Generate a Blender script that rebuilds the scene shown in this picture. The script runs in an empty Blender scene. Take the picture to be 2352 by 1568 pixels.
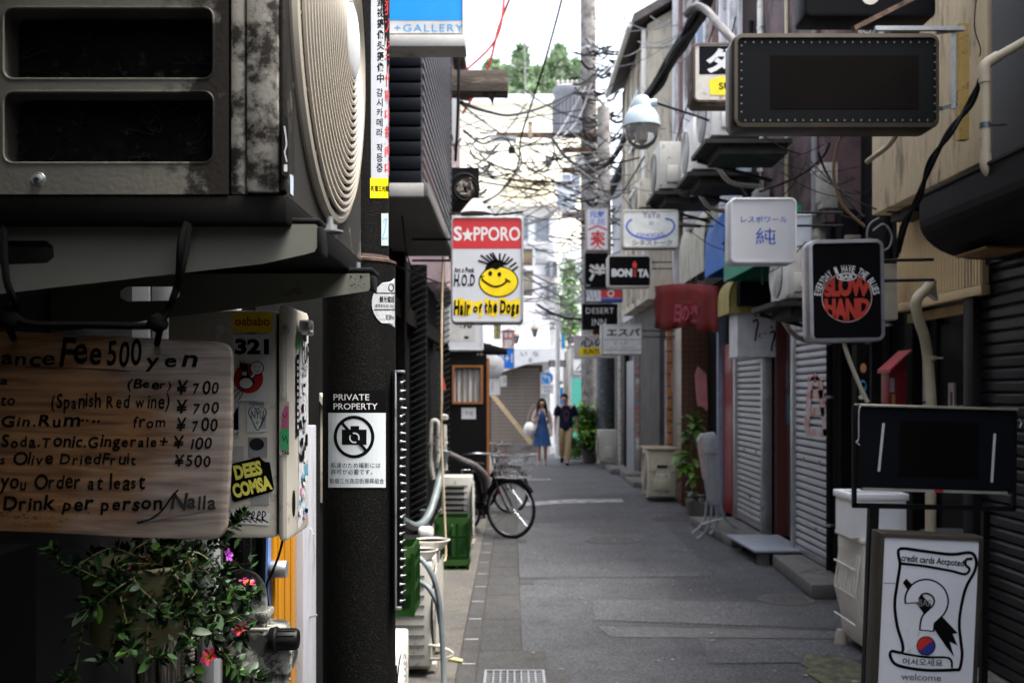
import bpy, bmesh, math, random
from math import pi, sin, cos, radians as R, sqrt
from mathutils import Vector, Matrix, geometry
random.seed(7)
SC = bpy.context.scene
COL = SC.collection
# ---------------------------------------------------------------- camera, light, exposure
F, EYE, CX, CY = 2287.0, 1.72, 1176.0, 900.0      # focal length and horizon in picture units
cd = bpy.data.cameras.new('camera'); cam = bpy.data.objects.new('camera', cd); COL.objects.link(cam)
cam.location = (0, 0, EYE); cam.rotation_euler = (pi/2, 0, 0)
cd.sensor_width = 36; cd.lens = 35.0; cd.shift_y = .0493; cd.clip_end = 600; cd.clip_start = .05
cd.dof.use_dof = True; cd.dof.focus_distance = 2.3; cd.dof.aperture_fstop = 5.2; cd.dof.aperture_blades = 7
SC.camera = cam
w = bpy.data.worlds.new("World"); SC.world = w; w.use_nodes = True
nt = w.node_tree; bg = nt.nodes['Background']
sky = nt.nodes.new('ShaderNodeTexSky'); sky.sky_type = 'NISHITA'; sky.sun_disc = False
SUN_EL, SUN_AZ = 68, 110                            # azimuth clockwise from +Y
sky.sun_elevation = R(SUN_EL); sky.sun_rotation = R(SUN_AZ)
sky.air_density = 1.0; sky.dust_density = 4.0; sky.ozone_density = 1.0
hs = nt.nodes.new('ShaderNodeHueSaturation'); hs.inputs['Saturation'].default_value = .42
nt.links.new(sky.outputs[0], hs.inputs['Color']); nt.links.new(hs.outputs[0], bg.inputs['Color'])
bg.inputs['Strength'].default_value = .15
sd = bpy.data.lights.new('sun', 'SUN'); sd.energy = 1.5; sd.angle = R(20); sd.color = (1, .96, .9)
so = bpy.data.objects.new('sun', sd); COL.objects.link(so)
dv = Vector((sin(R(SUN_AZ))*cos(R(SUN_EL)), cos(R(SUN_AZ))*cos(R(SUN_EL)), sin(R(SUN_EL))))
so.rotation_euler = (-dv).to_track_quat('-Z', 'Y').to_euler(); so.location = dv*30
SC.view_settings.view_transform = 'Standard'; SC.view_settings.look = 'None'
SC.view_settings.gamma = 1; SC.view_settings.use_curve_mapping = False
SC.view_settings.exposure = 2.3
SC.cycles.max_bounces = 6; SC.cycles.use_denoising = True

# ---------------------------------------------------------------- helpers
def W(px, py, Y): return Vector(((px-CX)*Y/F, Y, EYE+(CY-py)*Y/F))
def YX(px, X): return X*F/(px-CX)
def tag(o, label=None, cat=None, group=None, kind=None):
    if label: o['label'] = label
    if cat: o['category'] = cat
    if group: o['group'] = group
    if kind: o['kind'] = kind
    return o
def thing(name, label, cat, loc=(0,0,0), rz=0, group=None, rot=None):
    o = bpy.data.objects.new(name, None); COL.objects.link(o); o.location = loc
    o.rotation_euler = rot or (0, 0, rz); o.empty_display_size = .1
    return tag(o, label, cat, group)
def wmat(o):
    m = Matrix.LocRotScale(o.location, o.rotation_euler, o.scale)
    return wmat(o.parent) @ m if o.parent else m
MC = {}
def M(name, col, rough=.55, metal=0, var=.18, vs=7, dirt=None, da=.45, ds=5, bump=0, bs=60, st=(1,1,1), spec=.4, emit=0, alpha=None, rim=None):
    if name in MC: return MC[name]
    if max(col) < .06 and spec == .4 and not metal: spec = .07; rough = max(rough, .5); col = tuple(x*(.4 if max(col) < .03 else .65) for x in col)
    m = bpy.data.materials.new(name); m.use_nodes = True; n = m.node_tree.nodes; l = m.node_tree.links
    b = n['Principled BSDF']; b.inputs['Roughness'].default_value = rough; b.inputs['Metallic'].default_value = metal
    b.inputs['Specular IOR Level'].default_value = spec
    tc = n.new('ShaderNodeTexCoord'); mp = n.new('ShaderNodeMapping'); mp.inputs['Scale'].default_value = st
    l.new(tc.outputs['Object'], mp.inputs[0]); v = mp.outputs[0]
    no = n.new('ShaderNodeTexNoise'); no.inputs['Scale'].default_value = vs; no.inputs['Detail'].default_value = 5
    no.inputs['Roughness'].default_value = .65; l.new(v, no.inputs['Vector'])
    rp = n.new('ShaderNodeMapRange'); rp.inputs[1].default_value = .3; rp.inputs[2].default_value = .7
    rp.inputs[3].default_value = 1-var; rp.inputs[4].default_value = 1+var; l.new(no.outputs[0], rp.inputs[0])
    mx = n.new('ShaderNodeMix'); mx.data_type = 'RGBA'; mx.blend_type = 'MULTIPLY'; mx.inputs[0].default_value = 1
    mx.inputs[6].default_value = (*col, 1); l.new(rp.outputs[0], mx.inputs[7]); c = mx.outputs[2]
    if dirt:
        d = n.new('ShaderNodeTexNoise'); d.inputs['Scale'].default_value = ds; d.inputs['Detail'].default_value = 9
        d.inputs['Roughness'].default_value = .72; l.new(v, d.inputs['Vector'])
        r2 = n.new('ShaderNodeMapRange'); t = .72-.44*da
        r2.inputs[1].default_value = t-.03; r2.inputs[2].default_value = t+.07; r2.clamp = True; l.new(d.outputs[0], r2.inputs[0])
        m2 = n.new('ShaderNodeMix'); m2.data_type = 'RGBA'; l.new(r2.outputs[0], m2.inputs[0]); l.new(c, m2.inputs[6])
        m2.inputs[7].default_value = (*dirt, 1); c = m2.outputs[2]
    l.new(c, b.inputs['Base Color'])
    if bump:
        bn = n.new('ShaderNodeTexNoise'); bn.inputs['Scale'].default_value = bs; bn.inputs['Detail'].default_value = 4; l.new(v, bn.inputs['Vector'])
        bu = n.new('ShaderNodeBump'); bu.inputs['Strength'].default_value = bump; bu.inputs['Distance'].default_value = .01
        l.new(bn.outputs[0], bu.inputs['Height']); l.new(bu.outputs[0], b.inputs['Normal'])
    if alpha: b.inputs['Transmission Weight'].default_value = alpha
    if emit:
        b.inputs['Emission Color'].default_value = (*col, 1); b.inputs['Emission Strength'].default_value = emit
    MC[name] = m; return m

def grime_shade(m, axis, lo, hi, col, noise=.5, scale=9):
    '''dirt, and on the brackets painted shade, that gathers towards one side of the thing (object coordinates), broken up by noise'''
    n = m.node_tree.nodes; l = m.node_tree.links; b = n['Principled BSDF']; src = b.inputs['Base Color'].links[0].from_socket
    tc = n.new('ShaderNodeTexCoord'); sx = n.new('ShaderNodeSeparateXYZ'); l.new(tc.outputs['Object'], sx.inputs[0])
    r = n.new('ShaderNodeMapRange'); r.inputs[1].default_value = lo; r.inputs[2].default_value = hi; r.clamp = False; l.new(sx.outputs[axis], r.inputs[0])
    no = n.new('ShaderNodeTexNoise'); no.inputs['Scale'].default_value = scale; no.inputs['Detail'].default_value = 9; no.inputs['Roughness'].default_value = .75; l.new(tc.outputs['Object'], no.inputs['Vector'])
    a = n.new('ShaderNodeMath'); a.operation = 'MULTIPLY_ADD'; a.inputs[1].default_value = noise*4; l.new(no.outputs[0], a.inputs[0]); l.new(r.outputs[0], a.inputs[2])
    r2 = n.new('ShaderNodeMapRange'); r2.inputs[1].default_value = .35+noise*2; r2.inputs[2].default_value = .55+noise*2; l.new(a.outputs[0], r2.inputs[0])
    mx = n.new('ShaderNodeMix'); mx.data_type = 'RGBA'; l.new(r2.outputs[0], mx.inputs[0]); l.new(src, mx.inputs[6]); mx.inputs[7].default_value = (*col, 1); l.new(mx.outputs[2], b.inputs['Base Color'])

def rr(w, h, r, n=5):
    p = []; r = max(min(r, w/2-1e-5, h/2-1e-5), 1e-4)
    for cx, cy, a0 in ((w/2-r, h/2-r, 0), (-w/2+r, h/2-r, 90), (-w/2+r, -h/2+r, 180), (w/2-r, -h/2+r, 270)):
        for i in range(n+1):
            a = R(a0+90*i/n); p.append((cx+r*cos(a), cy+r*sin(a)))
    return p
def ellp(cx, cy, rx, ry, n=28, a0=0, a1=360): return [(cx+rx*cos(R(a0+(a1-a0)*i/n)), cy+ry*sin(R(a0+(a1-a0)*i/n))) for i in range(n)]
def smooth(pts, k=6):
    P = [Vector(p) for p in pts]; out = []
    for i in range(len(P)-1):
        a = P[max(i-1, 0)]; b = P[i]; c = P[i+1]; d = P[min(i+2, len(P)-1)]
        for j in range(k):
            t = j/k; out.append(.5*((2*b)+(c-a)*t+(2*a-5*b+4*c-d)*t*t+(3*b-a-3*c+d)*t**3))
    out.append(P[-1]); return out
class MB:
    def __init__(s): s.v = []; s.f = []; s.m = []; s.M = None; s.k = 0
    def pt(s, p):
        p = Vector(p); s.v.append(s.M @ p if s.M else p); return len(s.v)-1
    def fc(s, ids): s.f.append(tuple(ids)); s.m.append(s.k)
    def box(s, c, d, rot=None):
        c = Vector(c); hx, hy, hz = d[0]/2, d[1]/2, d[2]/2; i = []
        for x, y, z in ((-1,-1,-1),(1,-1,-1),(1,1,-1),(-1,1,-1),(-1,-1,1),(1,-1,1),(1,1,1),(-1,1,1)):
            p = Vector((x*hx, y*hy, z*hz))
            if rot: p = rot @ p
            i.append(s.pt(c+p))
        for q in ((0,3,2,1),(4,5,6,7),(0,1,5,4),(1,2,6,5),(2,3,7,6),(3,0,4,7)): s.fc([i[a] for a in q])
        return s
    def bx(s, x0, x1, y0, y1, z0, z1): return s.box(((x0+x1)/2, (y0+y1)/2, (z0+z1)/2), (abs(x1-x0), abs(y1-y0), abs(z1-z0)))
    def bar(s, a, b, wd, th, up=(0,0,1)):
        a, b = Vector(a), Vector(b); d = b-a; z = d.normalized(); u = Vector(up)
        x = u.cross(z)
        if x.length < 1e-4: x = Vector((1,0,0)).cross(z)
        x.normalize(); y = z.cross(x)
        return s.box((a+b)/2, (wd, th, d.length), Matrix((x, y, z)).transposed())
    def tube(s, pts, r, n=8, closed=False, caps=True):
        P = [Vector(p) for p in pts]; N = len(P); rs = r if isinstance(r, (list, tuple)) else [r]*N
        T = []
        for i in range(N):
            if closed: t = P[(i+1) % N]-P[i-1]
            else: t = P[min(i+1, N-1)]-P[max(i-1, 0)]
            T.append(t.normalized() if t.length > 1e-9 else Vector((0,0,1)))
        u = T[0].orthogonal().normalized(); rings = []
        for i in range(N):
            u = (u-T[i]*u.dot(T[i]))
            if u.length < 1e-6: u = T[i].orthogonal()
            u.normalize(); v = T[i].cross(u)
            rings.append([s.pt(P[i]+(u*cos(2*pi*j/n)+v*sin(2*pi*j/n))*rs[i]) for j in range(n)])
        for i in range(N if closed else N-1):
            a, b = rings[i], rings[(i+1) % N]
            for j in range(n): s.fc((a[j], a[(j+1) % n], b[(j+1) % n], b[j]))
        if caps and not closed: s.fc(rings[0][::-1]); s.fc(rings[-1])
        return s
    def circ(s, c, r, tr, ax=(0,0,1), N=32, n=6):
        z = Vector(ax).normalized(); x = z.orthogonal().normalized(); y = z.cross(x)
        return s.tube([Vector(c)+(x*cos(2*pi*i/N)+y*sin(2*pi*i/N))*r for i in range(N)], tr, n, True)
    def lathe(s, prof, c=(0,0,0), n=20, ax=(0,0,1), a1=2*pi):
        z = Vector(ax).normalized(); x = z.orthogonal().normalized(); y = z.cross(x); c = Vector(c); rg = []
        for r, h in prof: rg.append([s.pt(c+z*h+(x*cos(a1*j/n)+y*sin(a1*j/n))*max(r, 1e-4)) for j in range(n)])
        for a, b in zip(rg, rg[1:]):
            for j in range(n): s.fc((a[j], a[(j+1) % n], b[(j+1) % n], b[j]))
        return s
    def cyl(s, a, b, r, n=16, r2=None):
        return s.tube([a, b], [r, r2 or r], n)
    def plate(s, outer, holes, y0, y1, pf=None):
        """polygon (a,b) with holes, extruded y0..y1; pf(a,b,y)->xyz"""
        pf = pf or (lambda a, b, y: (a, y, b))
        loops = [outer]+list(holes); flat = [p for L in loops for p in L]
        tr = geometry.tessellate_polygon([[Vector((a, b, 0)) for a, b in L] for L in loops])
        A = [s.pt(pf(a, b, y0)) for a, b in flat]; B = [s.pt(pf(a, b, y1)) for a, b in flat]
        for t in tr:
            s.fc([A[i] for i in t]); s.fc([B[i] for i in t[::-1]])
        o = 0
        for L in loops:
            for i in range(len(L)):
                j = (i+1) % len(L); s.fc((A[o+i], A[o+j], B[o+j], B[o+i]))
            o += len(L)
        return s
    def prism(s, poly, y0, y1, pf=None):
        pf = pf or (lambda a, b, y: (a, y, b))
        A = [s.pt(pf(a, b, y0)) for a, b in poly]; B = [s.pt(pf(a, b, y1)) for a, b in poly]; n = len(poly)
        s.fc(A); s.fc(B[::-1])
        for i in range(n): s.fc((A[i], B[i], B[(i+1) % n], A[(i+1) % n]))
        return s
    def build(s, name, mats, parent=None, world=False, sm=False, bev=0, kind=None, label=None, bseg=2):
        me = bpy.data.meshes.new(name)
        vs = s.v
        if world and parent:
            inv = wmat(parent).inverted(); vs = [inv @ p for p in vs]
        me.from_pydata([tuple(p) for p in vs], [], s.f)
        for m in (mats if isinstance(mats, (list, tuple)) else [mats]): me.materials.append(m)
        if any(s.m): me.polygons.foreach_set('material_index', s.m)
        bm = bmesh.new(); bm.from_mesh(me)
        bmesh.ops.recalc_face_normals(bm, faces=bm.faces[:])
        if bev:
            es = [e for e in bm.edges if len(e.link_faces) == 2 and e.calc_face_angle(0) > .6]
            bmesh.ops.bevel(bm, geom=es, offset=bev, segments=bseg, affect='EDGES', profile=.5, clamp_overlap=True)
        bm.to_mesh(me); bm.free()
        if sm or bev:
            me.polygons.foreach_set('use_smooth', [True]*len(me.polygons))
            try: me.set_sharp_from_angle(angle=R(40))
            except Exception: pass
        o = bpy.data.objects.new(name, me); COL.objects.link(o)
        if parent: o.parent = parent
        if kind: o['kind'] = kind
        if label: o['label'] = label
        return o
def box(name, mat, x0, x1, y0, y1, z0, z1, parent=None, bev=0, world=True, **k):
    b = MB(); b.bx(x0, x1, y0, y1, z0, z1); return b.build(name, mat, parent, world=world, bev=bev, **k)
def kids(o): return [c for c in bpy.data.objects if c.parent == o]
def copy_tree(o, kl=None, par=None, top=True):
    if kl is None:
        kl = {}
        for c in bpy.data.objects:
            if c.parent: kl.setdefault(c.parent.name, []).append(c)
    c = o.copy(); COL.objects.link(c)
    if par: c.parent = par
    for ch in kl.get(o.name, []): copy_tree(ch, kl, c, False)
    return c
def dup(o, off=(0,0,0)):
    c = o.copy(); COL.objects.link(c); c.location = Vector(o.location)+Vector(off); return c
FC = {}
def textmesh(body, bold=0, spacing=1, shear=0):
    k = (body, bold, spacing, shear)
    if k in FC: return FC[k]
    c = bpy.data.curves.new('t', 'FONT'); c.body = body; c.size = 1; c.offset = bold; c.space_character = spacing; c.shear = shear
    c.resolution_u = 3
    o = bpy.data.objects.new('t', c); COL.objects.link(o)
    me = bpy.data.meshes.new_from_object(o.evaluated_get(bpy.context.evaluated_depsgraph_get()))
    vs = [(v.co.x, v.co.y) for v in me.vertices]; fs = [tuple(p.vertices) for p in me.polygons]
    bpy.data.objects.remove(o); bpy.data.curves.remove(c); bpy.data.meshes.remove(me)
    FC[k] = (vs, fs); return FC[k]
class Print:
    """flat print; all coordinates in picture units, mp(a,b,layer) -> xyz"""
    def __init__(s, mp, par=None): s.mp = mp; s.b = MB(); s.mats = []; s.par = par
    def _m(s, m):
        if m not in s.mats: s.mats.append(m)
        s.b.k = s.mats.index(m)
    def poly(s, pts, m, l=2):
        s._m(m); s.b.fc([s.b.pt(s.mp(a, b, l)) for a, b in pts]); return s
    def rect(s, x0, y0, x1, y1, m, l=1, nx=1, ny=1):
        s._m(m)
        g = [[s.b.pt(s.mp(x0+(x1-x0)*i/nx, y0+(y1-y0)*j/ny, l)) for i in range(nx+1)] for j in range(ny+1)]
        for j in range(ny):
            for i in range(nx): s.b.fc((g[j][i], g[j][i+1], g[j+1][i+1], g[j+1][i]))
        return s
    def ell(s, cx, cy, rx, ry, m, l=2, n=28): return s.poly(ellp(cx, cy, rx, ry, n), m, l)
    def ring(s, cx, cy, rx, ry, w, m, l=2, a0=0, a1=360, n=32):
        s._m(m); p = []
        for i in range(n+1):
            a = R(a0+(a1-a0)*i/n)
            p.append((s.b.pt(s.mp(cx+rx*cos(a), cy+ry*sin(a), l)), s.b.pt(s.mp(cx+(rx-w)*cos(a), cy+(ry-w)*sin(a), l))))
        for i in range(n): s.b.fc((p[i][0], p[i+1][0], p[i+1][1], p[i][1]))
        return s
    def stroke(s, pts, w, m, l=2, sm=True, closed=False):
        s._m(m); P = [Vector((*p, 0)) for p in pts]
        if closed: P.append(P[0])
        if sm and len(P) > 2: P = smooth(P, 4)
        a = b = None; L = []
        for i, p in enumerate(P):
            t = P[min(i+1, len(P)-1)]-P[max(i-1, 0)]
            if t.length < 1e-6: t = Vector((1, 0, 0))
            t.normalize(); nn = Vector((-t.y, t.x, 0))*w/2
            q = p+nn; r = p-nn; L.append((s.b.pt(s.mp(q.x, q.y, l)), s.b.pt(s.mp(r.x, r.y, l))))
        for u, v in zip(L, L[1:]): s.b.fc((u[0], v[0], v[1], u[1]))
        return s
    def text(s, body, x0, y0, x1, y1, m, l=2, bold=0, rot=0, shear=0, sp=1):
        vs, fs = textmesh(body, bold, sp, shear)
        if not vs: return s
        s._m(m)
        ax = min(v[0] for v in vs); bx_ = max(v[0] for v in vs); ay = min(v[1] for v in vs); by = max(v[1] for v in vs)
        cx, cy, w, h = (x0+x1)/2, (y0+y1)/2, x1-x0, y1-y0; c, sn = cos(R(rot)), sin(R(rot)); ids = []
        for x, y in vs:
            u = ((x-ax)/(bx_-ax+1e-9)-.5)*w; v = (.5-(y-ay)/(by-ay+1e-9))*h
            ids.append(s.b.pt(s.mp(cx+u*c-v*sn, cy+u*sn+v*c, l)))
        for f in fs: s.b.fc([ids[i] for i in f])
        return s
    def hand(s, body, x0, y0, x1, y1, m, l=2, bold=.016, jit=.17, seed=0):
        """lettering by hand: each letter placed on its own, uneven; y0 cap top, y1 baseline"""
        rd = random.Random(seed); adv = []
        for ch in body:
            if ch == ' ': adv.append((.35, None)); continue
            vs, fs = textmesh(ch, bold); mx = max(v[0] for v in vs); mn = min(v[0] for v in vs); adv.append((mx-mn+.1, (vs, fs, mn)))
        tot = sum(a for a, _ in adv); kx = (x1-x0)/tot; ky = (y1-y0)/.7; x = x0; s._m(m)
        for a, g in adv:
            if g:
                vs, fs, mn = g; an = rd.uniform(-jit, jit); sc = 1+rd.uniform(-jit, jit); dy = rd.uniform(-jit, jit)*ky*.3
                ids = [s.b.pt(s.mp(x+((vx-mn)*cos(an)+vy*.5*sin(an)+.12*vy)*kx*sc, y1-dy-(vy*cos(an)-(vx-mn)*sin(an)*.5)*ky*sc, l)) for vx, vy in vs]
                for f in fs: s.b.fc([ids[i] for i in f])
            x += a*kx
        return s
    def build(s, name, parent, world=False, label=None):
        b = s.b; me = bpy.data.meshes.new(name); vs = b.v; parent = s.par or parent
        if world and parent:
            inv = wmat(parent).inverted(); vs = [inv @ p for p in vs]
        me.from_pydata([tuple(p) for p in vs], [], b.f)
        for m in s.mats: me.materials.append(m)
        me.polygons.foreach_set('material_index', b.m)
        o = bpy.data.objects.new(name, me); COL.objects.link(o); o.parent = parent
        if label: o['label'] = label
        return o
def planar(Y, eps=.0007):            # print on a plane facing the camera side at depth Y
    return lambda a, b, l: W(a, b, Y)+Vector((0, -eps*l, 0))
def sideplane(X, eps=.0007):         # print on a wall plane X=const
    def f(a, b, l):
        Y = X*F/(a-CX); sg = -1 if X > 0 else 1
        return Vector((X+sg*eps*l, Y, EYE+(CY-b)*Y/F))
    return f

# ---------------------------------------------------------------- materials
BK = (.0035, .0035, .004)
black = M('black_paint', BK, .5, var=.3, spec=.2)
dull = M('dull_black', (.006, .006, .0065), .85, var=.4, spec=.1)
darkwood = M('dark_wood', (.018, .014, .011), .7, var=.5, st=(6, 6, .7), bump=.3)
darkgrey = M('dark_grey', (.03, .032, .036), .6, var=.3)
charcoal = M('charcoal_wall', (.012, .012, .013), .8, var=.4, dirt=(.03, .027, .024), da=.2, spec=.15)
white = M('white_acrylic', (.56, .57, .60), .35, var=.05, vs=3, dirt=(.45, .43, .4), da=.12)
pwhite = M('print_white', (.64, .64, .64), .5, var=.02)
cream = M('cream_plastic', (.5, .46, .36), .5, var=.1, dirt=(.16, .13, .09), da=.25, ds=9)
creamwall = M('cream_wall', (.56, .445, .28), .75, var=.15, dirt=(.22, .17, .11), da=.36, ds=2, st=(3, 3, .6), bump=.15, bs=20)
acgrey = M('ac_paint', (.42, .41, .37), .5, var=.1, dirt=(.12, .1, .08), da=.3, ds=7)
acwhite = M('ac_white', (.62, .61, .57), .5, var=.08, dirt=(.25, .22, .18), da=.25, ds=6)
alu = M('aluminium', (.42, .42, .43), .38, .75, var=.15, dirt=(.12, .1, .08), da=.22, ds=11)
steel = M('galvanised', (.36, .37, .38), .45, .7, var=.25, vs=15, dirt=(.1, .08, .06), da=.25)
rust = M('rusty_metal', (.12, .07, .045), .8, .2, var=.4, dirt=(.04, .025, .02), da=.5, ds=12, bump=.4)
rubber = M('black_rubber', (.006, .006, .0065), .75, var=.25, spec=.15)
cablem = M('cable_black', (.02, .02, .022), .6, var=.3)
cableg = M('cable_grey', (.16, .16, .165), .6, var=.3)
red = M('print_red', (.5, .025, .03), .4, var=.04)
dred = M('dark_red', (.28, .012, .012), .55, var=.15, dirt=(.1, .01, .01), da=.2)
yel = M('print_yellow', (.85, .6, .01), .45, var=.03)
blue = M('print_blue', (.01, .28, .8), .4, var=.03)
navy = M('print_navy', (.02, .06, .35), .5, var=.03)
ink = M('print_black', (.008, .008, .009), .5, var=.05)
blueink = M('blue_ink', (.08, .13, .5), .5)
green = M('green_plastic', (.011, .048, .007), .45, var=.15, dirt=(.02, .06, .015), da=.2)
leafm = [M('leaf_%s' % n, c, .5, var=.3, vs=14) for n, c in (('dark', (.008, .022, .006)), ('mid', (.022, .062, .012)), ('bright', (.045, .11, .012)), ('pale', (.06, .09, .05)))]
concrete = M('concrete', (.2, .19, .18), .85, var=.2, vs=3, dirt=(.1, .09, .08), da=.35, ds=2.5, bump=.3, bs=80)
glass = M('dark_glass', (.02, .022, .025), .08, var=.1, spec=.7)
# ================================================================ SETTING
def groundmat(name, col, patch, light=(.2, .2, .2), scale=1.0, bs=140):
    m = bpy.data.materials.new(name); m.use_nodes = True; n = m.node_tree.nodes; l = m.node_tree.links; b = n['Principled BSDF']
    b.inputs['Roughness'].default_value = .78; b.inputs['Specular IOR Level'].default_value = .35
    tc = n.new('ShaderNodeTexCoord')
    def noise(s, d=6, r=.6):
        x = n.new('ShaderNodeTexNoise'); x.inputs['Scale'].default_value = s*scale; x.inputs['Detail'].default_value = d; x.inputs['Roughness'].default_value = r
        l.new(tc.outputs['Object'], x.inputs['Vector']); return x.outputs[0]
    def ramp(f, a, b_):
        r = n.new('ShaderNodeMapRange'); r.inputs[1].default_value = a; r.inputs[2].default_value = b_; l.new(f, r.inputs[0]); return r.outputs[0]
    def mix(f, a, b_):
        x = n.new('ShaderNodeMix'); x.data_type = 'RGBA'; l.new(f, x.inputs[0])
        for i, v in ((6, a), (7, b_)):
            if isinstance(v, tuple): x.inputs[i].default_value = (*v, 1)
            else: l.new(v, x.inputs[i])
        return x.outputs[2]
    c = mix(ramp(noise(.9), .42, .58), col, patch)
    c = mix(ramp(noise(5, 8, .75), .5, .75), c, tuple(x*.6 for x in col))
    c = mix(ramp(noise(70, 3, .7), .56, .68), c, tuple(x*1.1 for x in light))
    c = mix(ramp(noise(42, 4, .85), .53, .40), c, tuple(x*.45 for x in col))
    v2 = n.new('ShaderNodeTexVoronoi'); v2.inputs['Scale'].default_value = 30*scale; l.new(tc.outputs['Object'], v2.inputs['Vector'])
    c = mix(ramp(v2.outputs['Distance'], .30, .12), c, tuple(x*1.5 for x in col))
    c = mix(ramp(noise(1.7, 9, .8), .52, .72), c, tuple(x*.55 for x in col))
    vo = n.new('ShaderNodeTexVoronoi'); vo.inputs['Scale'].default_value = 9*scale; l.new(tc.outputs['Object'], vo.inputs['Vector'])
    c = mix(ramp(vo.outputs['Distance'], .07, .04), c, light)
    l.new(c, b.inputs['Base Color'])
    bu = n.new('ShaderNodeBump'); bu.inputs['Strength'].default_value = 1.0; bu.inputs['Distance'].default_value = .035
    l.new(noise(bs, 3, .7), bu.inputs['Height']); l.new(bu.outputs[0], b.inputs['Normal'])
    return m
asph = groundmat('asphalt', (.148, .151, .162), (.195, .199, .212))
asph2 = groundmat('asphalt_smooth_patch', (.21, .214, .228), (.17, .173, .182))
slabm = groundmat('gutter_concrete', (.15, .147, .143), (.12, .12, .122), (.3, .29, .27), 2, 100)
paverm = groundmat('old_pavement', (.24, .22, .19), (.17, .165, .155), (.4, .37, .33), 2, 60)
earth = M('ground_concrete', (.06, .06, .06), .9, var=.2, vs=.5)
moss = M('moss', (.085, .09, .05), .95, var=.5, vs=12, dirt=(.04, .04, .035), da=.5, ds=9)

def sheet(name, pts, z, mat, kind='structure'):
    b = MB(); b.fc([b.pt((x, y, z)) for x, y in pts]); o = b.build(name, mat)
    if kind: o['kind'] = kind
    return o
sheet('ground', [(-300, -60), (300, -60), (300, 500), (-300, 500)], -.03, earth)
sheet('road', [(.067, -8), (3.2, -8), (3.2, 60), (.067, 60)], 0, asph)
# gutter on the left: precast slabs, kept as separate pieces
gut = thing('gutter', None, None, (0, 0, 0)); gut['kind'] = 'structure'
def slab(x0, x1, y0, y1, mat, par, name='slab', h=.03, z=.004):
    b = MB(); b.bx(x0, x1, y0+.004, y1-.004, z-h, z+random.uniform(0, .004)); return b.build(name, mat, par, bev=.004)
y = 6.62
while y < 26:
    d = .45 if y < 11.6 else .9
    slab(-.215+.002, .064, y, y+d, slabm, gut); y += d
for y0, y1, x1 in ((6.16, 6.62, .215), (8.9, 9.08, .2), (11.3, 11.6, .17)): 
    if y0 > 7: slab(.07, x1, y0, y1, slabm, gut)
    else: slab(-.213, .225, y0, y1, slabm, gut)
slab(.20, .35, 4.5, 6.16, slabm, gut); slab(-.213, -.17, 4.5, 6.16, slabm, gut)
for yy in (4.5,):
    b = MB()
    b.bx(-.17, .2, 4.5, 6.16, -.16, -.15); b.build('channel_floor', dull, gut)
gr = thing('drain_grate', 'steel grid drain grate sunk in the concrete gutter at the bottom of the picture', 'drain', (.015, 5.33, 0))
b = MB(); b.bx(-.17, -.155, 4.5, 6.155, -.02, .006); b.bx(.185, .2, 4.5, 6.155, -.02, .006); b.bx(-.155, .185, 6.14, 6.155, -.02, .006); b.build('frame', steel, gr, world=True)
xx = [-.155+.0425*i for i in range(1, 8)]
p0 = box('grate_bar', steel, xx[0]-.004, xx[0]+.004, 4.5, 6.14, -.016, .004, gr)
for x in xx[1:]: dup(p0, (x-xx[0], 0, 0))
q0 = box('cross_bar', steel, -.155, .185, 6.08, 6.088, -.014, .0035, gr)
for i in range(1, 36): dup(q0, (0, -.045*i, 0))
# pavement left of the gutter
pav = thing('pavement', None, None, (0, 0, 0)); pav['kind'] = 'structure'
y = 4.4; i = 0
while y < 20:
    d = .62; slab(-.335, -.22, y, y+d, slabm, pav, 'kerb_stone', .05, .012); y += d
    b = MB(); b.bx(-.325, -.23, y-.02, y-.008, .015, .019); b.build('joint_mark', M('joint_white', (.4, .4, .4), .8), pav)
y = 4.4
while y < 20:
    d = random.choice((.75, .9, 1.0)); slab(-1.3, -.34, y, y+d, paverm, pav, 'paving_slab', .05, .012); y += d
sheet('left_verge', [(-1.6, -8), (-.2, -8), (-.2, 60), (-1.6, 60)], -.012, paverm)
# surface patches, pale strips and covers
def blob(name, cx, cy, rx, ry, z, mat, n=26, jit=.18, seed=1, **k):
    rd = random.Random(seed); b = MB()
    b.fc([b.pt((cx+rx*cos(2*pi*i/n)*rd.uniform(1-jit, 1+jit), cy+ry*sin(2*pi*i/n)*rd.uniform(1-jit, 1+jit), z)) for i in range(n)])
    o = b.build(name, mat, None); o['kind'] = 'structure'; return o
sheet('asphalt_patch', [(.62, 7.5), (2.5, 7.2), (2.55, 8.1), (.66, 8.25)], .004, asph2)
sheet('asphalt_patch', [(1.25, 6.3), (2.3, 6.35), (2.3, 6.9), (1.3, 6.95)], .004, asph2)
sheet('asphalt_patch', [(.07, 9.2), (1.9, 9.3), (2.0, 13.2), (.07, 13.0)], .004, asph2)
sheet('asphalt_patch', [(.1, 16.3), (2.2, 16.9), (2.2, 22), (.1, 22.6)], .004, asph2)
stripm = M('patchy_pale', (.33, .34, .36), .8, var=.15, vs=10, dirt=(.10, .10, .11), da=.5, ds=7)
sheet('pale_strip', [(.12, 14.9), (.9, 15.35), (1.75, 15.5), (1.75, 15.95), (.9, 15.9), (.12, 15.35)], .008, stripm)  # pale patchy strips laid on the road
sheet('pale_strip', [(.12, 19.3), (.75, 19.4), (.75, 19.7), (.12, 19.6)], .008, stripm)
sheet('tar_seam', [(.7, 6.98), (2.3, 6.93), (2.5, 7.12), (.62, 7.3)], .0045, M('tar', (.075, .075, .078), .8, var=.5, vs=20))
blob('moss_patch', 2.02, 6.1, .2, .42, .008, moss, seed=3)
crk = M('crack_dark', (.09, .09, .09), .9); rdc = random.Random(31); b = MB()
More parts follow.
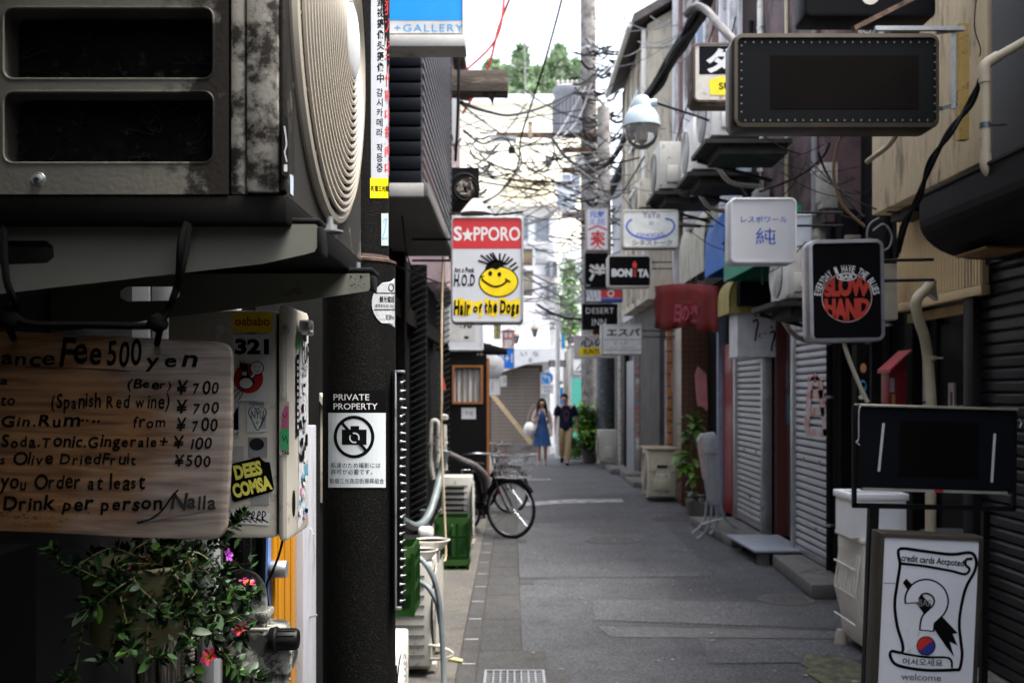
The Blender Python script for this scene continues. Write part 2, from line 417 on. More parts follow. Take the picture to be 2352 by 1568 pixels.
for i in range(16):
    x, y = rdc.uniform(.2, 2.2), rdc.uniform(6.2, 14); a = rdc.uniform(0, 6.28); pts = []
    for k in range(14): pts.append((x, y)); a += rdc.uniform(-.5, .5); x += .07*cos(a); y += .11*sin(a)
    for (p, q) in zip(pts, pts[1:]):
        w_ = rdc.uniform(.001, .003); i4 = [b.pt((p[0]-w_, p[1]-w_, .0085)), b.pt((p[0]+w_, p[1]+w_, .0085)), b.pt((q[0]+w_, q[1]+w_, .0085)), b.pt((q[0]-w_, q[1]-w_, .0085))]; b.fc(i4)
o = b.build('asphalt_cracks', crk); o['kind'] = 'structure'
b = MB()
for x0, y0, x1, y1 in ((.62, 7.5, 2.5, 7.2), (.62, 7.5, .66, 8.25), (1.25, 6.3, 2.3, 6.35), (1.25, 6.3, 1.3, 6.95), (.07, 9.2, 1.9, 9.3), (1.9, 9.3, 2.0, 13.2)):
    n_ = 24; d = Vector((x1-x0, y1-y0, 0)); nn = Vector((-d.y, d.x, 0)).normalized(); L = [(Vector((x0, y0, .0087))+d*t/n_+nn*rdc.uniform(-.01, .01), rdc.uniform(.001, .005)) for t in range(n_+1)]
    for (p, w1), (q, w2) in zip(L, L[1:]): b.fc([b.pt(p-nn*w1), b.pt(p+nn*w1), b.pt(q+nn*w2), b.pt(q-nn*w2)])
o = b.build('patch_edges', crk); o['kind'] = 'structure'
iron = M('cast_iron', (.11, .107, .105), .7, .1, var=.4, vs=30, bump=.6, bs=90)
for px, py, r, t in ((1805, 1378, .2, 'near the stepped shutters'), (1405, 1240, .3, 'in the middle of the alley'), (1545, 1190, .26, 'far along on the right')):
    Y = EYE*F/(py-CY); c = W(px, py, Y)
    mh = thing('manhole_cover', 'round worn iron manhole cover set in the asphalt '+t, 'manhole cover', (c.x, c.y, 0), group='manhole covers in the asphalt')
    b = MB(); b.lathe([(r+.03, 0), (r+.03, .009), (r+.008, .009), (r+.008, .004)], n=36); b.build('rim', iron, mh)
    b = MB(); b.lathe([(.001, .010), (r, .010), (r, 0)], n=36)
    for i in range(-4, 5):
        hl = sqrt(max(r*r*.8-(i*r*.2)**2, 0)); b.bx(-hl, hl, i*r*.2-.006, i*r*.2+.006, .009, .013)
    b.build('cover', iron, mh)

# ================================================================ LEFT SIDE, buildings
# house behind the camera and along the left foreground
def house(name, label, loc, cat='building', group=None): return thing(name, label, cat, loc, group=group)
hl0 = house('bar_house', 'near-black building wall filling the left edge behind the menu board', (-1.4, 0, 0))
box('wall', charcoal, -4, -1.0, -9, 2.62, 0, 5.6, hl0)
box('eave', darkwood, -1.1, -.55, -6, 2.5, 3.1, 3.22, hl0)
hp = house('bar_house', 'white painted timber house corner with weathered posts behind the sticker covered box', (-1.2, 2.9, 0))
wsid = M('old_white_paint', (.50, .51, .54), .7, var=.1, dirt=(.25, .23, .2), da=.25, ds=6, st=(2, 2, .4))
wpost = M('weathered_post', (.22, .2, .17), .85, var=.45, vs=10, st=(6, 6, .5), dirt=(.03, .027, .024), da=.62, ds=7, bump=.7, bs=30)
box('wall', M('wall_dim', (.012, .011, .01), .8, var=.4), -3, -.76, 2.95, 5.6, 0, 5.5, hp)
for i, (x0, x1) in enumerate(((-1.5, -1.19), (-1.185, -1.055), (-1.05, -.99), (-.985, -.9), (-.895, -.80))):
    box('siding_board', wsid, x0, x1, 2.9, 2.948, 1.55, 3.4, hp, bev=.003)
for i, (x0, x1) in enumerate(((-1.14, -1.075), (-1.065, -1.02), (-1.01, -.965), (-.90, -.85))):
    box('timber_post', wpost, x0, x1, 2.84, 2.94, 0, 1.5, hp, bev=.004)
box('skirting', dull, -1.5, -.77, 2.93, 2.948, 0, 1.52, hp)
# orange door and its white frame
orange = M('orange_paint', (.36, .15, .004), .4, var=.1, vs=3, dirt=(.4, .2, .03), da=.2, ds=14, st=(8, 8, .4))
od = thing('orange_door', 'orange painted door seen edge-on with a round steel knob, left of the black pole', 'door', (-.73, 3.0, 0))
box('door_leaf', orange, -.775, -.735, 3.08, 3.39, .05, 1.62, od, bev=.004)
for yy in (3.12, 3.21, 3.30): box('ridge', orange, -.7352, -.731, yy, yy+.03, .1, 1.6, od, bev=.002)
b = MB(); b.lathe([(.024, 0), (.026, .003), (.027, .045), (.024, .05), (.001, .05)], (-.742, 3.06, 1.176), 24, (1, 0, 0)); b.build('knob', alu, od, world=True, sm=True)
box('blue_edge', M('blue_film', (.12, .22, .5), .5), -.80, -.745, 3.04, 3.078, .05, 1.6, od)
df = thing('door_frame', 'white wooden door frame post with a bent nail beside the orange door', 'door frame', (-.72, 3.4, 0))
box('post', M('frame_paint', (.30, .305, .33), .7, var=.15, dirt=(.12, .11, .1), da=.3, st=(2, 2, .5)), -.80, -.712, 3.395, 3.62, 0, 1.6, df, bev=.004)
b = MB(); b.tube([(-.712, 3.5, .93), (-.685, 3.49, .94)], .004); b.tube([(-.712, 3.52, 1.24), (-.69, 3.47, 1.22)], .002); b.build('nail', steel, df, world=True)
# beige sloping hood beyond, in the gap by the pole
hd = thing('sloping_hood', 'beige plastic sloping hood box showing in the gap left of the black pole', 'hood', (-.8, 4.1, 1.3))
b = MB(); b.prism([(-.98, 1.78), (-.82, 1.78), (-.74, 1.64), (-.74, 1.28), (-.98, 1.28)], 3.95, 4.3); b.build('cover', cream, hd, world=True, bev=.006)
b = MB(); b.prism([(-1.0, 1.805), (-.815, 1.805), (-.725, 1.66), (-.725, 1.63), (-.825, 1.785), (-1.0, 1.785)], 3.93, 4.32); b.build('lid', cream, hd, world=True)
# black timber house with louvres, left middle
hl1 = house('bar_house', 'dark timber bar front with stacked black louvre slats behind the black pole', (-1.0, 8, 0))
box('wall', dull, -4, -1.02, 5.62, 13.2, 0, 3.0, hl1)
box('post', darkwood, -1.02, -.93, 7.2, 7.32, 0, 2.93, hl1)
box('post', darkwood, -1.02, -.92, 8.55, 8.7, 0, 2.93, hl1)
box('beam', darkwood, -1.02, -.95, 5.7, 13, 2.35, 2.5, hl1)
lou = M('louvre_black', (.035, .034, .033), .5, .3, var=.4)
b = MB()
b.prism([(-.075, 0), (.075, .075), (.075, .088), (-.075, .013)], 0, .06); l0 = b.build('louvre_slat', lou, hl1)
l0.location = Vector((-.93, 9.9, .25))-hl1.location
for i in range(1, 40): dup(l0, (.0, 0, .068*i))
l1 = dup(l0, (.14, 1.5, 0))
for i in range(1, 40): dup(l1, (0, 0, .068*i))
box('louvre_backing', dull, -1.01, -.86, 10.0, 10.1, 0, 3, hl1)
# boxed upper storey: black tile cladding in front, ribbed metal on the alley side
tile = M('black_tile', (.014, .018, .026), .35, var=.12, vs=4)
ribm = M('ribbed_metal', (.13, .13, .145), .4, .4, var=.08)
up = house('upper_storey', 'overhanging upper storey clad in dark blue-black tiles with a ribbed grey metal side', (-.9, 7.2, 2.95), 'building')
box('core', dull, -2.4, -.556, 6.05, 8.8, 2.97, 5.8, up)
z = 2.97
ft = None
while z < 5.7:
    for x0, x1 in ((-.745, -.545), (-.945+.0, -.749), (-1.145, -.949), (-1.345, -1.149)):
        if ft is None:
            b = MB(); b.bx(0, .196, 0, .04, 0, .078); ft = b.build('cladding_tile', tile, up, bev=.006); t = ft
        else: t = ft.copy(); COL.objects.link(t)
        t.location = Vector((x0, 6.0, z+.003))-up.location
    z += .0885
b = MB(); b.prism([(0, 0), (.016, .012), (.016, .034), (0, .046)], 0, 2.74); rib0 = b.build('metal_rib', ribm, up); rib0.location = Vector((-.553, 6.05, 2.985))-up.location
box('metal_sheet', ribm, -.556, -.551, 6.05, 8.8, 2.97, 5.77, up)
for i in range(1, 42): dup(rib0, (0, 0, .066*i))
box('corner_trim', darkgrey, -.56, -.535, 8.8, 8.86, 2.9, 5.8, up)
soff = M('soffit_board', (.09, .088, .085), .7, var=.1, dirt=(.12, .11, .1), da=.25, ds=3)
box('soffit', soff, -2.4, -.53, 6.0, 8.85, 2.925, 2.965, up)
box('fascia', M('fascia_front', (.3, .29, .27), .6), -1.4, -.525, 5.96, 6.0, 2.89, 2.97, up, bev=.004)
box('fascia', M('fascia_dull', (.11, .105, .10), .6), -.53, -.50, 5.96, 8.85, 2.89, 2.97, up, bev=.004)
b = MB()
for q in (((-.9, 6.3, 2.92), (-.62, 7.2, 2.55)), ((-.75, 6.8, 2.92), (-.6, 8.0, 2.6))): b.tube(smooth([q[0], (q[0][0], (q[0][1]+q[1][1])/2, 2.65), q[1]], 4), .006, 5)
b.build('loose_cable', cablem, up, world=True)
# house with mauve wall and the cut beam
hl2 = house('bar_house', 'old house with pinkish grey plaster upper wall and rusty roof edge on the left', (-1.5, 12, 0))
mauve = M('mauve_plaster', (.30, .22, .225), .8, var=.15, dirt=(.13, .1, .1), da=.35, ds=2)
box('wall', mauve, -4, -.78, 11.6, 15.0, 3.0, 6.2, hl2)
box('lower_wall', dull, -4, -1.05, 13.21, 15.4, 0, 3.0, hl2)
b = MB(); b.prism([(-4, 6.5), (-.62, 6.12), (-.62, 6.2), (-4, 6.6)], 11.45, 15.1); b.build('roof', rust, hl2, world=True)
for zz in (3.9, 5.0): box('window_frame', alu, -.79, -.76, 12.3, 13.6, zz, zz+.7, hl2)
bmx = thing('timber_beam', 'thick charred wooden beam sticking out over the alley below the pink wall', 'beam', (-.4, 10.3, 4.9))
b = MB(); b.bx(-1.0, -.04, 10.25, 10.5, W(0, 210, 10.25).z, W(0, 160, 10.25).z); b.build('beam', M('charred_wood', (.06, .045, .035), .9, var=.6, vs=5, st=(.6, 4, 4), dirt=(.2, .16, .12), da=.35, ds=4, bump=.8, bs=20), bmx, world=True, bev=.01)
b = MB(); b.prism([(-.32, 4.83), (-.17, 4.83), (-.2, 4.70), (-.23, 4.76)], 10.26, 10.36); b.build('splinter', darkwood, bmx, world=True)
# greyish house further on, left
hl3 = house('bar_house', 'pale grey plastered house beyond the black open door on the left', (-1.5, 18, 0))
box('wall', M('grey_plaster', (.42, .42, .44), .8, var=.15, dirt=(.2, .19, .18), da=.3, ds=2), -4, -.92, 15.5, 22.8, 0, 5.0, hl3)
box('eave', darkgrey, -4.2, -.75, 15.4, 22.9, 5.0, 5.12, hl3)
for i in range(4):
    box('window_frame', alu, -.93, -.89, 16+1.7*i, 17+1.7*i, 3.0, 4.0, hl3); box('pane', glass, -.90, -.885, 16.05+1.7*i, 16.95+1.7*i, 3.05, 3.95, hl3)

# ================================================================ RIGHT SIDE, buildings
dsl = M('dark_shutter', (.014, .014, .016), .35, .2, var=.2, dirt=(.04, .04, .038), da=.15, ds=12)
hr0 = house('bar_house', 'black bar front with a closed dark roller shutter at the right edge', (3.2, 4.5, 0))
box('wall', charcoal, 2.8, 6, -9, 5.95, 0, 4.8, hr0)
box('post', black, 2.70, 2.8, 5.83, 5.96, 0, 2.6, hr0, bev=.005)
box('shutter_box', black, 2.72, 2.8, 2.6, 5.83, 2.45, 2.8, hr0)
b = MB(); b.prism([(2.765, 0), (2.75, .012), (2.75, .05), (2.765, .066), (2.80, .066), (2.80, 0)], 2.6, 5.83)
s0 = b.build('shutter_slat', dsl, hr0, world=True); s0.location.z += .12
for i in range(1, 34): dup(s0, (0, 0, .0695*i))
box('sill', concrete, 2.6, 2.8, 2.6, 5.96, 0, .11, hr0)
dp = thing('blank_sign_board', 'tall flat black panel hung high on the wall at the top right corner', 'panel', (2.6, 4.5, 3.4))
box('panel', black, 2.45, 2.8, 3.4, 5.1, 2.86, 4.6, dp, bev=.02)
# quarter-round awning
aw = thing('black_awning', 'black rounded canopy box above the dark shutter on the right', 'awning', (2.5, 5.2, 2.45))
prof = [(2.80, 2.79), (2.25, 2.79), (2.25, 2.66)]+[(2.25+.33*(1-cos(R(t))), 2.66-.21*sin(R(t))) for t in range(10, 91, 10)]+[(2.80, 2.45)]
b = MB(); b.prism(prof, 4.3, 4.9); b.prism([(x, z) for x, z in prof], 4.9, 5.5); b.build('canopy', M('awning_black', (.014, .014, .016), .45, var=.4, vs=2), aw, world=True)
box('top_strip', M('awning_edge', (.05, .045, .04), .7), 2.24, 2.8, 4.28, 5.52, 2.79, 2.803, aw)
b = MB(); b.bx(2.38, 2.6, 5.0, 5.35, 2.44, 2.452); b.build('lamp_cover', M('brown_glow', (.2, .11, .03), .5), aw, world=True)

# cream house
hr1 = house('cream_house', 'yellow-beige plastered upper house wall with corrugated panel above a black door', (2.9, 6.2, 0))
box('upper_wall', creamwall, 2.45, 3.4, 5.15, 6.78, 2.92, 5.3, hr1, bev=.01)
box('wall_end', creamwall, 2.45, 2.52, 5.1, 5.15, 4.0, 5.3, hr1)
corr = M('cream_corrugated', (.62, .47, .26), .6, var=.06)
box('corrugated_panel', corr, 2.70, 2.74, 5.72, 6.98, 2.34, 2.92, hr1)
b = MB(); b.bx(2.693, 2.703, 0, .02, 2.34, 2.91); c0 = b.build('panel_rib', corr, hr1); c0.location = Vector((0, 5.73, 0))-hr1.location
for i in range(1, 31): dup(c0, (0, .04*i, 0))
box('panel_trim', corr, 2.685, 2.74, 5.7, 7.0, 2.28, 2.335, hr1, bev=.004)
box('lower_trim', M('brown_trim', (.3, .2, .08), .6, var=.3), 2.76, 2.8, 5.9, 6.95, 2.20, 2.26, hr1)
box('wall', black, 2.95, 6, 5.97, 7.05, 0, 2.9, hr1)
box('floor_joist', black, 2.55, 3.4, 6.3, 6.7, 2.86, 2.915, hr1)
dr = thing('black_door', 'flat black bar door with white stickers, letter slot and a white notice', 'door', (2.93, 6.4, 0))
box('door_leaf', M('door_black', (.012, .013, .016), .35, var=.15), 2.915, 2.94, 6.0, 6.8, .05, 2.18, dr)
box('door_frame', dull, 2.90, 2.95, 6.8, 6.88, .02, 2.22, dr); box('door_frame', dull, 2.90, 2.95, 5.97, 6.0, .02, 2.22, dr)
P = Print(sideplane(2.912))
P.poly(rr_pts := [(2106, 798), (2131, 795), (2131, 922), (2106, 922)], pwhite, 1); P.stroke([(2108, 848), (2112, 862), (2116, 866)], 2, ink, 2)
P.rect(2106, 926, 2130, 945, M('pale_note', (.5, .55, .55)), 1)
P.rect(2222, 755, 2236, 785, M('teal_sticker', (.1, .45, .45)), 1); P.rect(2238, 748, 2249, 800, pwhite, 1); P.ell(2244, 822, 6, 19, pwhite, 1); P.ell(2237, 896, 4, 20, pwhite, 1)
P.text('24 44', 2192, 930, 2212, 936, pwhite, 1); P.build('notice', dr, world=True)
b = MB(); b.plate([(0, 0), (.085, 0), (.085, .23), (0, .23)], [[(.02, .03), (.065, .03), (.065, .17), (.02, .17)]], 0, .02, lambda a, b_, y: (2.90+y, 6.62-a, 1.55+b_)); b.build('letter_slot', M('slot_frame', (.4, .36, .32), .5, .4), dr, world=True)
mb_ = thing('red_mailbox', 'red metal wall mailbox with sloping roof beside the black door', 'mailbox', (2.75, 7.1, 1.6))
mred = M('mailbox_red', (.2, .010, .013), .5, var=.1)
x0, x1 = W(2042, 0, 7.05).x, W(2082, 0, 7.05).x
b = MB(); b.bx(x0, x1, 7.05, 7.2, W(0, 948, 7.05).z, W(0, 850, 7.05).z); b.prism([(x0, W(0, 850, 7.05).z), (x1, W(0, 850, 7.05).z), (x1, W(0, 812, 7.05).z)], 7.05, 7.2); b.build('body', mred, mb_, world=True, bev=.003)
b = MB(); b.prism([(x0-.02, W(0, 856, 7).z), (x1+.01, W(0, 808, 7).z), (x1+.01, W(0, 803, 7).z), (x0-.02, W(0, 848, 7).z)], 6.98, 7.22); b.build('roof', M('mailbox_roof', (.28, .03, .035), .5), mb_, world=True)
P = Print(planar(7.048)); P.rect(2044, 868, 2054, 900, M('print_grey', (.3, .3, .32))); P.rect(2048, 905, 2056, 942, M('gold', (.3, .2, .05))); P.text('ロロ', 2068, 930, 2076, 937, pwhite); P.build('label_plate', mb_, world=True)
hr1b = house('bar_house', 'dark recessed entrance between the cream house and the roller shutters', (3.3, 8, 0))
box('wall', dull, 3.05, 6, 7.06, 8.7, 0, 5.4, hr1b)
box('post', darkwood, 2.84, 2.96, 7.06, 7.2, 0, 2.9, hr1b); box('post', dull, 2.84, 3.0, 8.6, 8.85, 0, 3.3, hr1b)
box('beam', darkwood, 2.85, 3.05, 7.1, 8.7, 2.55, 2.7, hr1b)
# shutters house
hr2 = house('shutter_house', 'bar house with two closed grey roller shutters and a tiled entrance between them', (3.2, 10.7, 0))
dkw = M('brown_black_wall', (.03, .022, .022), .75, var=.4)
box('wall', dkw, 3.1, 6, 8.86, 13.6, 0, 3.2, hr2)
box('upper_wall', M('mauve_render', (.10, .060, .064), .8, var=.3, vs=3, dirt=(.025, .018, .018), da=.5, ds=2), 2.75, 6, 8.75, 11.1, 3.21, 6.3, hr2)
box('upper_wall', M('brown_render', (.05, .035, .035), .8, var=.3), 2.8, 6, 11.11, 12.1, 3.21, 6.8, hr2)
box('fascia', dkw, 2.86, 3.1, 8.86, 13.0, 2.62, 3.2, hr2)
sl = M('shutter_grey', (.46, .465, .48), .45, .25, var=.1, dirt=(.16, .15, .14), da=.16, ds=9)
def shutter(par, X, Y0, Y1, z0, z1, pitch, mat, facing=-1):
    b = MB(); p = pitch; b.prism([(X+.022, 0), (X, p*.25), (X, p*.70), (X+.022, p*.82), (X+.03, p*.82), (X+.03, 0)], Y0, Y1)
    s = b.build('shutter_slat', mat, par, world=True); s.location.z += z0
    n = int((z1-z0)/p)
    for i in range(1, n): dup(s, (0, 0, p*i))
    box('shutter_bottom_rail', alu, X-.006, X+.03, Y0, Y1, z0-.06, z0-.002, par)
shutter(hr2, 2.85, 8.95, 10.0, .20, 2.62, .071, sl)
shutter(hr2, 2.85, 11.32, 12.6, .20, 2.62, .071, sl)
for y0, y1 in ((8.87, 8.94), (10.01, 10.09), (11.22, 11.31), (12.61, 12.72)): box('guide_rail', alu, 2.82, 2.93, y0, y1, .12, 2.62, hr2, bev=.004)
box('shutter_backing', dull, 2.885, 3.1, 8.95, 10.0, .1, 2.62, hr2); box('shutter_backing', dull, 2.885, 3.1, 11.32, 12.6, .1, 2.62, hr2)
def tilemat(name, c1, c2, s):
    m = bpy.data.materials.new(name); m.use_nodes = True; n = m.node_tree.nodes; l = m.node_tree.links
    t = n.new('ShaderNodeTexCoord'); br = n.new('ShaderNodeTexBrick'); br.offset = 0; br.inputs['Scale'].default_value = s; br.inputs['Color1'].default_value = (*c1, 1); br.inputs['Color2'].default_value = (*[x*.8 for x in c1], 1)
    br.inputs['Mortar'].default_value = (*c2, 1); br.inputs['Brick Width'].default_value = .5; br.inputs['Row Height'].default_value = .5; br.inputs['Mortar Size'].default_value = .03
    mp = n.new('ShaderNodeMapping'); mp.inputs['Rotation'].default_value = (pi/2, 0, 0); l.new(t.outputs['Object'], mp.inputs[0]); l.new(mp.outputs[0], br.inputs[0]); l.new(br.outputs[0], n['Principled BSDF'].inputs['Base Color']); n['Principled BSDF'].inputs['Roughness'].default_value = .35
    return m
box('tiled_jamb', tilemat('red_brown_tile', (.14, .035, .03), (.05, .03, .03), 14), 2.95, 3.1, 11.1, 11.215, .12, 2.62, hr2)
box('inner_door', M('inner_door_brown', (.06, .03, .03), .5, var=.2), 3.06, 3.1, 10.1, 11.1, .12, 2.6, hr2)
P = Print(sideplane(3.055)); P.rect(1790, 830, 1812, 890, M('notice_dim', (.08, .09, .1))); P.rect(1792, 905, 1816, 975, M('notice_blue', (.05, .09, .13))); P.build('notice', hr2, world=True)
gm = M('faded_red_paint', (.38, .15, .12), .7, var=.3, dirt=(.4, .36, .35), da=.55, ds=8)
P = Print(sideplane(2.846)); P.stroke([(1852, 985), (1862, 880), (1872, 860), (1884, 880), (1897, 1000)], 12, gm, 1, sm=False); P.rect(1862, 895, 1890, 915, gm, 1); P.rect(1864, 935, 1894, 955, gm, 1); P.rect(1850, 985, 1900, 1000, gm, 1); P.stroke([(1855, 870), (1900, 868)], 9, gm, 1); P.build('painted_character', hr2, world=True)
stepm = M('step_concrete', (.13, .125, .12), .85, var=.25, vs=4, bump=.3, dirt=(.07, .065, .06), da=.35)
rdm = random.Random(8); lk = M('lock_brass', (.25, .2, .1), .4, .5)
for (yy, zz) in ((9.2, 1.05), (9.7, 1.05), (9.45, 1.5), (11.6, 1.0), (12.2, 1.0), (11.9, .45), (9.3, .42)): box('shutter_lock', lk, 2.842, 2.85, yy, yy+.05, zz, zz+.035, hr2)
st = thing('stone_step', 'long low concrete doorstep kerb under the grey roller shutters', 'step', (2.6, 9.5, 0))
b = MB(); b.prism([(2.48, 8.25), (2.9, 8.3), (2.9, 9.78), (2.56, 9.78)], 0, .125, lambda a, c, y: (a, c, y)); b.build('step_block', stepm, st, world=True, bev=.01)
b = MB(); b.prism([(2.42, 11.0), (2.9, 11.0), (2.9, 12.9), (2.30, 12.9)], 0, .11, lambda a, c, y: (a, c, y)); b.build('step_block', stepm, st, world=True, bev=.01)
sp = thing('entrance_plate', 'pale blue-grey metal ramp plate before the tiled entrance', 'ramp', (2.65, 10.3, 0))
b = MB(); b.prism([(2.40, 9.85), (2.93, 9.85), (2.93, 10.95), (2.36, 10.95)], .13, .155, lambda a, c, y: (a, c, y)); b.build('plate', M('plate_grey', (.3, .33, .37), .5, .2, var=.1), sp, world=True, bev=.005)
b = MB(); b.bx(2.46, 2.56, 9.9, 10.02, 0, .128); b.bx(2.5, 2.6, 10.8, 10.9, 0, .128); b.bx(2.8, 2.9, 9.95, 10.8, 0, .128); b.build('support', stepm, sp, world=True)

# awnings over the middle right
def awning(label, mat, X, Y0, Y1, z0, z1, Xw=2.86, group='small shop awnings on the right', rf=.55):
    t = thing('shop_awning', label, 'awning', (Xw, (Y0+Y1)/2, z0), group=group); h = z1-z0; d = Xw-X
    pr = [(Xw, z1)]+[(Xw-d*rf-d*(1-rf)*sin(R(a)), z1-h*.55*(1-cos(R(a)))) for a in range(0, 91, 15)]+[(X, z0), (X+.02, z0)]+[(Xw-d*rf-(d*(1-rf)-.02)*sin(R(a)), z1-.02-(h*.55)*(1-cos(R(a)))) for a in range(90, -1, -15)]+[(Xw, z1-.02)]
    b = MB(); b.prism(pr, Y0, Y1); b.build('canvas', mat, t, world=True)
    for yy in (Y0, Y1-.01):
        b = MB(); b.prism([(Xw, z0), (Xw, z1-.01)]+[(Xw-d*rf-(d*(1-rf)-.01)*sin(R(a)), z1-.01-h*.55*(1-cos(R(a)))) for a in range(0, 91, 15)]+[(X+.01, z0)], yy, yy+.008); b.build('end_panel', mat, t, world=True)
    return t
gcan = M('green_canvas', (.02, .22, .13), .6, var=.12, vs=3, dirt=(.03, .12, .08), da=.2)
awning('green rounded fabric awning behind the square white sign', gcan, 2.33, 9.45, 10.95, 2.93, 3.52)
box('under_awning', dull, 2.5, 2.86, 10.92, 11.08, 2.67, 2.93, hr2)
yc = M('olive_canvas', (.30, .25, .07), .7, var=.2, st=(4, 4, .8), dirt=(.15, .12, .05), da=.35)
awning('small olive-yellow curved awning under the green one', yc, 2.42, 11.1, 11.7, 2.6, 3.03)
bcn = M('blue_canvas', (.015, .14, .5), .6, var=.12)
awning('bright blue awning between the green and the striped ones', bcn, 2.5, 11.75, 12.9, 3.2, 3.95)
wcn = M('stained_pale_canvas', (.42, .42, .36), .7, var=.25, st=(1, 5, .6), dirt=(.2, .2, .08), da=.42, ds=3)
awning('pale dirty awning with olive stains left of the blue one', wcn, 2.5, 12.95, 14.9, 3.3, 4.2)
# red drooping banner awning
ra = thing('red_banner', 'deep red sagging cloth banner with faded pink characters', 'banner', W(1578, 700, 13.5))
rc = M('red_cloth', (.13, .006, .006), .8, var=.35, vs=3, bump=.5, bs=9)
b = MB(); g = []
N = 16
for j in range(6):
    row = []
    for i in range(N+1):
        a = i/N; px = 1505+(1650-1505)*a; top = 657-6*sin(pi*a); bot = 752+8*a+5*sin(9*a)
        Y = 14.2-1.5*a+.07*sin(a*23)*j/5
        row.append(b.pt(W(px+(2*sin(j*2) if i in (0,) else 0), top+(bot-top)*j/5, Y)))
    g.append(row)
for j in range(5):
    for i in range(N): b.fc((g[j][i], g[j][i+1], g[j+1][i+1], g[j+1][i]))
o = b.build('cloth', rc, ra, world=True, sm=True); md = o.modifiers.new('s', 'SOLIDIFY'); md.thickness = .012
P = Print(lambda a, b_, l: W(a, b_, 14.2-1.5*(a-1505)/145-.1-.001*l)); pk = M('faded_pink', (.26, .045, .07), .8)
P.hand('日の楽', 1548, 705, 1606, 735, pk, jit=.1, bold=.03); P.text('thousands', 1560, 690, 1590, 697, M('faded_dark', (.12, .01, .01))); P.build('lettering', ra, world=True)
# dark fronts further along, Y 13.6 .. 20
hr3 = house('bar_house', 'dark brick and timber bar fronts with a red door strip and hanging cloth', (3.0, 15, 0))
brk = tilemat('dark_brick', (.13, .06, .035), (.03, .025, .022), 6)
box('wall', dull, 2.95, 6, 13.61, 17.2, 0, 3.3, hr3)
box('brick_pier', brk, 2.55, 2.95, 15.0, 15.35, 0, 2.7, hr3)
box('brick_pier', brk, 2.72, 2.95, 16.3, 16.9, 0, 2.9, hr3)
box('red_door', M('door_red', (.2, .012, .015), .4, var=.1), 2.86, 2.9, 12.95, 13.5, .12, 2.35, hr3)
box('blue_frame', M('pale_blue_metal', (.25, .3, .42), .5, .2), 2.8, 2.9, 13.52, 13.62, .05, 3.0, hr3)
for k in range(13):
    box('brick', M('orange_brick', (.38, .17, .07), .8, var=.3), 2.52, 2.60, 16.2, 16.32, .5+.19*k, .5+.19*k+.16, hr3)
white2 = M('white_siding', (.62, .62, .64), .7, var=.15, dirt=(.20, .18, .17), da=.45, ds=2, st=(2, 2, .4))
hr3u = house('upper_house', 'tall off-white sided house front with vertical pilasters above the awnings', (3.2, 15, 3.3))
box('wall', white2, 2.75, 6, 12.11, 17.0, 3.31, 8.6, hr3u)
for i in range(9):
    box('pilaster', [white2, M('pale_blue_trim', (.32, .4, .5), .6), M('brown_trim2', (.2, .13, .12), .7)][(0, 0, 2, 0, 1, 0, 0, 2, 0)[i]], 2.66, 2.75, 12.2+.52*i, 12.2+.52*i+(.1 if i % 2 else .16), 3.32, 8.5, hr3u)
for y0 in (12.7, 14.6):
    for zz in (4.7, 6.6):
        b = MB(); b.plate([(0, 0), (.9, 0), (.9, 1.0), (0, 1.0)], [[(.05, .05), (.43, .05), (.43, .95), (.05, .95)], [(.47, .05), (.85, .05), (.85, .95), (.47, .95)]], 0, .05, lambda a, c, y_: (2.70+y_, y0+a, zz+c)); b.build('window_frame', alu, hr3u, world=True)
        box('pane', glass, 2.735, 2.745, y0+.05, y0+.85, zz+.05, zz+.95, hr3u)
hr4 = house('gabled_house', 'cream gabled house with dark roof edge on the right against the sky', (3, 19, 0))
cr2 = M('pale_cream_wall', (.50, .455, .37), .75, var=.15, dirt=(.2, .17, .13), da=.42, ds=1.5, st=(2, 2, .5))
box('lower_wall', M('mixed_front', (.06, .056, .052), .8, var=.4, vs=2), 2.55, 6, 17.21, 26, 0, 3.3, hr4)
b = MB(); b.prism([(2.32, 3.31), (6, 3.31), (6, 9.6), (4.2, 9.1), (2.32, 8.0)], 17.01, 20.9); b.build('upper_wall', cr2, hr4, world=True)
b = MB(); b.prism([(2.05, 7.95), (4.2, 9.2), (6, 9.7), (6, 9.85), (4.2, 9.35), (2.05, 8.1)], 16.8, 21.0); b.build('roof', M('roof_dark', (.06, .05, .05), .7, var=.3), hr4, world=True)
b = MB(); b.tube([(2.25, 17.0, 7.9), (2.25, 17.0, 3.6)], .04); b.tube([(2.0, 16.9, 7.95), (2.0, 21, 7.95)], .05, 6); b.build('downpipe', acwhite, hr4, world=True)
for i in range(5): box('wall_rib', cr2, 2.27, 2.33, 17.3+.8*i, 17.36+.8*i, 3.4, 7.9, hr4)
for zz in (4.6, 6.3):
    b = MB(); b.plate([(0, 0), (1.3, 0), (1.3, .9), (0, .9)], [[(.06, .06), (.62, .06), (.62, .84), (.06, .84)], [(.68, .06), (1.24, .06), (1.24, .84), (.68, .84)]], 0, .06, lambda a, c, y_: (2.26+y_, 18+a, zz+c)); b.build('window_frame', alu, hr4, world=True)
    box('pane', glass, 2.30, 2.315, 18.06, 19.24, zz+.06, zz+.84, hr4)
hr5 = house('upper_house', 'grey and white upper house beyond the gabled one behind the cables', (3, 23, 3.3))
box('wall', M('grey_white_wall', (.42, .43, .45), .8, var=.15, dirt=(.22, .2, .2), da=.3), 2.6, 6, 21.1, 25.9, 3.31, 6.8, hr5)
box('cornice', darkgrey, 2.45, 6, 21.05, 25.95, 6.8, 6.95, hr5)

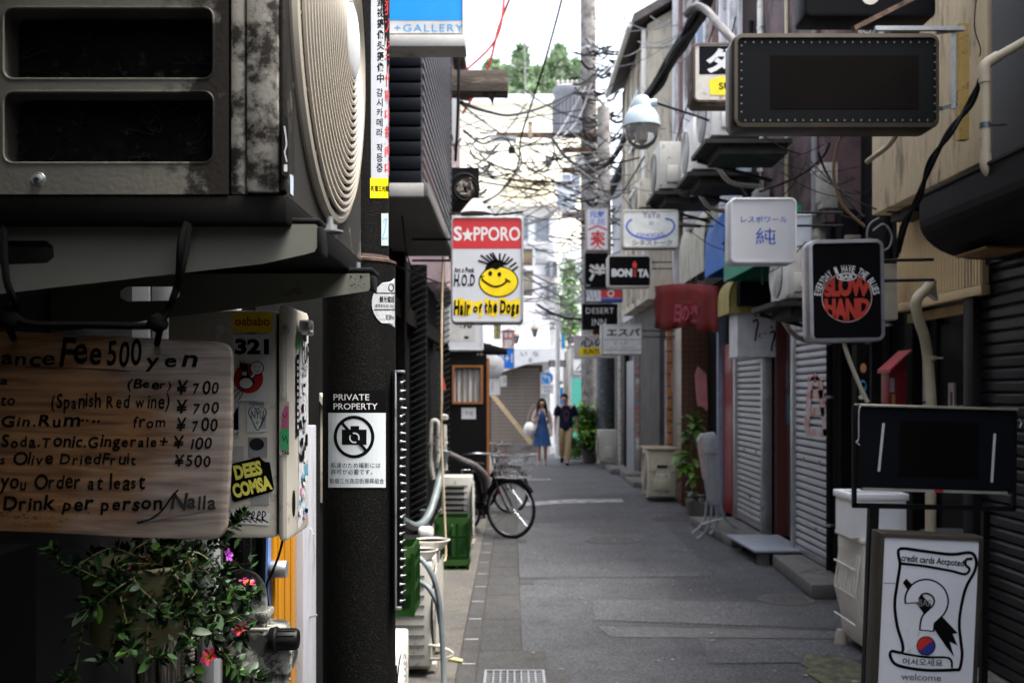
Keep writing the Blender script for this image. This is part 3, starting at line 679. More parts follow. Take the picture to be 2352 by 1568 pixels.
# ================================================================ FAR END
def fbld(name, label, x0, x1, Y, dep, z1, mat, z0=0, cat='building'):
    t = thing(name, label, cat, ((x0+x1)/2, Y+dep/2, 0)); box('wall', mat, x0, x1, Y, Y+dep, z0, z1, t)
    return t
fw = M('bright_white_wall', (.82, .83, .84), .7, var=.08, dirt=(.45, .43, .42), da=.2, ds=1)
fcw = M('bright_cream_wall', (.82, .77, .62), .7, var=.06, vs=.5)
def fwin(par, px0, py0, px1, py1, Y, n=2, fr=alu):
    a = W(px0, py1, Y); c = W(px1, py0, Y); w_, h_ = c.x-a.x, c.z-a.z; t = .05; hs_ = []
    for i in range(n): hs_.append([(t+i*w_/n, t), ((i+1)*w_/n-t*.5, t), ((i+1)*w_/n-t*.5, h_-t), (t+i*w_/n, h_-t)])
    b = MB(); b.plate([(0, 0), (w_, 0), (w_, h_), (0, h_)], hs_, 0, .09, lambda u, v, y_: (a.x+u, Y-.09+y_, a.z+v)); par = b.build('window_frame', fr, par, world=True)
    box('pane', M('grey_pane', (.18, .21, .25), .15, var=.2), a.x+t*.5, c.x-t*.5, Y-.03, Y-.004, a.z+t*.5, c.z-t*.5, par)
fb1 = fbld('cream_building', 'large pale cream building closing the view below the trees', -3.2, 4.2, 46, 10, W(0, 228, 46).z, fcw)
box('parapet', fw, -3.3, 4.3, 45.8, 46, W(0, 240, 46).z, W(0, 224, 46).z+.1, fb1)
for px in (1290, 1400): fwin(fb1, px, 400, px+42, 455, 46)
box('ribbed_panel', M('cream_shade_panel', (.62, .54, .36), .7, var=.2, st=(5, 1, .5)), W(1165, 0, 46).x, W(1262, 0, 46).x, 45.6, 46, W(0, 470, 46).z, W(0, 415, 46).z, fb1)
fb2 = fbld('white_building', 'bright white building with balconies behind the left side signs', -2.5, 1.35, 31.5, 8, W(0, 470, 31.5).z, fw)
for r_, py in enumerate((500, 600)):
    for px in (1180, 1228): fwin(fb2, px, py, px+34, py+55, 31.5, 1)
box('roof_slab', fcw, -2.7, 1.5, 31.1, 31.5, W(0, 478, 31.5).z, W(0, 466, 31.5).z, fb2)
z0 = W(0, 830, 27).z
fb3 = fbld('corner_shop', 'white corner shop with a curved canopy over a brown roller shutter', -3.2, 1.08, 28.6, 2.8, W(0, 735, 28.5).z, fw)
ksl = M('brown_shutter', (.24, .2, .17), .6, .1, var=.08)
a, c = W(1128, 1062, 28.55), W(1238, 862, 28.55)
b = MB(); b.bx(a.x, c.x, 28.52, 28.56, 0, .085); k0 = b.build('shutter_slat', ksl, fb3, world=True); k0.location.z += .02
for i in range(1, 24): dup(k0, (0, 0, .1*i))
box('shutter_recess', M('recess_brown', (.08, .07, .06), .8), a.x-.1, c.x+.1, 28.57, 28.6, 0, c.z+.3, fb3)
box('pillar', M('beige_post', (.34, .32, .3), .7), c.x+.02, c.x+.30, 28.2, 28.59, 0, W(0, 855, 28.4).z, fb3)
b = MB(); p = [(1118, 866), (1165, 850), (1210, 836), (1250, 830), (1296, 832), (1296, 800), (1118, 800)]
b.prism([(W(x, y_, 28.1).x, W(x, y_, 28.1).z) for x, y_ in p], 28.0, 28.55); b.build('canopy', fw, fb3, world=True)
P = Print(planar(27.99)); P.text('い  な', 1196, 806, 1238, 818, M('soft_ink', (.12, .12, .13))); P.text('館', 1214, 822, 1222, 832, M('soft_ink', (.12, .12, .13))); P.build('lettering', fb3, world=True)
fb4 = fbld('grey_house', 'grey house with dark balcony rails behind the street lanterns', .2, 1.3, 30.4, 1.0, W(0, 560, 30.4).z, M('soft_grey_wall', (.5, .5, .52), .7, var=.2, vs=2))
for py in (720, 742):
    a = W(1246, py+14, 30.3); c = W(1286, py, 30.3)
    box('railing', darkgrey, a.x, c.x, 30.2, 30.25, c.z-.03, c.z, fb4); box('railing', darkgrey, a.x, c.x, 30.2, 30.25, a.z, a.z+.03, fb4)
    for i in range(6): box('railing_post', darkgrey, a.x+(c.x-a.x)*i/5-.01, a.x+(c.x-a.x)*i/5+.01, 30.2, 30.25, a.z, c.z, fb4)
for py in (600, 655): fwin(fb4, 1250, py, 1280, py+38, 30.4, 2)
fb5 = fbld('street_block', 'pale street buildings right of the gap with the green trees', 2.1, 6.5, 38, 8, W(0, 560, 38).z, fw)
for py in (600, 660, 720, 790): fwin(fb5, 1308, py, 1336, py+40, 38, 2)
fb6 = fbld('street_block', 'dim greyish shop row at the end right of the round blue sign', 1.9, 6.5, 33, 4, W(0, 800, 33).z, M('dim_front', (.2, .2, .2), .8, var=.4, vs=1.5))
fwin(fb6, 1318, 830, 1336, 860, 33, 1)
fb7 = fbld('tower_block', 'distant white block closing the end of the street', .6, 3.2, 52, 8, W(0, 470, 52).z, fw)
for py in (500, 560, 620): fwin(fb7, 1215, py, 1290, py+40, 52, 3)
# backs closing the alley behind the camera, plus added blockers that shade the foreground
bk = fbld('back_house', 'house at the alley end behind the viewpoint, with added light blockers', -3.5, 5.5, -11, 2, 4.0, charcoal)
box('passage_blocker', charcoal, -1.6, 2.9, -9, -4, 3.3, 3.7, bk)  # unseen storey added to cut the light reaching the foreground
box('low_blocker_wall', M('shade_black', (.0008, .0008, .0008), .9, spec=.01), -1.05, -.66, -9, 1.38, 0, 1.51, bk)  # wall added to block light from the left; near-black colour stands for shade
box('side_blocker_wall', dull, -1.05, -.66, -9, .35, 1.52, 5, bk)  # unseen wall added as an occluder on the left
box('eave', dull, -.66, .0-.25, -4, 1.4, 2.8, 2.9, bk)  # unseen eave added so light falls only from the alley side
# ================================================================ FOREGROUND LEFT
def acmat(name, col, da, ds=10):
    return M(name, col, .5, var=.08, vs=4, dirt=(.025, .02, .016), da=da, ds=ds, bump=.08, bs=120)
pa = acmat('ac_panel', (.15, .142, .118), .34, 4); pb = acmat('ac_corner_grimy', (.36, .34, .29), .52, 13); pc = M('ac_grille', (.40, .36, .295), .42, var=.05, dirt=(.2, .15, .1), da=.15, ds=20)
YA = 1.56
def A(px, py): return W(px, py, YA)
ac = thing('air_conditioner', 'big grimy beige outdoor air conditioner with round fan grille filling the top left corner', 'air conditioner', (-.6, 1.95, 2.03))
# side panel with recessed grip slots
def xz(px, py): p = A(px, py); return (p.x, p.z)
holes = []
for k in range(4):
    x0, z0 = xz(6, 375-193*k); x1, z1 = xz(490, 210-193*k)
    holes.append([((x0+x1)/2+a, (z0+z1)/2+c) for a, c in rr(x1-x0, z1-z0, .016)])
x0, z0 = xz(-230, 446); x1, z1 = xz(524, -560)
b = MB(); b.plate([(x0, z0), (x1, z0), (x1, z1), (x0, z1)], holes, YA, YA+.004)
for h in holes:      # pressed lips around each slot
    b.tube([(a, YA+.001, c) for a, c in h], .0022, 6, True)
grime_shade(pa, 0, .03, .19, (.014, .011, .008), .55, 14); grime_shade(pa, 2, .10, -.08, (.03, .026, .02), .35, 7) if 0 else None
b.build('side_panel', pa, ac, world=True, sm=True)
b = MB()
for h in holes:
    n = len(h)
    for i in range(n):
        j = (i+1) % n; q = [b.pt((h[i][0], YA+.004, h[i][1])), b.pt((h[j][0], YA+.004, h[j][1])), b.pt((h[j][0], YA+.05, h[j][1])), b.pt((h[i][0], YA+.05, h[i][1]))]; b.fc(q)
b.build('slot_lining', M('slot_dark', (.06, .055, .045), .7, var=.4), ac, world=True)
b = MB(); b.bx(x0, x1, YA+.05, YA+.06, z0+.02, z1)
b.build('coil_backing', M('dusty_coil', (.022, .021, .019), .9, var=.5, vs=25, dirt=(.05, .047, .04), da=.25, ds=40, bump=.8, bs=70), ac, world=True)
rd = random.Random(4); b = MB()
for i in range(26):
    px, py = rd.uniform(20, 480), rd.choice((rd.uniform(30, 175), rd.uniform(225, 365))); p = W(px, py, YA+.047)
    b.tube(smooth([p, p+Vector((rd.uniform(-.015, .015), -.004, rd.uniform(-.02, .01))), p+Vector((rd.uniform(-.03, .03), 0, rd.uniform(-.03, 0)))], 3), .0012, 4)
b.build('dust_threads', M('dust', (.035, .033, .03), .9), ac, world=True, kind='stuff')
b = MB(); s_ = A(88, 412); b.lathe([(.012, -.001), (.0105, .001), (.0085, .0005), (.0075, .003), (.004, .0045), (.0001, .005)], s_, 20, (0, -1, 0)); b.build('screw', steel, ac, world=True, sm=True)
b = MB(); b.box(s_+Vector((0, -.0052, 0)), (.0075, .001, .0014)); b.box(s_+Vector((0, -.0052, 0)), (.0014, .001, .0075)); b.build('screw_slot', black, ac, world=True)
# corner posts
XF = A(655, 0).x
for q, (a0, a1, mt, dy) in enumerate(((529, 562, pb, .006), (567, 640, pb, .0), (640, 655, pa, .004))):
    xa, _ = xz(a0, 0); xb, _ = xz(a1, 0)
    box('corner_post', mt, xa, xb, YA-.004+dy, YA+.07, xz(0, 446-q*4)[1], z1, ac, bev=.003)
box('corner_core', dull, x1-.005, XF-.004, YA+.02, YA+.07, z0, z1, ac)
# front panel with round opening
zc, yc_, RG = 2.40, 1.93, .345
op = [(yc_+.335*cos(2*pi*i/48), zc+.335*sin(2*pi*i/48)) for i in range(48)]
b = MB(); b.plate([(1.63, 2.03), (2.34, 2.03), (2.34, 2.86), (1.575, 2.86)] if 0 else [(1.575, 2.03), (2.34, 2.03), (2.34, 2.86), (1.575, 2.86)], [op], XF-.004, XF, lambda a, c, y: (y, a, c))
b.build('front_panel', M('blackened_panel', (.2, .19, .16), .6, var=.1, dirt=(.015, .013, .01), da=.78, ds=9), ac, world=True)
box('casing', dull, -.84, XF-.1, 1.63, 2.33, 2.05, 2.85, ac)
b = MB(); b.tube([(XF+.004, yc_+(.34)*cos(2*pi*i/64), zc+.34*sin(2*pi*i/64)) for i in range(64)], .012, 8, True); b.build('grille_flange', pc, ac, world=True, sm=True)
b = MB(); nR = 19
for i in range(nR):
    r_ = .075+.0138*i; X = XF+.045-.028*(r_/.33)**2.5
    b = MB(); b.tube([(X, yc_+r_*cos(2*pi*j/72), zc+r_*sin(2*pi*j/72)) for j in range(72)], .0042, 5, True); b.build('grille_ring', pc, ac, world=True, sm=True)
b = MB()
for i in range(16):
    a = 2*pi*(i+.5)/16; b.tube([(XF+.040, yc_+.06*cos(a), zc+.06*sin(a)), (XF+.034, yc_+.2*cos(a), zc+.2*sin(a)), (XF+.004, yc_+.34*cos(a), zc+.34*sin(a))], .0025, 4)
b.build('grille_spokes', pc, ac, world=True)
b = MB(); b.lathe([(.07, -.004), (.07, .008), (.06, .012), (.0001, .012)], (XF+.04, yc_, zc), 32, (1, 0, 0)); b.build('hub_badge', M('badge_white', (.6, .6, .6), .3), ac, world=True, sm=True)
b = MB()
for k in range(3):
    a = 2*pi*k/3; b.bar((XF-.06, yc_+.04*cos(a), zc+.04*sin(a)), (XF-.05, yc_+.31*cos(a), zc+.31*sin(a)), .18, .004, (1, .6, 0))
b.cyl((XF-.1, yc_, zc), (XF-.03, yc_, zc), .05); b.build('fan', dull, ac, world=True)
# shroud of the grille, deep dark rim
b = MB(); b.tube([(XF-.012, yc_+(.338)*cos(2*pi*i/48), zc+.338*sin(2*pi*i/48)) for i in range(48)], .006, 6, True); b.build('shroud', dull, ac, world=True)
P = Print(sideplane(XF+.0005)); dk = ink
P.poly([(648, 262), (661, 272), (661, 410), (646, 400)], dk, 1); P.stroke([(651, 290), (656, 330), (652, 350), (657, 372)], 3, M('label_grey', (.35, .35, .35)), 2); P.rect(650, 378, 658, 394, M('label_grey', (.35, .35, .35)), 2)
P.poly([(664, 400), (672, 404), (672, 450), (665, 445)], M('pale_blue_tag', (.4, .47, .55)), 2); P.build('warning_label', ac, world=True)
box('base_pan', M('base_dark', (.012, .011, .010), .7, var=.3), -.84, XF+.002, YA+.002, 2.34, 1.985, 2.029, ac, bev=.004)
for yy in (1.62, 2.22):
    box('foot_rail', M('foot_dark', (.01, .01, .011), .6), -.84, XF+.03, yy, yy+.05, 1.962, 1.984, ac, bev=.004)
def bolt(x, y, z, par):
    b = MB(); b.lathe([(.022, 0), (.022, .003), (.012, .004), (.012, .012), (.006, .013), (.006, .026), (.0001, .027)], (x, y, z), 12); b.build('bolt', steel, par, world=True)
bolt(A(690, 0).x-.002+.03, 1.66, 1.986, ac); bolt(W(822, 0, 2.25).x, 2.25, 1.986, ac)
# wall brackets carrying it
brm = M('bracket_paint', (.17, .172, .14), .45, var=.08, dirt=(.1, .09, .06), da=.18, ds=8); grime_shade(brm, 0, -.1, -.5, (.012, .012, .01), .2, 5)  # shade painted into the colour: arms darken leftwards, away from the tip
def bracket(label, Y, pts, hole, tw=.045, par=None):
    t = thing('wall_bracket', label, 'bracket', (W(*pts[0], Y).x, Y, W(*pts[0], Y).z), group='steel brackets under the big air conditioner')
    ol = [(W(a, c, Y).x, W(a, c, Y).z) for a, c in pts]; ho = [[(W(a, c, Y).x, W(a, c, Y).z) for a, c in h] for h in hole]
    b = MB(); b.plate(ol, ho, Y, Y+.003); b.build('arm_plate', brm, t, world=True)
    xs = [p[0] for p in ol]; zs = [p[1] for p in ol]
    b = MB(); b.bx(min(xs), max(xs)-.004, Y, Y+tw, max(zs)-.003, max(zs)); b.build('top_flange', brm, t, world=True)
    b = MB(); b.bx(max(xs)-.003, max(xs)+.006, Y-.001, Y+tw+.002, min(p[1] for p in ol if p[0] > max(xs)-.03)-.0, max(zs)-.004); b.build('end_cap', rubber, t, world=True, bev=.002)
    return t
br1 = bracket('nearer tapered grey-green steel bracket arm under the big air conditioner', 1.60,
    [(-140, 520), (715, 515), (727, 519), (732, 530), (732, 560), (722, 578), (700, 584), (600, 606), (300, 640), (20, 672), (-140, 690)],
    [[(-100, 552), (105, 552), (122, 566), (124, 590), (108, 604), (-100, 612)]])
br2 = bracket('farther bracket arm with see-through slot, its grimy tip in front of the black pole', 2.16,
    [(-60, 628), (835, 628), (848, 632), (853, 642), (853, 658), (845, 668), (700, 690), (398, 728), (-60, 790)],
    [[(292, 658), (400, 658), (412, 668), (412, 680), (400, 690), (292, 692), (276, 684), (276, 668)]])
P = Print(planar(2.158)); gri = M('grime_shade', (.06, .05, .04), .9, var=.4)
rd = random.Random(9)
for i in range(22): P.ell(rd.uniform(805, 846), rd.uniform(634, 640) if i % 2 else rd.uniform(652, 662), rd.uniform(1, 4), rd.uniform(.6, 2), gri, 1, 7)
P.build('grime_spots', br2, world=True)
box('rubber_pad', rubber, W(640, 0, 1.6).x, W(735, 0, 1.6).x, 1.60, 1.70, W(0, 513, 1.6).z, W(0, 500, 1.6).z, br1, bev=.004)
box('rubber_pad', rubber, W(760, 0, 2.16).x, W(857, 0, 2.16).x, 2.16, 2.26, W(0, 626, 2.16).z, W(0, 614, 2.16).z, br2, bev=.004)
# hanging wires and rod that carry the menu board
wr = thing('hanging_wire', 'black wires and thin rod tied under the bracket to hold the menu board', 'wire', W(400, 700, 1.5))
b = MB()
b.tube(smooth([W(428, 512, 1.57), W(415, 560, 1.5), W(410, 640, 1.5), W(392, 700, 1.5), W(372, 742, 1.6), W(360, 790, 1.74)], 5), .0055, 6)
b.tube(smooth([W(435, 512, 1.57), W(424, 600, 1.49), W(398, 690, 1.5), W(366, 748, 1.49)], 5), .004, 6)
b.tube(smooth([W(8, 520, 1.57), W(14, 640, 1.5), W(36, 700, 1.5), W(20, 742, 1.6), W(30, 775, 1.74)], 5), .006, 6)
b.tube(smooth([W(16, 700, 1.5), W(60, 742, 1.5), W(200, 746, 1.5), W(345, 748, 1.5), W(372, 735, 1.5)], 5), .0058, 7)
b.lathe([(.0, -.016), (.014, -.008), (.016, 0), (.012, .01), (0, .016)], W(362, 742, 1.5), 12); b.lathe([(.0, -.016), (.014, -.008), (.016, 0), (.012, .01), (0, .016)], W(22, 735, 1.5), 12)
b.build('wire', M('wire_black', (.0025, .0025, .0025), .9, spec=.02), wr, world=True, sm=True)
# wooden menu board
def woodmat():
    m = bpy.data.materials.new('board_wood'); m.use_nodes = True; n = m.node_tree.nodes; l = m.node_tree.links; b = n['Principled BSDF']; b.inputs['Roughness'].default_value = .45
    tc = n.new('ShaderNodeTexCoord'); mp = n.new('ShaderNodeMapping'); mp.inputs['Scale'].default_value = (1.2, 6, 14); l.new(tc.outputs['Object'], mp.inputs[0])
    a = n.new('ShaderNodeTexNoise'); a.inputs['Scale'].default_value = 5; a.inputs['Detail'].default_value = 8; a.inputs['Distortion'].default_value = .6; l.new(mp.outputs[0], a.inputs['Vector'])
    r = n.new('ShaderNodeValToRGB'); e = r.color_ramp.elements; e[0].position = .3; e[0].color = (.11, .048, .02, 1); e[1].position = .7; e[1].color = (.38, .20, .085, 1); l.new(a.outputs[0], r.inputs[0])
    r2 = n.new('ShaderNodeValToRGB'); e = r2.color_ramp.elements; e[0].position = .3; e[0].color = (.13, .105, .09, 1); e[1].position = .7; e[1].color = (.40, .33, .27, 1); l.new(a.outputs[0], r2.inputs[0])
    nz = n.new('ShaderNodeTexNoise'); nz.inputs['Scale'].default_value = 9; nz.inputs['Detail'].default_value = 4; l.new(tc.outputs['Object'], nz.inputs['Vector'])
    sx = n.new('ShaderNodeSeparateXYZ'); l.new(tc.outputs['Object'], sx.inputs[0])
    ab = n.new('ShaderNodeMath'); ab.operation = 'ABSOLUTE'; l.new(sx.outputs[2], ab.inputs[0])
    mu = n.new('ShaderNodeMath'); mu.operation = 'MULTIPLY_ADD'; mu.inputs[1].default_value = 3.8; mu.inputs[2].default_value = -.28; l.new(sx.outputs[0], mu.inputs[0])   # greyer towards the weathered right end
    m2 = n.new('ShaderNodeMath'); m2.operation = 'MULTIPLY_ADD'; m2.inputs[1].default_value = 3.2; l.new(ab.outputs[0], m2.inputs[0]); l.new(mu.outputs[0], m2.inputs[2])
    ad = n.new('ShaderNodeMath'); ad.operation = 'MULTIPLY_ADD'; ad.inputs[1].default_value = 1.5; l.new(nz.outputs[0], ad.inputs[0]); l.new(m2.outputs[0], ad.inputs[2])
    mr = n.new('ShaderNodeMapRange'); mr.inputs[1].default_value = .7; mr.inputs[2].default_value = 1.3; l.new(ad.outputs[0], mr.inputs[0])
    mx = n.new('ShaderNodeMix'); mx.data_type = 'RGBA'; l.new(mr.outputs[0], mx.inputs[0]); l.new(r.outputs[0], mx.inputs[6]); l.new(r2.outputs[0], mx.inputs[7])
    l.new(mx.outputs[2], b.inputs['Base Color'])
    bu = n.new('ShaderNodeBump'); bu.inputs['Strength'].default_value = .25; bu.inputs['Distance'].default_value = .004; l.new(a.outputs[0], bu.inputs['Height']); l.new(bu.outputs[0], b.inputs['Normal'])
    return m
YB = 1.75
bd = thing('menu_board', 'weathered brown wooden board hand-lettered with drink prices in black, hanging at the left edge', 'menu board', W(250, 1000, YB))
cn = [(508, 786), (520, 792), (528, 803), (531, 820), (530, 1000), (519, 1205), (512, 1225), (500, 1236), (484, 1240), (300, 1234), (100, 1223), (-130, 1215), (-130, 755), (100, 764), (300, 774), (480, 783)]
b = MB(); b.prism([(W(x, y_, YB).x, W(x, y_, YB).z) for x, y_ in cn], YB, YB+.02)
b.build('board', woodmat(), bd, world=True, bev=.0035)
P = Print(planar(YB-.0008)); pen = M('marker_ink', (.004, .004, .0035), .8, var=.3, spec=.05); H = P.hand
H('ance', 2, 808, 130, 838, pen, bold=.016, seed=1); H('Entr', -118, 795, -6, 838, pen, bold=.016, seed=11)
H('Fee', 136, 778, 240, 836, pen, bold=.02, seed=2); H('500', 246, 783, 328, 837, pen, bold=.022, seed=3); H('yen', 334, 806, 455, 842, pen, bold=.018, seed=4)
H('a', 0, 866, 20, 882, pen); H('(Beer)', 292, 872, 398, 892, pen, seed=5); H('¥ 700', 404, 876, 506, 904, pen, seed=6)
H('to', 0, 906, 38, 930, pen); H('(Spanish Red wine)', 118, 904, 392, 936, pen, seed=7); H('¥ 700', 404, 922, 506, 948, pen, seed=8)
H('Gin.Rum····', 2, 952, 235, 978, pen, seed=9, bold=.024); H('from', 305, 956, 385, 982, pen, seed=10); H('¥ 700', 404, 962, 502, 990, pen, seed=12)
H('Soda.Tonic.Gingerale+', 4, 1000, 388, 1026, pen, seed=13, bold=.022); H('¥ 100', 398, 1004, 490, 1030, pen, seed=14)
H('s Olive DriedFruit', 0, 1040, 318, 1066, pen, seed=15); H('¥500', 400, 1044, 488, 1070, pen, seed=16)
H('you Order at least', 0, 1090, 335, 1122, pen, seed=17); H('Drink per person', 8, 1140, 376, 1170, pen, seed=18, bold=.024)
H('Nalla', 392, 1134, 502, 1168, M('faded_marker', (.035, .034, .035), .6), seed=19, bold=.02)
P.stroke([(315, 1200), (345, 1192), (372, 1172), (395, 1140), (410, 1124)], 4, pen, 2); P.stroke([(330, 1198), (400, 1184), (470, 1172)], 3, M('grey_pen', (.12, .13, .15), .5), 2)
P.stroke([(60, 843), (180, 846), (300, 852)], 1.6, M('scratch', (.03, .02, .015), .7), 1)
rdd = random.Random(3); smu = M('wood_soot', (.06, .045, .035), .8, var=.5, vs=30)
for i in range(120): P.ell(rdd.gauss(60, 60), rdd.gauss(1176, 16), rdd.uniform(.8, 3.5), rdd.uniform(.5, 1.6), smu, 1, 6)
P.build('lettering', bd, world=True)

# sticker covered meter box
XB, YB0, YB1 = -.503, 2.25, 2.46
sb = thing('meter_box', 'beige metal meter box covered in stickers between the menu board and the black pole', 'box', (-.65, 2.4, 1.39))
bxm = M('box_beige', (.60, .56, .47), .45, var=.07, dirt=(.2, .17, .13), da=.28, ds=7)
zb0, zb1 = W(0, 1236, YB0).z, W(0, 712, YB0).z
box('body', bxm, -.78, -.531, YB0, YB1, zb0, zb1, sb, bev=.012)
box('lid', bxm, -.527, XB, YB0-.012, YB1+.01, zb0-.006, zb1+.012, sb, bev=.012)
box('lid_seam', dull, -.5315, -.5265, YB0+.004, YB1, zb0+.01, zb1-.01, sb)
b = MB(); b.plate(rr(.07, .035, .01), [rr(.045, .017, .006)], 0, .02, lambda a, c, y: (XB+.0+y+.006, 2.36+a, 1.872+c)); b.bx(XB, XB+.01, 2.34, 2.39, 1.84, 1.86); b.build('latch', alu, sb, world=True, bev=.002)
# stickers on the side that faces the camera
YS = YB0-.0006
def stick(name='sticker', mp=None): return Print(mp or planar(YS))
ye2 = M('sticker_yellow', (.62, .45, .01), .3, var=.1, bump=.3, bs=90); s_w = M('sticker_white', (.6, .6, .6), .5, var=.05, vs=20); lgr = M('sticker_grey', (.25, .25, .25), .5, var=.3)
P = stick(); P.poly([(534, 718), (626, 716), (626, 762), (535, 762)], ye2, 1); P.text('oababo', 540, 727, 620, 748, M('sticker_maroon', (.3, .03, .02)), 2, bold=.02); P.build('sticker', sb, world=True)
P = stick(); P.rect(536, 768, 624, 818, s_w); P.text('321', 540, 778, 618, 814, ink, bold=.05); P.build('sticker', sb, world=True)
P = stick(); P.poly([(532, 817), (622, 817), (620, 921), (528, 921)], pwhite, 2); P.ell(571, 869, 34, 34, M('sticker_disc', (.40, .015, .01)), 3, 36)
P.ell(591, 845, 16, 16, ink, 4); P.ell(591, 845, 14, 14, pwhite, 5); P.ell(587, 843, 1.5, 1.5, ink, 6, 8); P.ell(597, 843, 1.5, 1.5, ink, 6, 8); P.stroke([(585, 850), (591, 854), (598, 849)], 1.2, ink, 6)
P.ell(566, 880, 17, 14, ink, 4); P.ell(566, 880, 15, 12, pwhite, 5); P.stroke([(576, 868), (584, 860), (586, 852)], 5, pwhite, 6); P.stroke([(580, 876), (584, 868), (588, 860)], 1.4, ink, 7)
P.rect(552, 836, 570, 850, ink, 6); P.rect(556, 852, 571, 868, ink, 6); P.rect(558, 854, 568, 862, s_w, 7); P.stroke([(562, 836), (562, 826)], 1.3, ink, 6); P.stroke([(554, 836), (552, 828)], 1.3, ink, 6)
P.stroke([(571, 862), (580, 872), (586, 880)], 4, ink, 7); P.stroke([(556, 866), (550, 872)], 3, ink, 7)
for q in (((552, 892), (540, 898), (532, 906)), ((556, 894), (546, 906), (540, 914)), ((560, 895), (556, 908), (550, 918))): P.stroke(q, 1.8, ink, 7)
P.build('sticker', sb, world=True)
P = stick(); P.poly([(524, 926), (552, 926), (550, 1003), (524, 1001)], M('sticker_pale', (.5, .53, .55))); P.poly([(525, 987), (525, 968), (548, 932), (548, 987)], blue, 2); P.text('YU', 526, 991, 546, 999, blue, 2, bold=.03); P.build('sticker', sb, world=True)
P = stick(); P.poly([(566, 923), (613, 922), (614, 991), (568, 993)], s_w); P.text('NANA', 573, 922, 608, 932, M('sticker_ink', (.02, .05, .08)), bold=.04)
P.stroke([(590, 941), (580, 934), (571, 946), (580, 966), (592, 988), (604, 966), (612, 946), (602, 934), (590, 941)], 2.6, M('sticker_ink', (.02, .05, .08))); P.text('NYU', 577, 942, 606, 962, M('sticker_ink', (.02, .05, .08)), bold=.02); P.ring(591, 970, 3, 3, 1.5, M('sticker_ink', (.02, .05, .08)))
for i in range(5): P.stroke([(600+i*2.4, 960), (600+i*2.4, 985)], 1, M('sticker_blue', (.1, .3, .6)), 2)
P.build('sticker', sb, world=True)
P = stick(); P.rect(570, 1004, 614, 1050, lgr); P.ell(590, 1020, 17, 14, M('sticker_smudge', (.03, .03, .035)), 2); P.build('sticker', sb, world=True)
P = stick(); P.rect(524, 1024, 560, 1060, M('torn_pale', (.42, .41, .38)), 1); P.build('sticker', sb, world=True)
P = stick(); P.rect(576, 1130, 618, 1160, lgr, 1); P.build('sticker', sb, world=True)
P = stick(); P.poly([(522, 1082), (530, 1066), (596, 1048), (608, 1060), (620, 1061), (630, 1120), (626, 1128), (540, 1152), (534, 1148)], ink, 3)
yl2 = M('sticker_yellow_print', (.80, .75, .12), .5)
P.text('DEES', 538, 1062, 602, 1096, yl2, 4, bold=.055, rot=-12); P.text('COMSA', 534, 1100, 625, 1134, yl2, 4, bold=.055, rot=-14); P.build('sticker', sb, world=True)
P = stick(); P.poly([(518, 1170), (560, 1166), (620, 1178), (618, 1206), (519, 1200)], s_w)
rd = random.Random(5)
for i in range(7): x = 524+13*i; P.stroke([(x, 1196), (x+rd.uniform(-2, 6), 1174), (x+9, 1180), (x+rd.uniform(0, 6), 1190), (x+14, 1200)], 2.8, ink, 2)
P.stroke([(522, 1190), (560, 1184), (616, 1198)], 2.5, ink, 2); P.build('sticker', sb, world=True)
P = stick(); P.ell(506, 757, 12, 12, M('torn_white', (.55, .55, .55))); P.rect(497, 750, 504, 800, M('torn_white', (.55, .55, .55))); P.build('sticker', sb, world=True)
# stickers wrapping on to the lid, alley side
fp = sideplane(XB+.0005)
def fq(a, c, l): return fp(min(max(a, 669), 707), c, l)
P = Print(fq); rd = random.Random(12)
P.poly([(688, 735), (706, 742), (706, 1180), (684, 1215)], M('torn_layer', (.52, .53, .55), .6, var=.25, vs=40, dirt=(.25, .24, .26), da=.4, ds=30), 1)
cs = [ink, s_w, M('sticker_grey', (.3, .3, .3)), pwhite, M('sticker_teal', (.1, .3, .4)), M('pinkish', (.5, .2, .3))]
for i in range(46):
    y_ = rd.uniform(750, 1195); x = rd.uniform(684, 700); h = rd.uniform(5, 28); P.poly([(x, y_), (x+rd.uniform(2, 8), y_-2), (x+rd.uniform(2, 8), y_+h), (x, y_+h-2)], rd.choice(cs), 2+i % 5)
P.poly([(678, 815), (684, 813), (684, 1000), (678, 1004)], ink, 4)
for i in range(11): P.rect(679.5, 826+i*15, 682.5, 834+i*15, pwhite, 5)
P.poly([(678, 792), (685, 756), (686, 780), (681, 806)], M('spray_green', (.05, .5, .06)), 5)
P.text('UP', 694, 788, 706, 836, ink, 7, bold=.02); P.build('sticker', sb, world=True)
P = Print(lambda a, c, l: planar(YB0-.0127)(642+(a-656)*.92, c, l)); P.rect(656, 922, 680, 1045, M('sticker_cream', (.5, .48, .42)), 1); P.poly([(660, 988), (662, 950), (670, 932), (679, 932), (680, 988)], M('sticker_pink', (.5, .12, .22)), 2); P.poly([(660, 1030), (658, 990), (668, 982), (680, 985), (680, 1032), (668, 1034)], M('sticker_green', (.05, .38, .14)), 3)
P.stroke([(664, 1000), (668, 1012), (672, 1000), (677, 1018)], 1.6, ink, 4); P.stroke([(665, 950), (670, 958), (676, 948)], 1.4, ink, 4); P.text('TAB', 661, 1035, 680, 1043, ink, 4, bold=.02); P.build('sticker', sb, world=True)
b = MB(); b.prism(ellp(0, 0, .014, .03, 16), 0, .003, lambda a, c, y: (XB+y-.001, 2.29+a, zb0+.075+c)); b.build('hand_slot', black, sb, world=True)
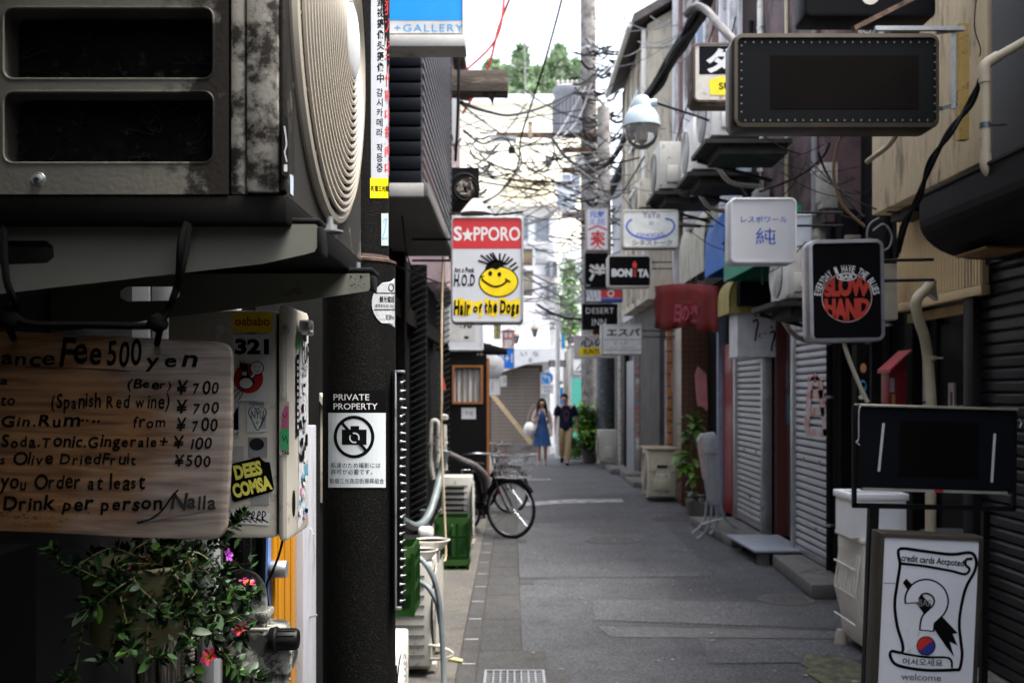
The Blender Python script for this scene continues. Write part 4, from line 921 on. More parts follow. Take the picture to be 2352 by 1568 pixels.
# conduits and cable by the wall
def flexpipe(name, label, x, y, z0, z1, r, mat, pitch=.0095):
    t = thing(name, label, 'conduit', (x, y, z0)); b = MB(); pr = []; z = z0; i = 0
    while z < z1: pr += [(r*.84, z), (r, z+pitch*.25), (r, z+pitch*.6), (r*.84, z+pitch*.85)]; z += pitch
    b.lathe(pr, (x, y, 0), 14); b.build('tube', mat, t, world=True, sm=True); return t
fx = W(431, 0, 2.5).x
flexpipe('ribbed_conduit', 'thin ribbed beige flexible conduit running down behind the menu board', fx, 2.5, .7, 2.6, .0175, M('conduit_beige', (.36, .32, .25), .6, dirt=(.1, .08, .06), da=.3))
pb2 = thing('wall_post', 'pale square wooden post just left of the sticker covered box', 'post', (-.79, 2.7, .6))
box('post', wsid, W(462, 0, 2.66).x, W(492, 0, 2.66).x, 2.66, 2.72, .5, 2.8, pb2, bev=.003)
# gas meter with dome, knob and junction box
gmx = M('mildewed_metal', (.34, .34, .30), .55, var=.15, dirt=(.03, .03, .028), da=.58, ds=14, bump=.1)
gp = thing('gas_meter', 'mildew-stained pale metal gas meter with pipe elbow and black knob below the box', 'gas meter', (-.62, 2.4, .9))
YG = 2.32
a, c = W(498, 0, YG).x, W(640, 0, YG).x
b = MB(); b.prism([((a+c)/2+u, v) for u, v in []] or [(a+(c-a)/2+u, YG+.085+v) for u, v in rr(c-a, .17, .05)], W(0, 1600, YG).z, W(0, 1455, YG).z, lambda u, v, y: (u, v, y)); b.build('body', gmx, gp, world=True, bev=.012)
b = MB(); b.tube([(W(x, y_, YG+.03).x, YG+.0-.002+.06*k, W(x, y_, YG).z) for x, y_, k in ((540, 1444, 0), (622, 1444, 0), (630, 1448, .5), (622, 1452, 1), (540, 1452, 1))], .0045, 6); b.build('wire_bail', M('bail', (.4, .38, .32), .5), gp, world=True)
b = MB(); b.bx(W(597, 0, YG).x, W(604, 0, YG).x, YG+.01, YG+.02, W(0, 1452, YG).z, W(0, 1436, YG).z); b.build('lug', gmx, gp, world=True)
kc = W(625, 1467, YG-.0); b = MB()
b.lathe([(.0001, -.016), (.026, -.014), (.03, 0), (.028, .004), (.024, .006), (.024, .048), (.021, .052), (.0001, .052)], (c-.006, YG-.0, kc.z), 24, (1, 0, 0))
for i in range(12):
    an = 2*pi*i/12; b.bar((c+.0, YG+.024*cos(an), kc.z+.024*sin(an)), (c+.04, YG+.024*cos(an), kc.z+.024*sin(an)), .003, .003)
b.build('knob', black, gp, world=True, sm=True)
box('junction_box', gmx, W(620, 0, YG).x, W(660, 0, YG).x, YG+.01, YG+.12, W(0, 1552, YG).z, W(0, 1484, YG).z, gp, bev=.004)
for y_ in (1492, 1516, 1548): 
    b = MB(); p = W(661, y_, YG+.06); b.lathe([(.004, 0), (.004, .004), (.0001, .005)], (W(660, 0, YG).x, YG+.02, p.z), 8, (1, 0, 0)); b.build('screw', steel, gp, world=True)
b = MB(); e = [W(520, 1445, YG+.06), W(522, 1385, YG+.06), W(530, 1352, YG+.06), W(548, 1335, YG+.06), W(572, 1340, YG+.06), W(584, 1365, YG+.06), W(586, 1415, YG+.06)]
b.tube(smooth(e, 5), .03, 14); b.build('pipe_elbow', gmx, gp, world=True, sm=True)
b = MB(); b.bx(W(566, 0, YG).x, W(607, 0, YG).x, YG+.01, YG+.1, W(0, 1430, YG).z, W(0, 1412, YG).z); b.bx(W(560, 0, YG).x, W(600, 0, YG).x, YG+.02, YG+.09, W(0, 1455, YG).z, W(0, 1430, YG).z); b.build('union_nut', gmx, gp, world=True, bev=.004)
lc = thing('loose_cable', 'thin black cable curling down past the orange door knob', 'cable', W(640, 1250, 2.45)); b = MB()
b.tube(smooth([W(650, 1235, 2.45), W(640, 1275, 2.45), W(622, 1320, 2.45), W(612, 1345, 2.45), W(616, 1400, 2.45), W(608, 1420, 2.45), W(620, 1440, 2.45), W(618, 1470, 2.45)], 5), .0032, 5); b.build('cable', rubber, lc, world=True)
vb = thing('vertical_pipe', 'dark vertical pipe behind the gas meter', 'pipe', W(598, 1300, 2.5)); b = MB(); b.tube([W(600, 1200, 2.5), W(592, 1600, 2.5)], .013, 10); b.tube([W(545, 1230, 2.52), W(540, 1600, 2.52)], .02, 10); b.build('pipe', dull, vb, world=True)

# black utility pole with its notices
XP, YP = -.399, 2.6
pm = bpy.data.materials.new('pole_black'); pm.use_nodes = True; n = pm.node_tree.nodes; l = pm.node_tree.links
tc = n.new('ShaderNodeTexCoord'); no = n.new('ShaderNodeTexNoise'); no.inputs['Scale'].default_value = 260; no.inputs['Detail'].default_value = 2; l.new(tc.outputs['Object'], no.inputs['Vector'])
mr = n.new('ShaderNodeMapRange'); mr.inputs[1].default_value = .55; mr.inputs[2].default_value = .72; l.new(no.outputs[0], mr.inputs[0])
mx = n.new('ShaderNodeMix'); mx.data_type = 'RGBA'; mx.inputs[6].default_value = (.0032, .0032, .0032, 1); mx.inputs[7].default_value = (.022, .018, .011, 1); l.new(mr.outputs[0], mx.inputs[0]); l.new(mx.outputs[2], n['Principled BSDF'].inputs['Base Color'])
bu = n.new('ShaderNodeBump'); bu.inputs['Strength'].default_value = .5; bu.inputs['Distance'].default_value = .003; l.new(no.outputs[0], bu.inputs['Height']); l.new(bu.outputs[0], n['Principled BSDF'].inputs['Normal']); n['Principled BSDF'].inputs['Roughness'].default_value = .65; n['Principled BSDF'].inputs['Specular IOR Level'].default_value = .09
pole = thing('utility_pole', 'thick rough black pole with a no-photography notice, standing left of centre', 'pole', (XP, YP, 0))
zt = W(0, 597, 2.51).z
b = MB(); b.tube([(XP, YP, -.02), (XP, YP, zt)], .0945, 48); b.build('sleeve', pm, pole, world=True, sm=True)
b = MB(); b.tube([(XP, YP, zt-.05), (XP+.02, YP, 8.5)], .077, 40); b.build('shaft', pm, pole, world=True, sm=True)
b = MB(); b.lathe([(.0945, -.002), (.097, .0), (.097, .006), (.08, .012), (.077, .02)], (XP, YP, zt), 40); b.build('collar', rust, pole, world=True, sm=True)
def cylmap(r):
    def f(a, c, l):
        rr_ = r+.0012+.0005*l; Yf = YP-r; x = (a-CX)*Yf/F-XP; x = max(min(x, rr_*.999), -rr_*.999)
        y_ = YP-sqrt(rr_*rr_-x*x); 
        for _ in range(3): x = max(min((a-CX)*y_/F-XP, rr_*.999), -rr_*.999); y_ = YP-sqrt(rr_*rr_-x*x)
        return Vector((XP+x, y_, EYE+(CY-c)*y_/F))
    return f
def zflat(r, z_of):     # keep horizontals level around the pole
    return r
P = Print(cylmap(.0945)); P.rect(755, 897, 886, 948, ink, 1, 14); P.rect(754, 948, 886, 1119, M('notice_paper', (.52, .56, .58), .35, var=.04), 1, 14, 4)
P.text('PRIVATE', 766, 905, 848, 919, pwhite); P.text('PROPERTY', 766, 926, 867, 940, pwhite)
P.ring(813, 1003, 47, 49, 7.5, ink, 2, n=48); P.stroke([(784, 970), (842, 1036)], 9, ink, 3)
P.rect(785, 986, 842, 1021, ink, 2, 8); P.rect(805, 978, 825, 986, ink, 2, 3); P.ring(814, 1005, 12, 12, 3, M('notice_paper', (.5, .5, .5)), 4); P.stroke([(784+5.8*q, 970+6.6*q) for q in range(11)], 7, ink, 5, sm=False)
P.text('私道のため撮影には', 760, 1062, 874, 1074, ink); P.text('許可が必要です。', 760, 1077, 855, 1089, ink); P.text('新宿三光商店街振興組合', 757, 1098, 882, 1110, ink)
P.build('no_photography_notice', pole, world=True)
P = Print(cylmap(.0945)); gs = M('plate_silver', (.4, .41, .42), .4, var=.2, vs=30)
ov = [(908, 640)]+[(908-54*sin(R(t)), 696-56*cos(R(t))) for t in range(10, 180, 10)]+[(908, 752)]
for k in range(11):
    y0_ = 640+112*k/11; y1_ = 640+112*(k+1)/11; h0 = 54*sqrt(max(1-((y0_-696)/56)**2, 0)); h1 = 54*sqrt(max(1-((y1_-696)/56)**2, 0))
    for j in range(5): P.poly([(908-h0*(1-j/5), y0_), (908-h0*(1-(j+1)/5), y0_), (908-h1*(1-(j+1)/5), y1_), (908-h1*(1-j/5), y1_)], gs, 1)
P.rect(861, 672, 908, 674, ink, 2, 6); P.rect(859, 710, 908, 712, ink, 2, 6); P.text('賛光電設', 872, 680, 907, 694, ink, 2, bold=.01); P.text('東京本社/03-3201', 862, 698, 906, 706, ink, 2); P.text('管理No', 886, 722, 906, 734, ink, 2); P.ring(899, 660, 7, 9, 2, ink, 2)
P.build('oval_plate', pole, world=True)
P = Print(cylmap(.077)); P.rect(852, -180, 893, 411, M('notice_silver', (.42, .44, .47), .45, var=.04), 1, 8, 30); P.rect(850, 409, 893, 455, M('notice_yellow', (.75, .62, .01), .4), 2, 8, 4)
for i, ch in enumerate('监视摄像头摄像中'): P.text(ch, 866, -6+25*i, 882, 15+25*i, ink, 2, bold=.018)
for i, ch in enumerate('监视器工作'): P.text(ch, 866, -150+25*i, 882, -129+25*i, ink, 2, bold=.018)
yy = 203
for ch in '감시카메라 작동중':
    if ch == ' ': yy += 12; continue
    P.text(ch, 865, yy, 879, yy+19, ink, 2, bold=.012); yy += 23
for i, ch in enumerate('防犯カメラ作動中録画中'): P.text(ch, 884, -40+41*i, 906, -6+41*i, red, 2, bold=.01)
P.text('新宿三光商店', 852, 426, 902, 440, ink, 3, bold=.02); P.build('camera_notice', pole, world=True)
P = Print(cylmap(.077)); P.rect(876, 490, 893, 564, M('peeling_tag', (.45, .55, .52)), 1, 4, 3); P.stroke([(880, 510), (888, 502), (884, 530), (879, 548), (890, 546)], 1.5, M('tag_blue', (.05, .25, .5)), 2); P.build('sticker', pole, world=True)
# banding channel with screws on the alley side of the pole
x0, x1 = W(894, 0, 2.5).x, W(912, 0, 2.5).x
za, zb_ = W(0, 1408, 2.5).z, W(0, 850, 2.5).z
b = MB(); b.bx(x0, x0+.013, 2.56, 2.68, za, zb_); b.bx(x0+.013, x1+.010, 2.56, 2.563, za, zb_); b.build('channel', black, pole, world=True, bev=.002)
b = MB(); b.bx(x0+.008, x0+.0128, 2.545, 2.56, za, zb_); b.bx(x0+.008, x1+.014, 2.545, 2.56, zb_-.006, zb_+.001); b.bx(x0+.008, x1+.006, 2.545, 2.56, za-.002, za+.006); b.build('channel_lip', alu, pole, world=True, bev=.002)
b = MB(); b.lathe([(.0001, -.004), (.0035, -.003), (.0045, 0), (.002, .004), (.002, .012), (.0001, .012)], (0, 0, 0), 8, (1, .0, .3)); scr = b.build('screw', steel, pole, sm=True)
scr.location = Vector((x1+.004, 2.552, za+.02))-pole.location
rd = random.Random(2)
for i in range(1, 27): s2 = dup(scr, (rd.uniform(-.001, .003), 0, .0215*i)); s2.rotation_euler = (rd.uniform(-.5, .5), rd.uniform(-.4, .4), 0)

# ================================================================ hanging basket plant
pl = thing('hanging_plant', 'trailing purslane plant with pink flowers in a dim olive hanging pot under the board', 'plant', (-.62, 1.72, 1.2))
YPt = 1.9
pc_ = W(315, 1380, YPt)
b = MB(); b.lathe([(.001, -.075), (.075, -.073), (.082, -.065), (.098, .04), (.104, .07), (.1, .075), (.09, .07), (.001, .06)], (pc_.x, YPt, pc_.z), 32); b.build('pot', M('olive_pot', (.10, .09, .035), .6, var=.1), pl, world=True, sm=True)
def leafmesh(name, L, wd, mat, cup=.18):
    b = MB(); ns = 5; mid = []; le = []; ri = []
    for i in range(ns+1):
        t = i/ns; w_ = wd*sin(pi*min(t*.92+.06, 1))**.8*(1 if t < 1 else 0); z = -cup*L*t*t
        mid.append(b.pt((L*t, 0, z))); le.append(b.pt((L*t, w_/2, z+.12*w_))); ri.append(b.pt((L*t, -w_/2, z+.12*w_)))
    for i in range(ns): b.fc((mid[i], mid[i+1], le[i+1], le[i])); b.fc((ri[i], ri[i+1], mid[i+1], mid[i]))
    me = b.build(name, mat, None, sm=True); d = me.data; bpy.data.objects.remove(me); return d
lms = [leafmesh('leaf', .030, .0125, leafm[k]) for k in (0, 1, 1, 2, 3)]
rd = random.Random(21); stems = []; allpts = []
ends = [(560, 1175, 1.95), (545, 1200, 1.9), (590, 1360, 1.9), (560, 1400, 1.85), (570, 1445, 1.9), (555, 1470, 1.9), (500, 1500, 1.85), (600, 1560, 1.9), (440, 1555, 1.8), (480, 1450, 1.7), (520, 1300, 1.8), (430, 1460, 1.65), (380, 1500, 1.6), (200, 1400, 1.6), (240, 1520, 1.62), (170, 1300, 1.6), (120, 1260, 1.6), (300, 1490, 1.58), (470, 1280, 1.85), (510, 1240, 1.9), (360, 1420, 1.6), (280, 1440, 1.6), (530, 1380, 1.8), (500, 1410, 1.75), (455, 1350, 1.68), (425, 1400, 1.66), (540, 1530, 1.9), (150, 1560, 1.6)]
b = MB()
for i, (ex, ey, eY) in enumerate(ends):
    s0 = W(rd.uniform(260, 400), rd.uniform(1285, 1310), YPt); e = W(ex, ey, eY+.14); m1 = s0.lerp(e, .45)+Vector((rd.uniform(-.02, .02), rd.uniform(-.05, .02), rd.uniform(.0, .05) if ey < 1480 else .02))
    m2 = s0.lerp(e, .8)+Vector((rd.uniform(-.02, .02), rd.uniform(-.03, .03), -rd.uniform(0, .03)))
    pts = smooth([s0, m1, m2, e], 8); b.tube(pts, [.0022-.0012*j/len(pts) for j in range(len(pts))], 5); stems.append(pts)
b.build('stem', M('plant_stem', (.12, .12, .04), .5, var=.3), pl, world=True, sm=True, kind='stuff')
inv = wmat(pl).inverted(); cnt = 0
stuffb = MB()
def leafquad(mb, p, d, L, wd, up):
    s = d.cross(up).normalized()*wd/2; i = [mb.pt(p), mb.pt(p+d*L*.5+s), mb.pt(p+d*L), mb.pt(p+d*L*.5-s)]; mb.fc(i)
order = []
for pts in stems:
    for j in range(3, len(pts)):
        for _ in range(3 if j < len(pts)-1 else 5): order.append((pts, j))
rd.shuffle(order)
for pts, j in order:
    p = pts[j]; t = (pts[j]-pts[j-1]).normalized(); an = rd.uniform(0, 2*pi); u = t.orthogonal().normalized(); v = t.cross(u)
    d = (t*.5+u*cos(an)+v*sin(an)+Vector((0, 0, .2))).normalized(); up = Vector((rd.uniform(-.5, .5), rd.uniform(-1, .2), 1)).normalized()
    if cnt < 290:
        o = bpy.data.objects.new('leaf', rd.choice(lms)); COL.objects.link(o); o.parent = pl
        q = d.to_track_quat('X', 'Z'); q2 = q @ Matrix.Rotation(rd.uniform(-1.4, 1.4), 3, 'X').to_quaternion()
        o.location = inv @ p; o.rotation_euler = q2.to_euler(); sc_ = rd.uniform(.6, 1.35); o.scale = (sc_,)*3; cnt += 1
    else: leafquad(stuffb, p, d, rd.uniform(.015, .028), .011, up)
for i in range(700):
    p = W(min(max(rd.gauss(400, 100), 90), 575), rd.gauss(1330, 60), rd.uniform(1.8, 2.12))
    if W(0, 1240, p.y).z < p.z: continue
    d = Vector((rd.uniform(-1, 1), rd.uniform(-1, 1), rd.uniform(-.8, .8))).normalized(); leafquad(stuffb, p, d, rd.uniform(.012, .026), rd.uniform(.006, .011), Vector((rd.uniform(-.5, .5), rd.uniform(-.5, .5), 1)).normalized())
stuffb.m = [rd.choice((0, 0, 0, 1)) for _ in stuffb.f]
stuffb.build('foliage', [leafm[0], leafm[1]], pl, world=True, kind='stuff')
pk1 = M('flower_pink', (.45, .015, .12), .5, var=.1); pk2 = M('flower_orange', (.45, .08, .01), .5); ppu = M('flower_purple', (.35, .06, .4), .5)
def flower(px, py, Y, s, m1, m2, dirv, lab):
    c = W(px, py, Y+.12); f = bpy.data.objects.new('flower', None); COL.objects.link(f); f.parent = pl; f.location = inv @ c; f.rotation_euler = Vector(dirv).to_track_quat('Z', 'Y').to_euler(); f['label'] = lab
    for k in range(5):
        b = MB(); a = 2*pi*k/5; d = Vector((cos(a), sin(a), 0)); sd_ = Vector((-sin(a), cos(a), 0)); z = Vector((0, 0, 1))
        i = [b.pt(d*.1*s), b.pt(d*.6*s+sd_*.38*s+z*.25*s), b.pt(d*s+sd_*.2*s+z*.3*s), b.pt(d*1.05*s+z*.22*s), b.pt(d*s-sd_*.2*s+z*.3*s), b.pt(d*.6*s-sd_*.38*s+z*.25*s), b.pt(d*.6*s+z*.12*s)]
        b.fc((i[0], i[6], i[1])); b.fc((i[1], i[6], i[3], i[2])); b.fc((i[6], i[5], i[4], i[3])); b.fc((i[0], i[5], i[6]))
        b.m = [1, 0, 0, 1]; b.build('petal', [m1, m2], f)
flower(568, 1340, 1.88, .017, pk1, pk2, (.3, -.2, 1), 'pink flower at the upper right tip'); flower(552, 1446, 1.86, .016, pk1, pk2, (-.2, -.7, .8), 'pink and orange flower in the middle'); flower(482, 1508, 1.8, .018, pk1, pk2, (-.3, -.8, .5), 'largest pink flower, lowest'); flower(522, 1275, 1.95, .015, ppu, ppu, (1, -.3, .3), 'purple flower under the board corner'); flower(318, 1300, 1.75, .022, M('flower_deep', (.3, .01, .03), .5), pk2, (.2, -.5, 1), 'dark red flower in shade')
for k, (x, y_, s) in enumerate(((150, 1300, 1.4), (120, 1400, 1.2), (180, 1520, 1.4), (60, 1340, 1.3))): pass
# ================================================================ SIGNS
def sign(name, label, x0, y0, x1, y1, Y, depth=.16, r=10, rim=6, body=alu, face=white, cat='sign', yaw=0, group=None, arm=None, tilt=0):
    s = Y/F; w_, h_ = (x1-x0)*s, (y1-y0)*s; t = thing(name, label, cat, W((x0+x1)/2, (y0+y1)/2, Y), group=group, rot=(0, R(tilt), R(yaw)))
    o = rr(w_, h_, r*s); i_ = rr(w_-2*rim*s, h_-2*rim*s, max(r-rim, 2)*s)
    b = MB(); b.prism(o, .012, depth); b.build('case', body, t, sm=True, bev=.004)
    b = MB(); n = len(o); 
    def lp(pts, y): return [b.pt((a, y, c)) for a, c in pts]
    sh = [(a*.985, c*.985) for a, c in o]
    A_, B_, C_, D_ = lp(o, .0125), lp(sh, -.004), lp(i_, -.006), lp(i_, .008)
    for L1, L2 in ((A_, B_), (B_, C_), (C_, D_)):
        for k in range(n): b.fc((L1[k], L1[(k+1) % n], L2[(k+1) % n], L2[k]))
    b.build('rim', body, t, sm=True)
    b = MB(); b.prism(i_, 0.001, .011); fc_ = b.build('face', face, t)
    cx, cy = (x0+x1)/2, (y0+y1)/2
    P = Print(lambda a, c, l: Vector(((a-cx)*s, .0005-.0006*l, (cy-c)*s)), fc_)
    if arm: 
        b = MB(); b.tube([(arm[0]*w_/2, depth/2, h_*.3), (arm[0]*w_/2+arm[0]*arm[1], depth/2, h_*.3)], .009, 8); b.tube([(arm[0]*w_/2, depth/2, h_*.1), (arm[0]*w_/2+arm[0]*arm[1], depth/2, h_*.1)], .009, 8); b.build('bracket', darkgrey, t)
    return t, P
# red and white beer sign with the grinning face
t, P = sign('lightbox_sign', 'red and white lightbox sign with a yellow grinning spiky-haired face and yellow lettering', 1035, 496, 1203, 743, 7.5, .18, 12, 5, M('case_grey', (.3, .3, .3), .5, .2, dirt=(.1, .09, .08), da=.4), white, arm=(-1, .3))
P.poly([(1038, 510), (1041, 503), (1048, 500), (1190, 500), (1197, 503), (1200, 510), (1200, 571), (1038, 571)], red, 1)
P.text('S', 1042, 520, 1061, 553, pwhite, bold=.03); P.text('PPORO', 1088, 521, 1195, 553, pwhite, bold=.02)
st = []
for i in range(10): a = -pi/2+pi*i/5; q = 15 if i % 2 == 0 else 6.2; st.append((1074+q*cos(a), 540+q*1.15*sin(a)))
P.poly(st, pwhite)
bk2 = ink
P.text('Art o Punk', 1043, 614, 1090, 626, bk2, bold=.03); P.hand('H.O.D', 1042, 630, 1092, 656, bk2, bold=.03, jit=.05, seed=2)
P.ell(1145, 647, 46, 36, bk2, 1, 40); P.ell(1145, 647, 43, 33, M('face_yellow', (.85, .62, 0), .45), 2, 40)
P.poly([(1112, 622), (1118, 606), (1132, 597), (1150, 597), (1165, 606), (1150, 614), (1140, 620), (1128, 615)], bk2, 3)
for q in (((1126, 608), (1098, 598)), ((1130, 606), (1104, 586)), ((1134, 603), (1117, 586)), ((1140, 602), (1125, 582)), ((1144, 602), (1131, 580)), ((1148, 602), (1148, 582)), ((1152, 604), (1161, 583)), ((1157, 606), (1170, 590)), ((1162, 608), (1178, 594)), ((1170, 614), (1186, 603)), ((1176, 622), (1190, 612))): P.stroke(q, 4.2, bk2, 3)
P.ell(1126, 628, 4.5, 5.5, bk2, 4); P.ell(1147, 630, 4.5, 5.5, bk2, 4)
P.stroke([(1103, 637), (1112, 634)], 3.4, bk2, 4); P.stroke([(1106, 640), (1116, 649), (1134, 658), (1152, 655), (1166, 644)], 4.6, bk2, 4); P.stroke([(1160, 640), (1172, 648)], 4, bk2, 4)
yb = M('brush_yellow', (.85, .6, 0), .5)
P.poly([(1042, 688), (1064, 684), (1068, 690), (1084, 688), (1084, 722), (1062, 726), (1044, 722)], yb, 1); P.poly([(1086, 694), (1108, 690), (1108, 726), (1100, 730), (1098, 718), (1086, 716)], yb, 1)
P.poly([(1112, 684), (1130, 690), (1144, 690), (1144, 722), (1134, 728), (1116, 720)], yb, 1); P.poly([(1146, 684), (1160, 684), (1170, 692), (1194, 684), (1194, 720), (1178, 732), (1172, 722), (1148, 722)], yb, 1)
P.hand('Hair', 1042, 692, 1081, 722, bk2, 3, .05, .06, 1); P.hand('of', 1086, 698, 1108, 716, bk2, 3, .05, .06, 3); P.hand('the', 1112, 690, 1143, 717, bk2, 3, .05, .06, 4); P.hand('Dogs', 1148, 692, 1193, 718, bk2, 3, .05, .08, 5)
P.build('printed_face', t)
b = MB(); b.tube(smooth([(-.28, 0, .42), (-.1, .05, .435), (.1, .05, .425), (.27, .02, .44)], 4), .008, 6); b.build('top_cable', cablem, t)
# blue gallery sign
t, P = sign('gallery_sign', 'bright blue and white lightbox sign reading + GALLERY at the top beside the pole', 800, -130, 1066, 80, 5.0, .14, 3, 3, M('sign_edge_cream', (.6, .58, .52), .5, dirt=(.3, .2, .1), da=.3), M('sign_pale', (.62, .62, .62), .4))
P.rect(802, -128, 1063, 47, M('sign_blue', (.005, .30, .80), .4, var=.05), 1); P.text('+GALLERY', 906, 56, 1064, 73, M('sign_blue_text', (.03, .32, .72), .4), 1, sp=1.2); P.build('lettering', t)
s5 = 5.0/F; box('under_tray', M('tray_grey', (.42, .41, .4), .6, var=.1, dirt=(.25, .2, .15), da=.3), W(798, 0, 5).x, W(1069, 0, 5).x, 4.99, 5.16, W(0, 108, 5).z, W(0, 81, 5).z, t, bev=.004)
# right side signs
t, P = sign('lightbox_sign', 'square white lightbox sign with blue Japanese writing in front of the green awning', 1677, 453, 1831, 605, 7.0, .17, 14, 5, M('case_white', (.62, .63, .66), .4), white, arm=(1, .35))
P.text('レスポワール', 1702, 496, 1808, 511, blueink, bold=.01); P.text('純', 1736, 524, 1782, 561, M('blue_brush', (.02, .06, .42), .5)); P.build('lettering', t)
t, P = sign('lightbox_sign', 'black lightbox sign with a red disc of hand-drawn letters and white arched words', 1858, 549, 2032, 785, 5.5, .13, 18, 9, M('case_silver', (.34, .34, .36), .35, .6, dirt=(.15, .14, .13), da=.2), M('sign_black', (.006, .006, .008), .3), arm=(1, .3), tilt=-1)
rs = M('sign_red', (.42, .03, .015), .5); dim = M('sign_dimwhite', (.45, .45, .45), .5)
P.ell(1945, 683, 58, 57, dim, 1, 48); P.ell(1945, 683, 56.5, 55.5, rs, 2, 48)
for i, ch in enumerate('EVERYDAY I HAVE THE BLUES'):
    if ch == ' ': continue
    a = R(188+i*164/24); cx, cy = 1945+68*cos(a), 683+66*sin(a)*1.0; P.text(ch, cx-3.4, cy-8, cx+3.4, cy+8, pwhite, 3, bold=.02, rot=math.degrees(a)+90)
def arch(txt, y0, y1, curve, x0, x1, bold, m):
    vs, fs = textmesh(txt, bold, .92); ax = min(v[0] for v in vs); bx2 = max(v[0] for v in vs); ay = min(v[1] for v in vs); by = max(v[1] for v in vs)
    P._m(m); ids = []
    for x, y in vs:
        u = (x-ax)/(bx2-ax)*2-1; v = (y-ay)/(by-ay)
        X_ = x0+(x1-x0)*(u+1)/2; hh = sqrt(max(1-((X_-1945)/60)**2, .02)); top = 683-55*hh if curve > 0 else y0; bot = y1 if curve > 0 else 683+55*hh
        ids.append(P.b.pt(P.mp(X_, bot+(top-bot)*v, 3)))
    for f in fs: P.b.fc([ids[i] for i in f])
nb = M('sign_black', (.006, .006, .008))
# letters drawn as red on black: black disc halves then red letters
P.ell(1945, 683, 55.5, 54.5, nb, 2.5, 48)
arch('SLOW', 640, 681, 1, 1893, 1997, .062, rs); arch('HAND', 685, 735, -1, 1893, 1997, .062, rs)
P.ell(1945, 636, 23, 9, nb, 4); P.ring(1945, 636, 23, 9, 2.5, pwhite, 5); P.text('BAR', 1929, 631, 1961, 641, pwhite, 5, bold=.04)
P.build('printed_face', t)
b = MB(); b.tube(smooth([(.0, .06, -.28), (.02, .06, -.36), (.08, .08, -.5), (.14, .1, -.62)], 4), .012, 8); b.build('cable_sleeve', cream, t)
# big dark LED sign
t, P = sign('led_sign', 'large switched-off black LED sign with rounded bronze frame at the upper right', 1683, 76, 2160, 294, 4.6, .16, 22, 11, M('bronze_frame', (.065, .052, .037), .4, .6, var=.2, dirt=(.09, .07, .05), da=.25, ds=4), M('smoked_panel', (.003, .0035, .004), .6, var=.15, spec=.08))
P.rect(1770, 128, 2110, 250, M('led_matrix', (.0045, .003, .003), .7, var=.3, spec=.03), 1)
ld = M('led_dot', (.013, .007, .006), .5)
b = MB()
for i in range(24):
    for x, y_ in ((1712+19*i, 97), (1712+19*i, 276)): P.poly([(x-2.4, y_+2), (x+2.4, y_+2), (x, y_-3)], M('led_bulb', (.14, .14, .14), .4), 2)
for j in range(9):
    for x, y_ in ((1703, 105+19*j), (2147, 105+19*j)): P.poly([(x-3, y_), (x+2, y_-2.4), (x+2, y_+2.4)], M('led_bulb', (.14, .14, .14), .4), 2)
for i in range(56):
    for j in range(20): P.rect(1774+6*i, 131+6*j, 1777+6*i, 134+6*j, ld, 2)
P.build('led_face', t)
b = MB(); s46 = 4.6/F
for q in ([W(2010, 66, 4.7), W(2215, 66, 4.7)], [W(2150, 74, 4.72), W(2215, 66, 4.72)], [W(2190, 66, 4.72), W(2190, 250, 4.75)], [W(2160, 250, 4.7), W(2195, 240, 4.8)]): b.bar(q[0], q[1], .02, .02)
b.build('bracket', steel, t, world=True)
b = MB(); b.bar(W(1960, 66, 4.7), W(2170, -40, 4.9), .022, .022); b.build('stay_bar', rust, t, world=True)
# beam below/behind the LED sign: yellow wooden batten on cream wall
bt = thing('wall_batten', 'rusty yellow steel angle strip fixed vertically on the cream wall', 'batten', W(2215, 200, 5.08)); box('strip', M('yellow_rust', (.40, .26, .07), .7, var=.2, dirt=(.15, .08, .03), da=.35, ds=14), W(2196, 0, 5.1).x, W(2218, 0, 5.1).x, 5.06, 5.1, W(0, 325, 5.1).z, W(0, 60, 5.1).z, bt)
t, P = sign('lightbox_sign', 'black box sign with a pale circle above the big LED sign', 1850, -110, 2150, 38, 5.2, .2, 10, 6, M('case_black', (.02, .022, .026), .4), M('sign_black', BK), arm=(1, .3))
P.ell(1999, -10, 21, 21, M('circle_cream', (.55, .52, .45))); P.build('lettering', t)
t, P = sign('lightbox_sign', 'white katakana sign with navy and yellow panels half hidden by the LED sign', 1591, 97, 1775, 236, 6.4, .2, 14, 6, M('case_rusty', (.09, .06, .045), .7, dirt=(.3, .25, .2), da=.3), M('aged_white', (.55, .52, .46), .4, dirt=(.25, .17, .1), da=.25))
P.rect(1606, 106, 1770, 171, M('sign_navy', (.008, .011, .02), .4)); P.text('ダ', 1622, 108, 1688, 168, pwhite, 2, bold=.05, shear=.15); P.text('イヤ', 1695, 112, 1760, 166, pwhite, 2, bold=.05)
P.poly([(1628, 184), (1660, 175), (1770, 172), (1770, 222), (1632, 218)], M('sign_yellow', (.80, .62, .01), .4), 2); P.text('SUNTORY', 1651, 190, 1765, 206, ink, 3, bold=.02); P.build('lettering', t)
t, P = sign('lightbox_sign', 'cream sign with a blue smile-shaped drawing and katakana left of the striped awning', 1429, 481, 1560, 570, 11.0, .18, 8, 4, M('case_aged', (.4, .38, .34), .5), M('aged_white2', (.62, .62, .60), .4, dirt=(.4, .35, .28), da=.2), arm=(1, .4))
P.text('YoYo', 1476, 487, 1516, 501, M('grey_blue_ink', (.14, .15, .22)), bold=.02); P.ring(1494, 522, 53, 26, 4, blueink, 2, 205, -25+0, 40) if 0 else P.stroke([(1528, 502), (1545, 508), (1548, 525), (1530, 542), (1494, 549), (1458, 542), (1440, 525), (1443, 510), (1452, 504)], 4.5, blueink)
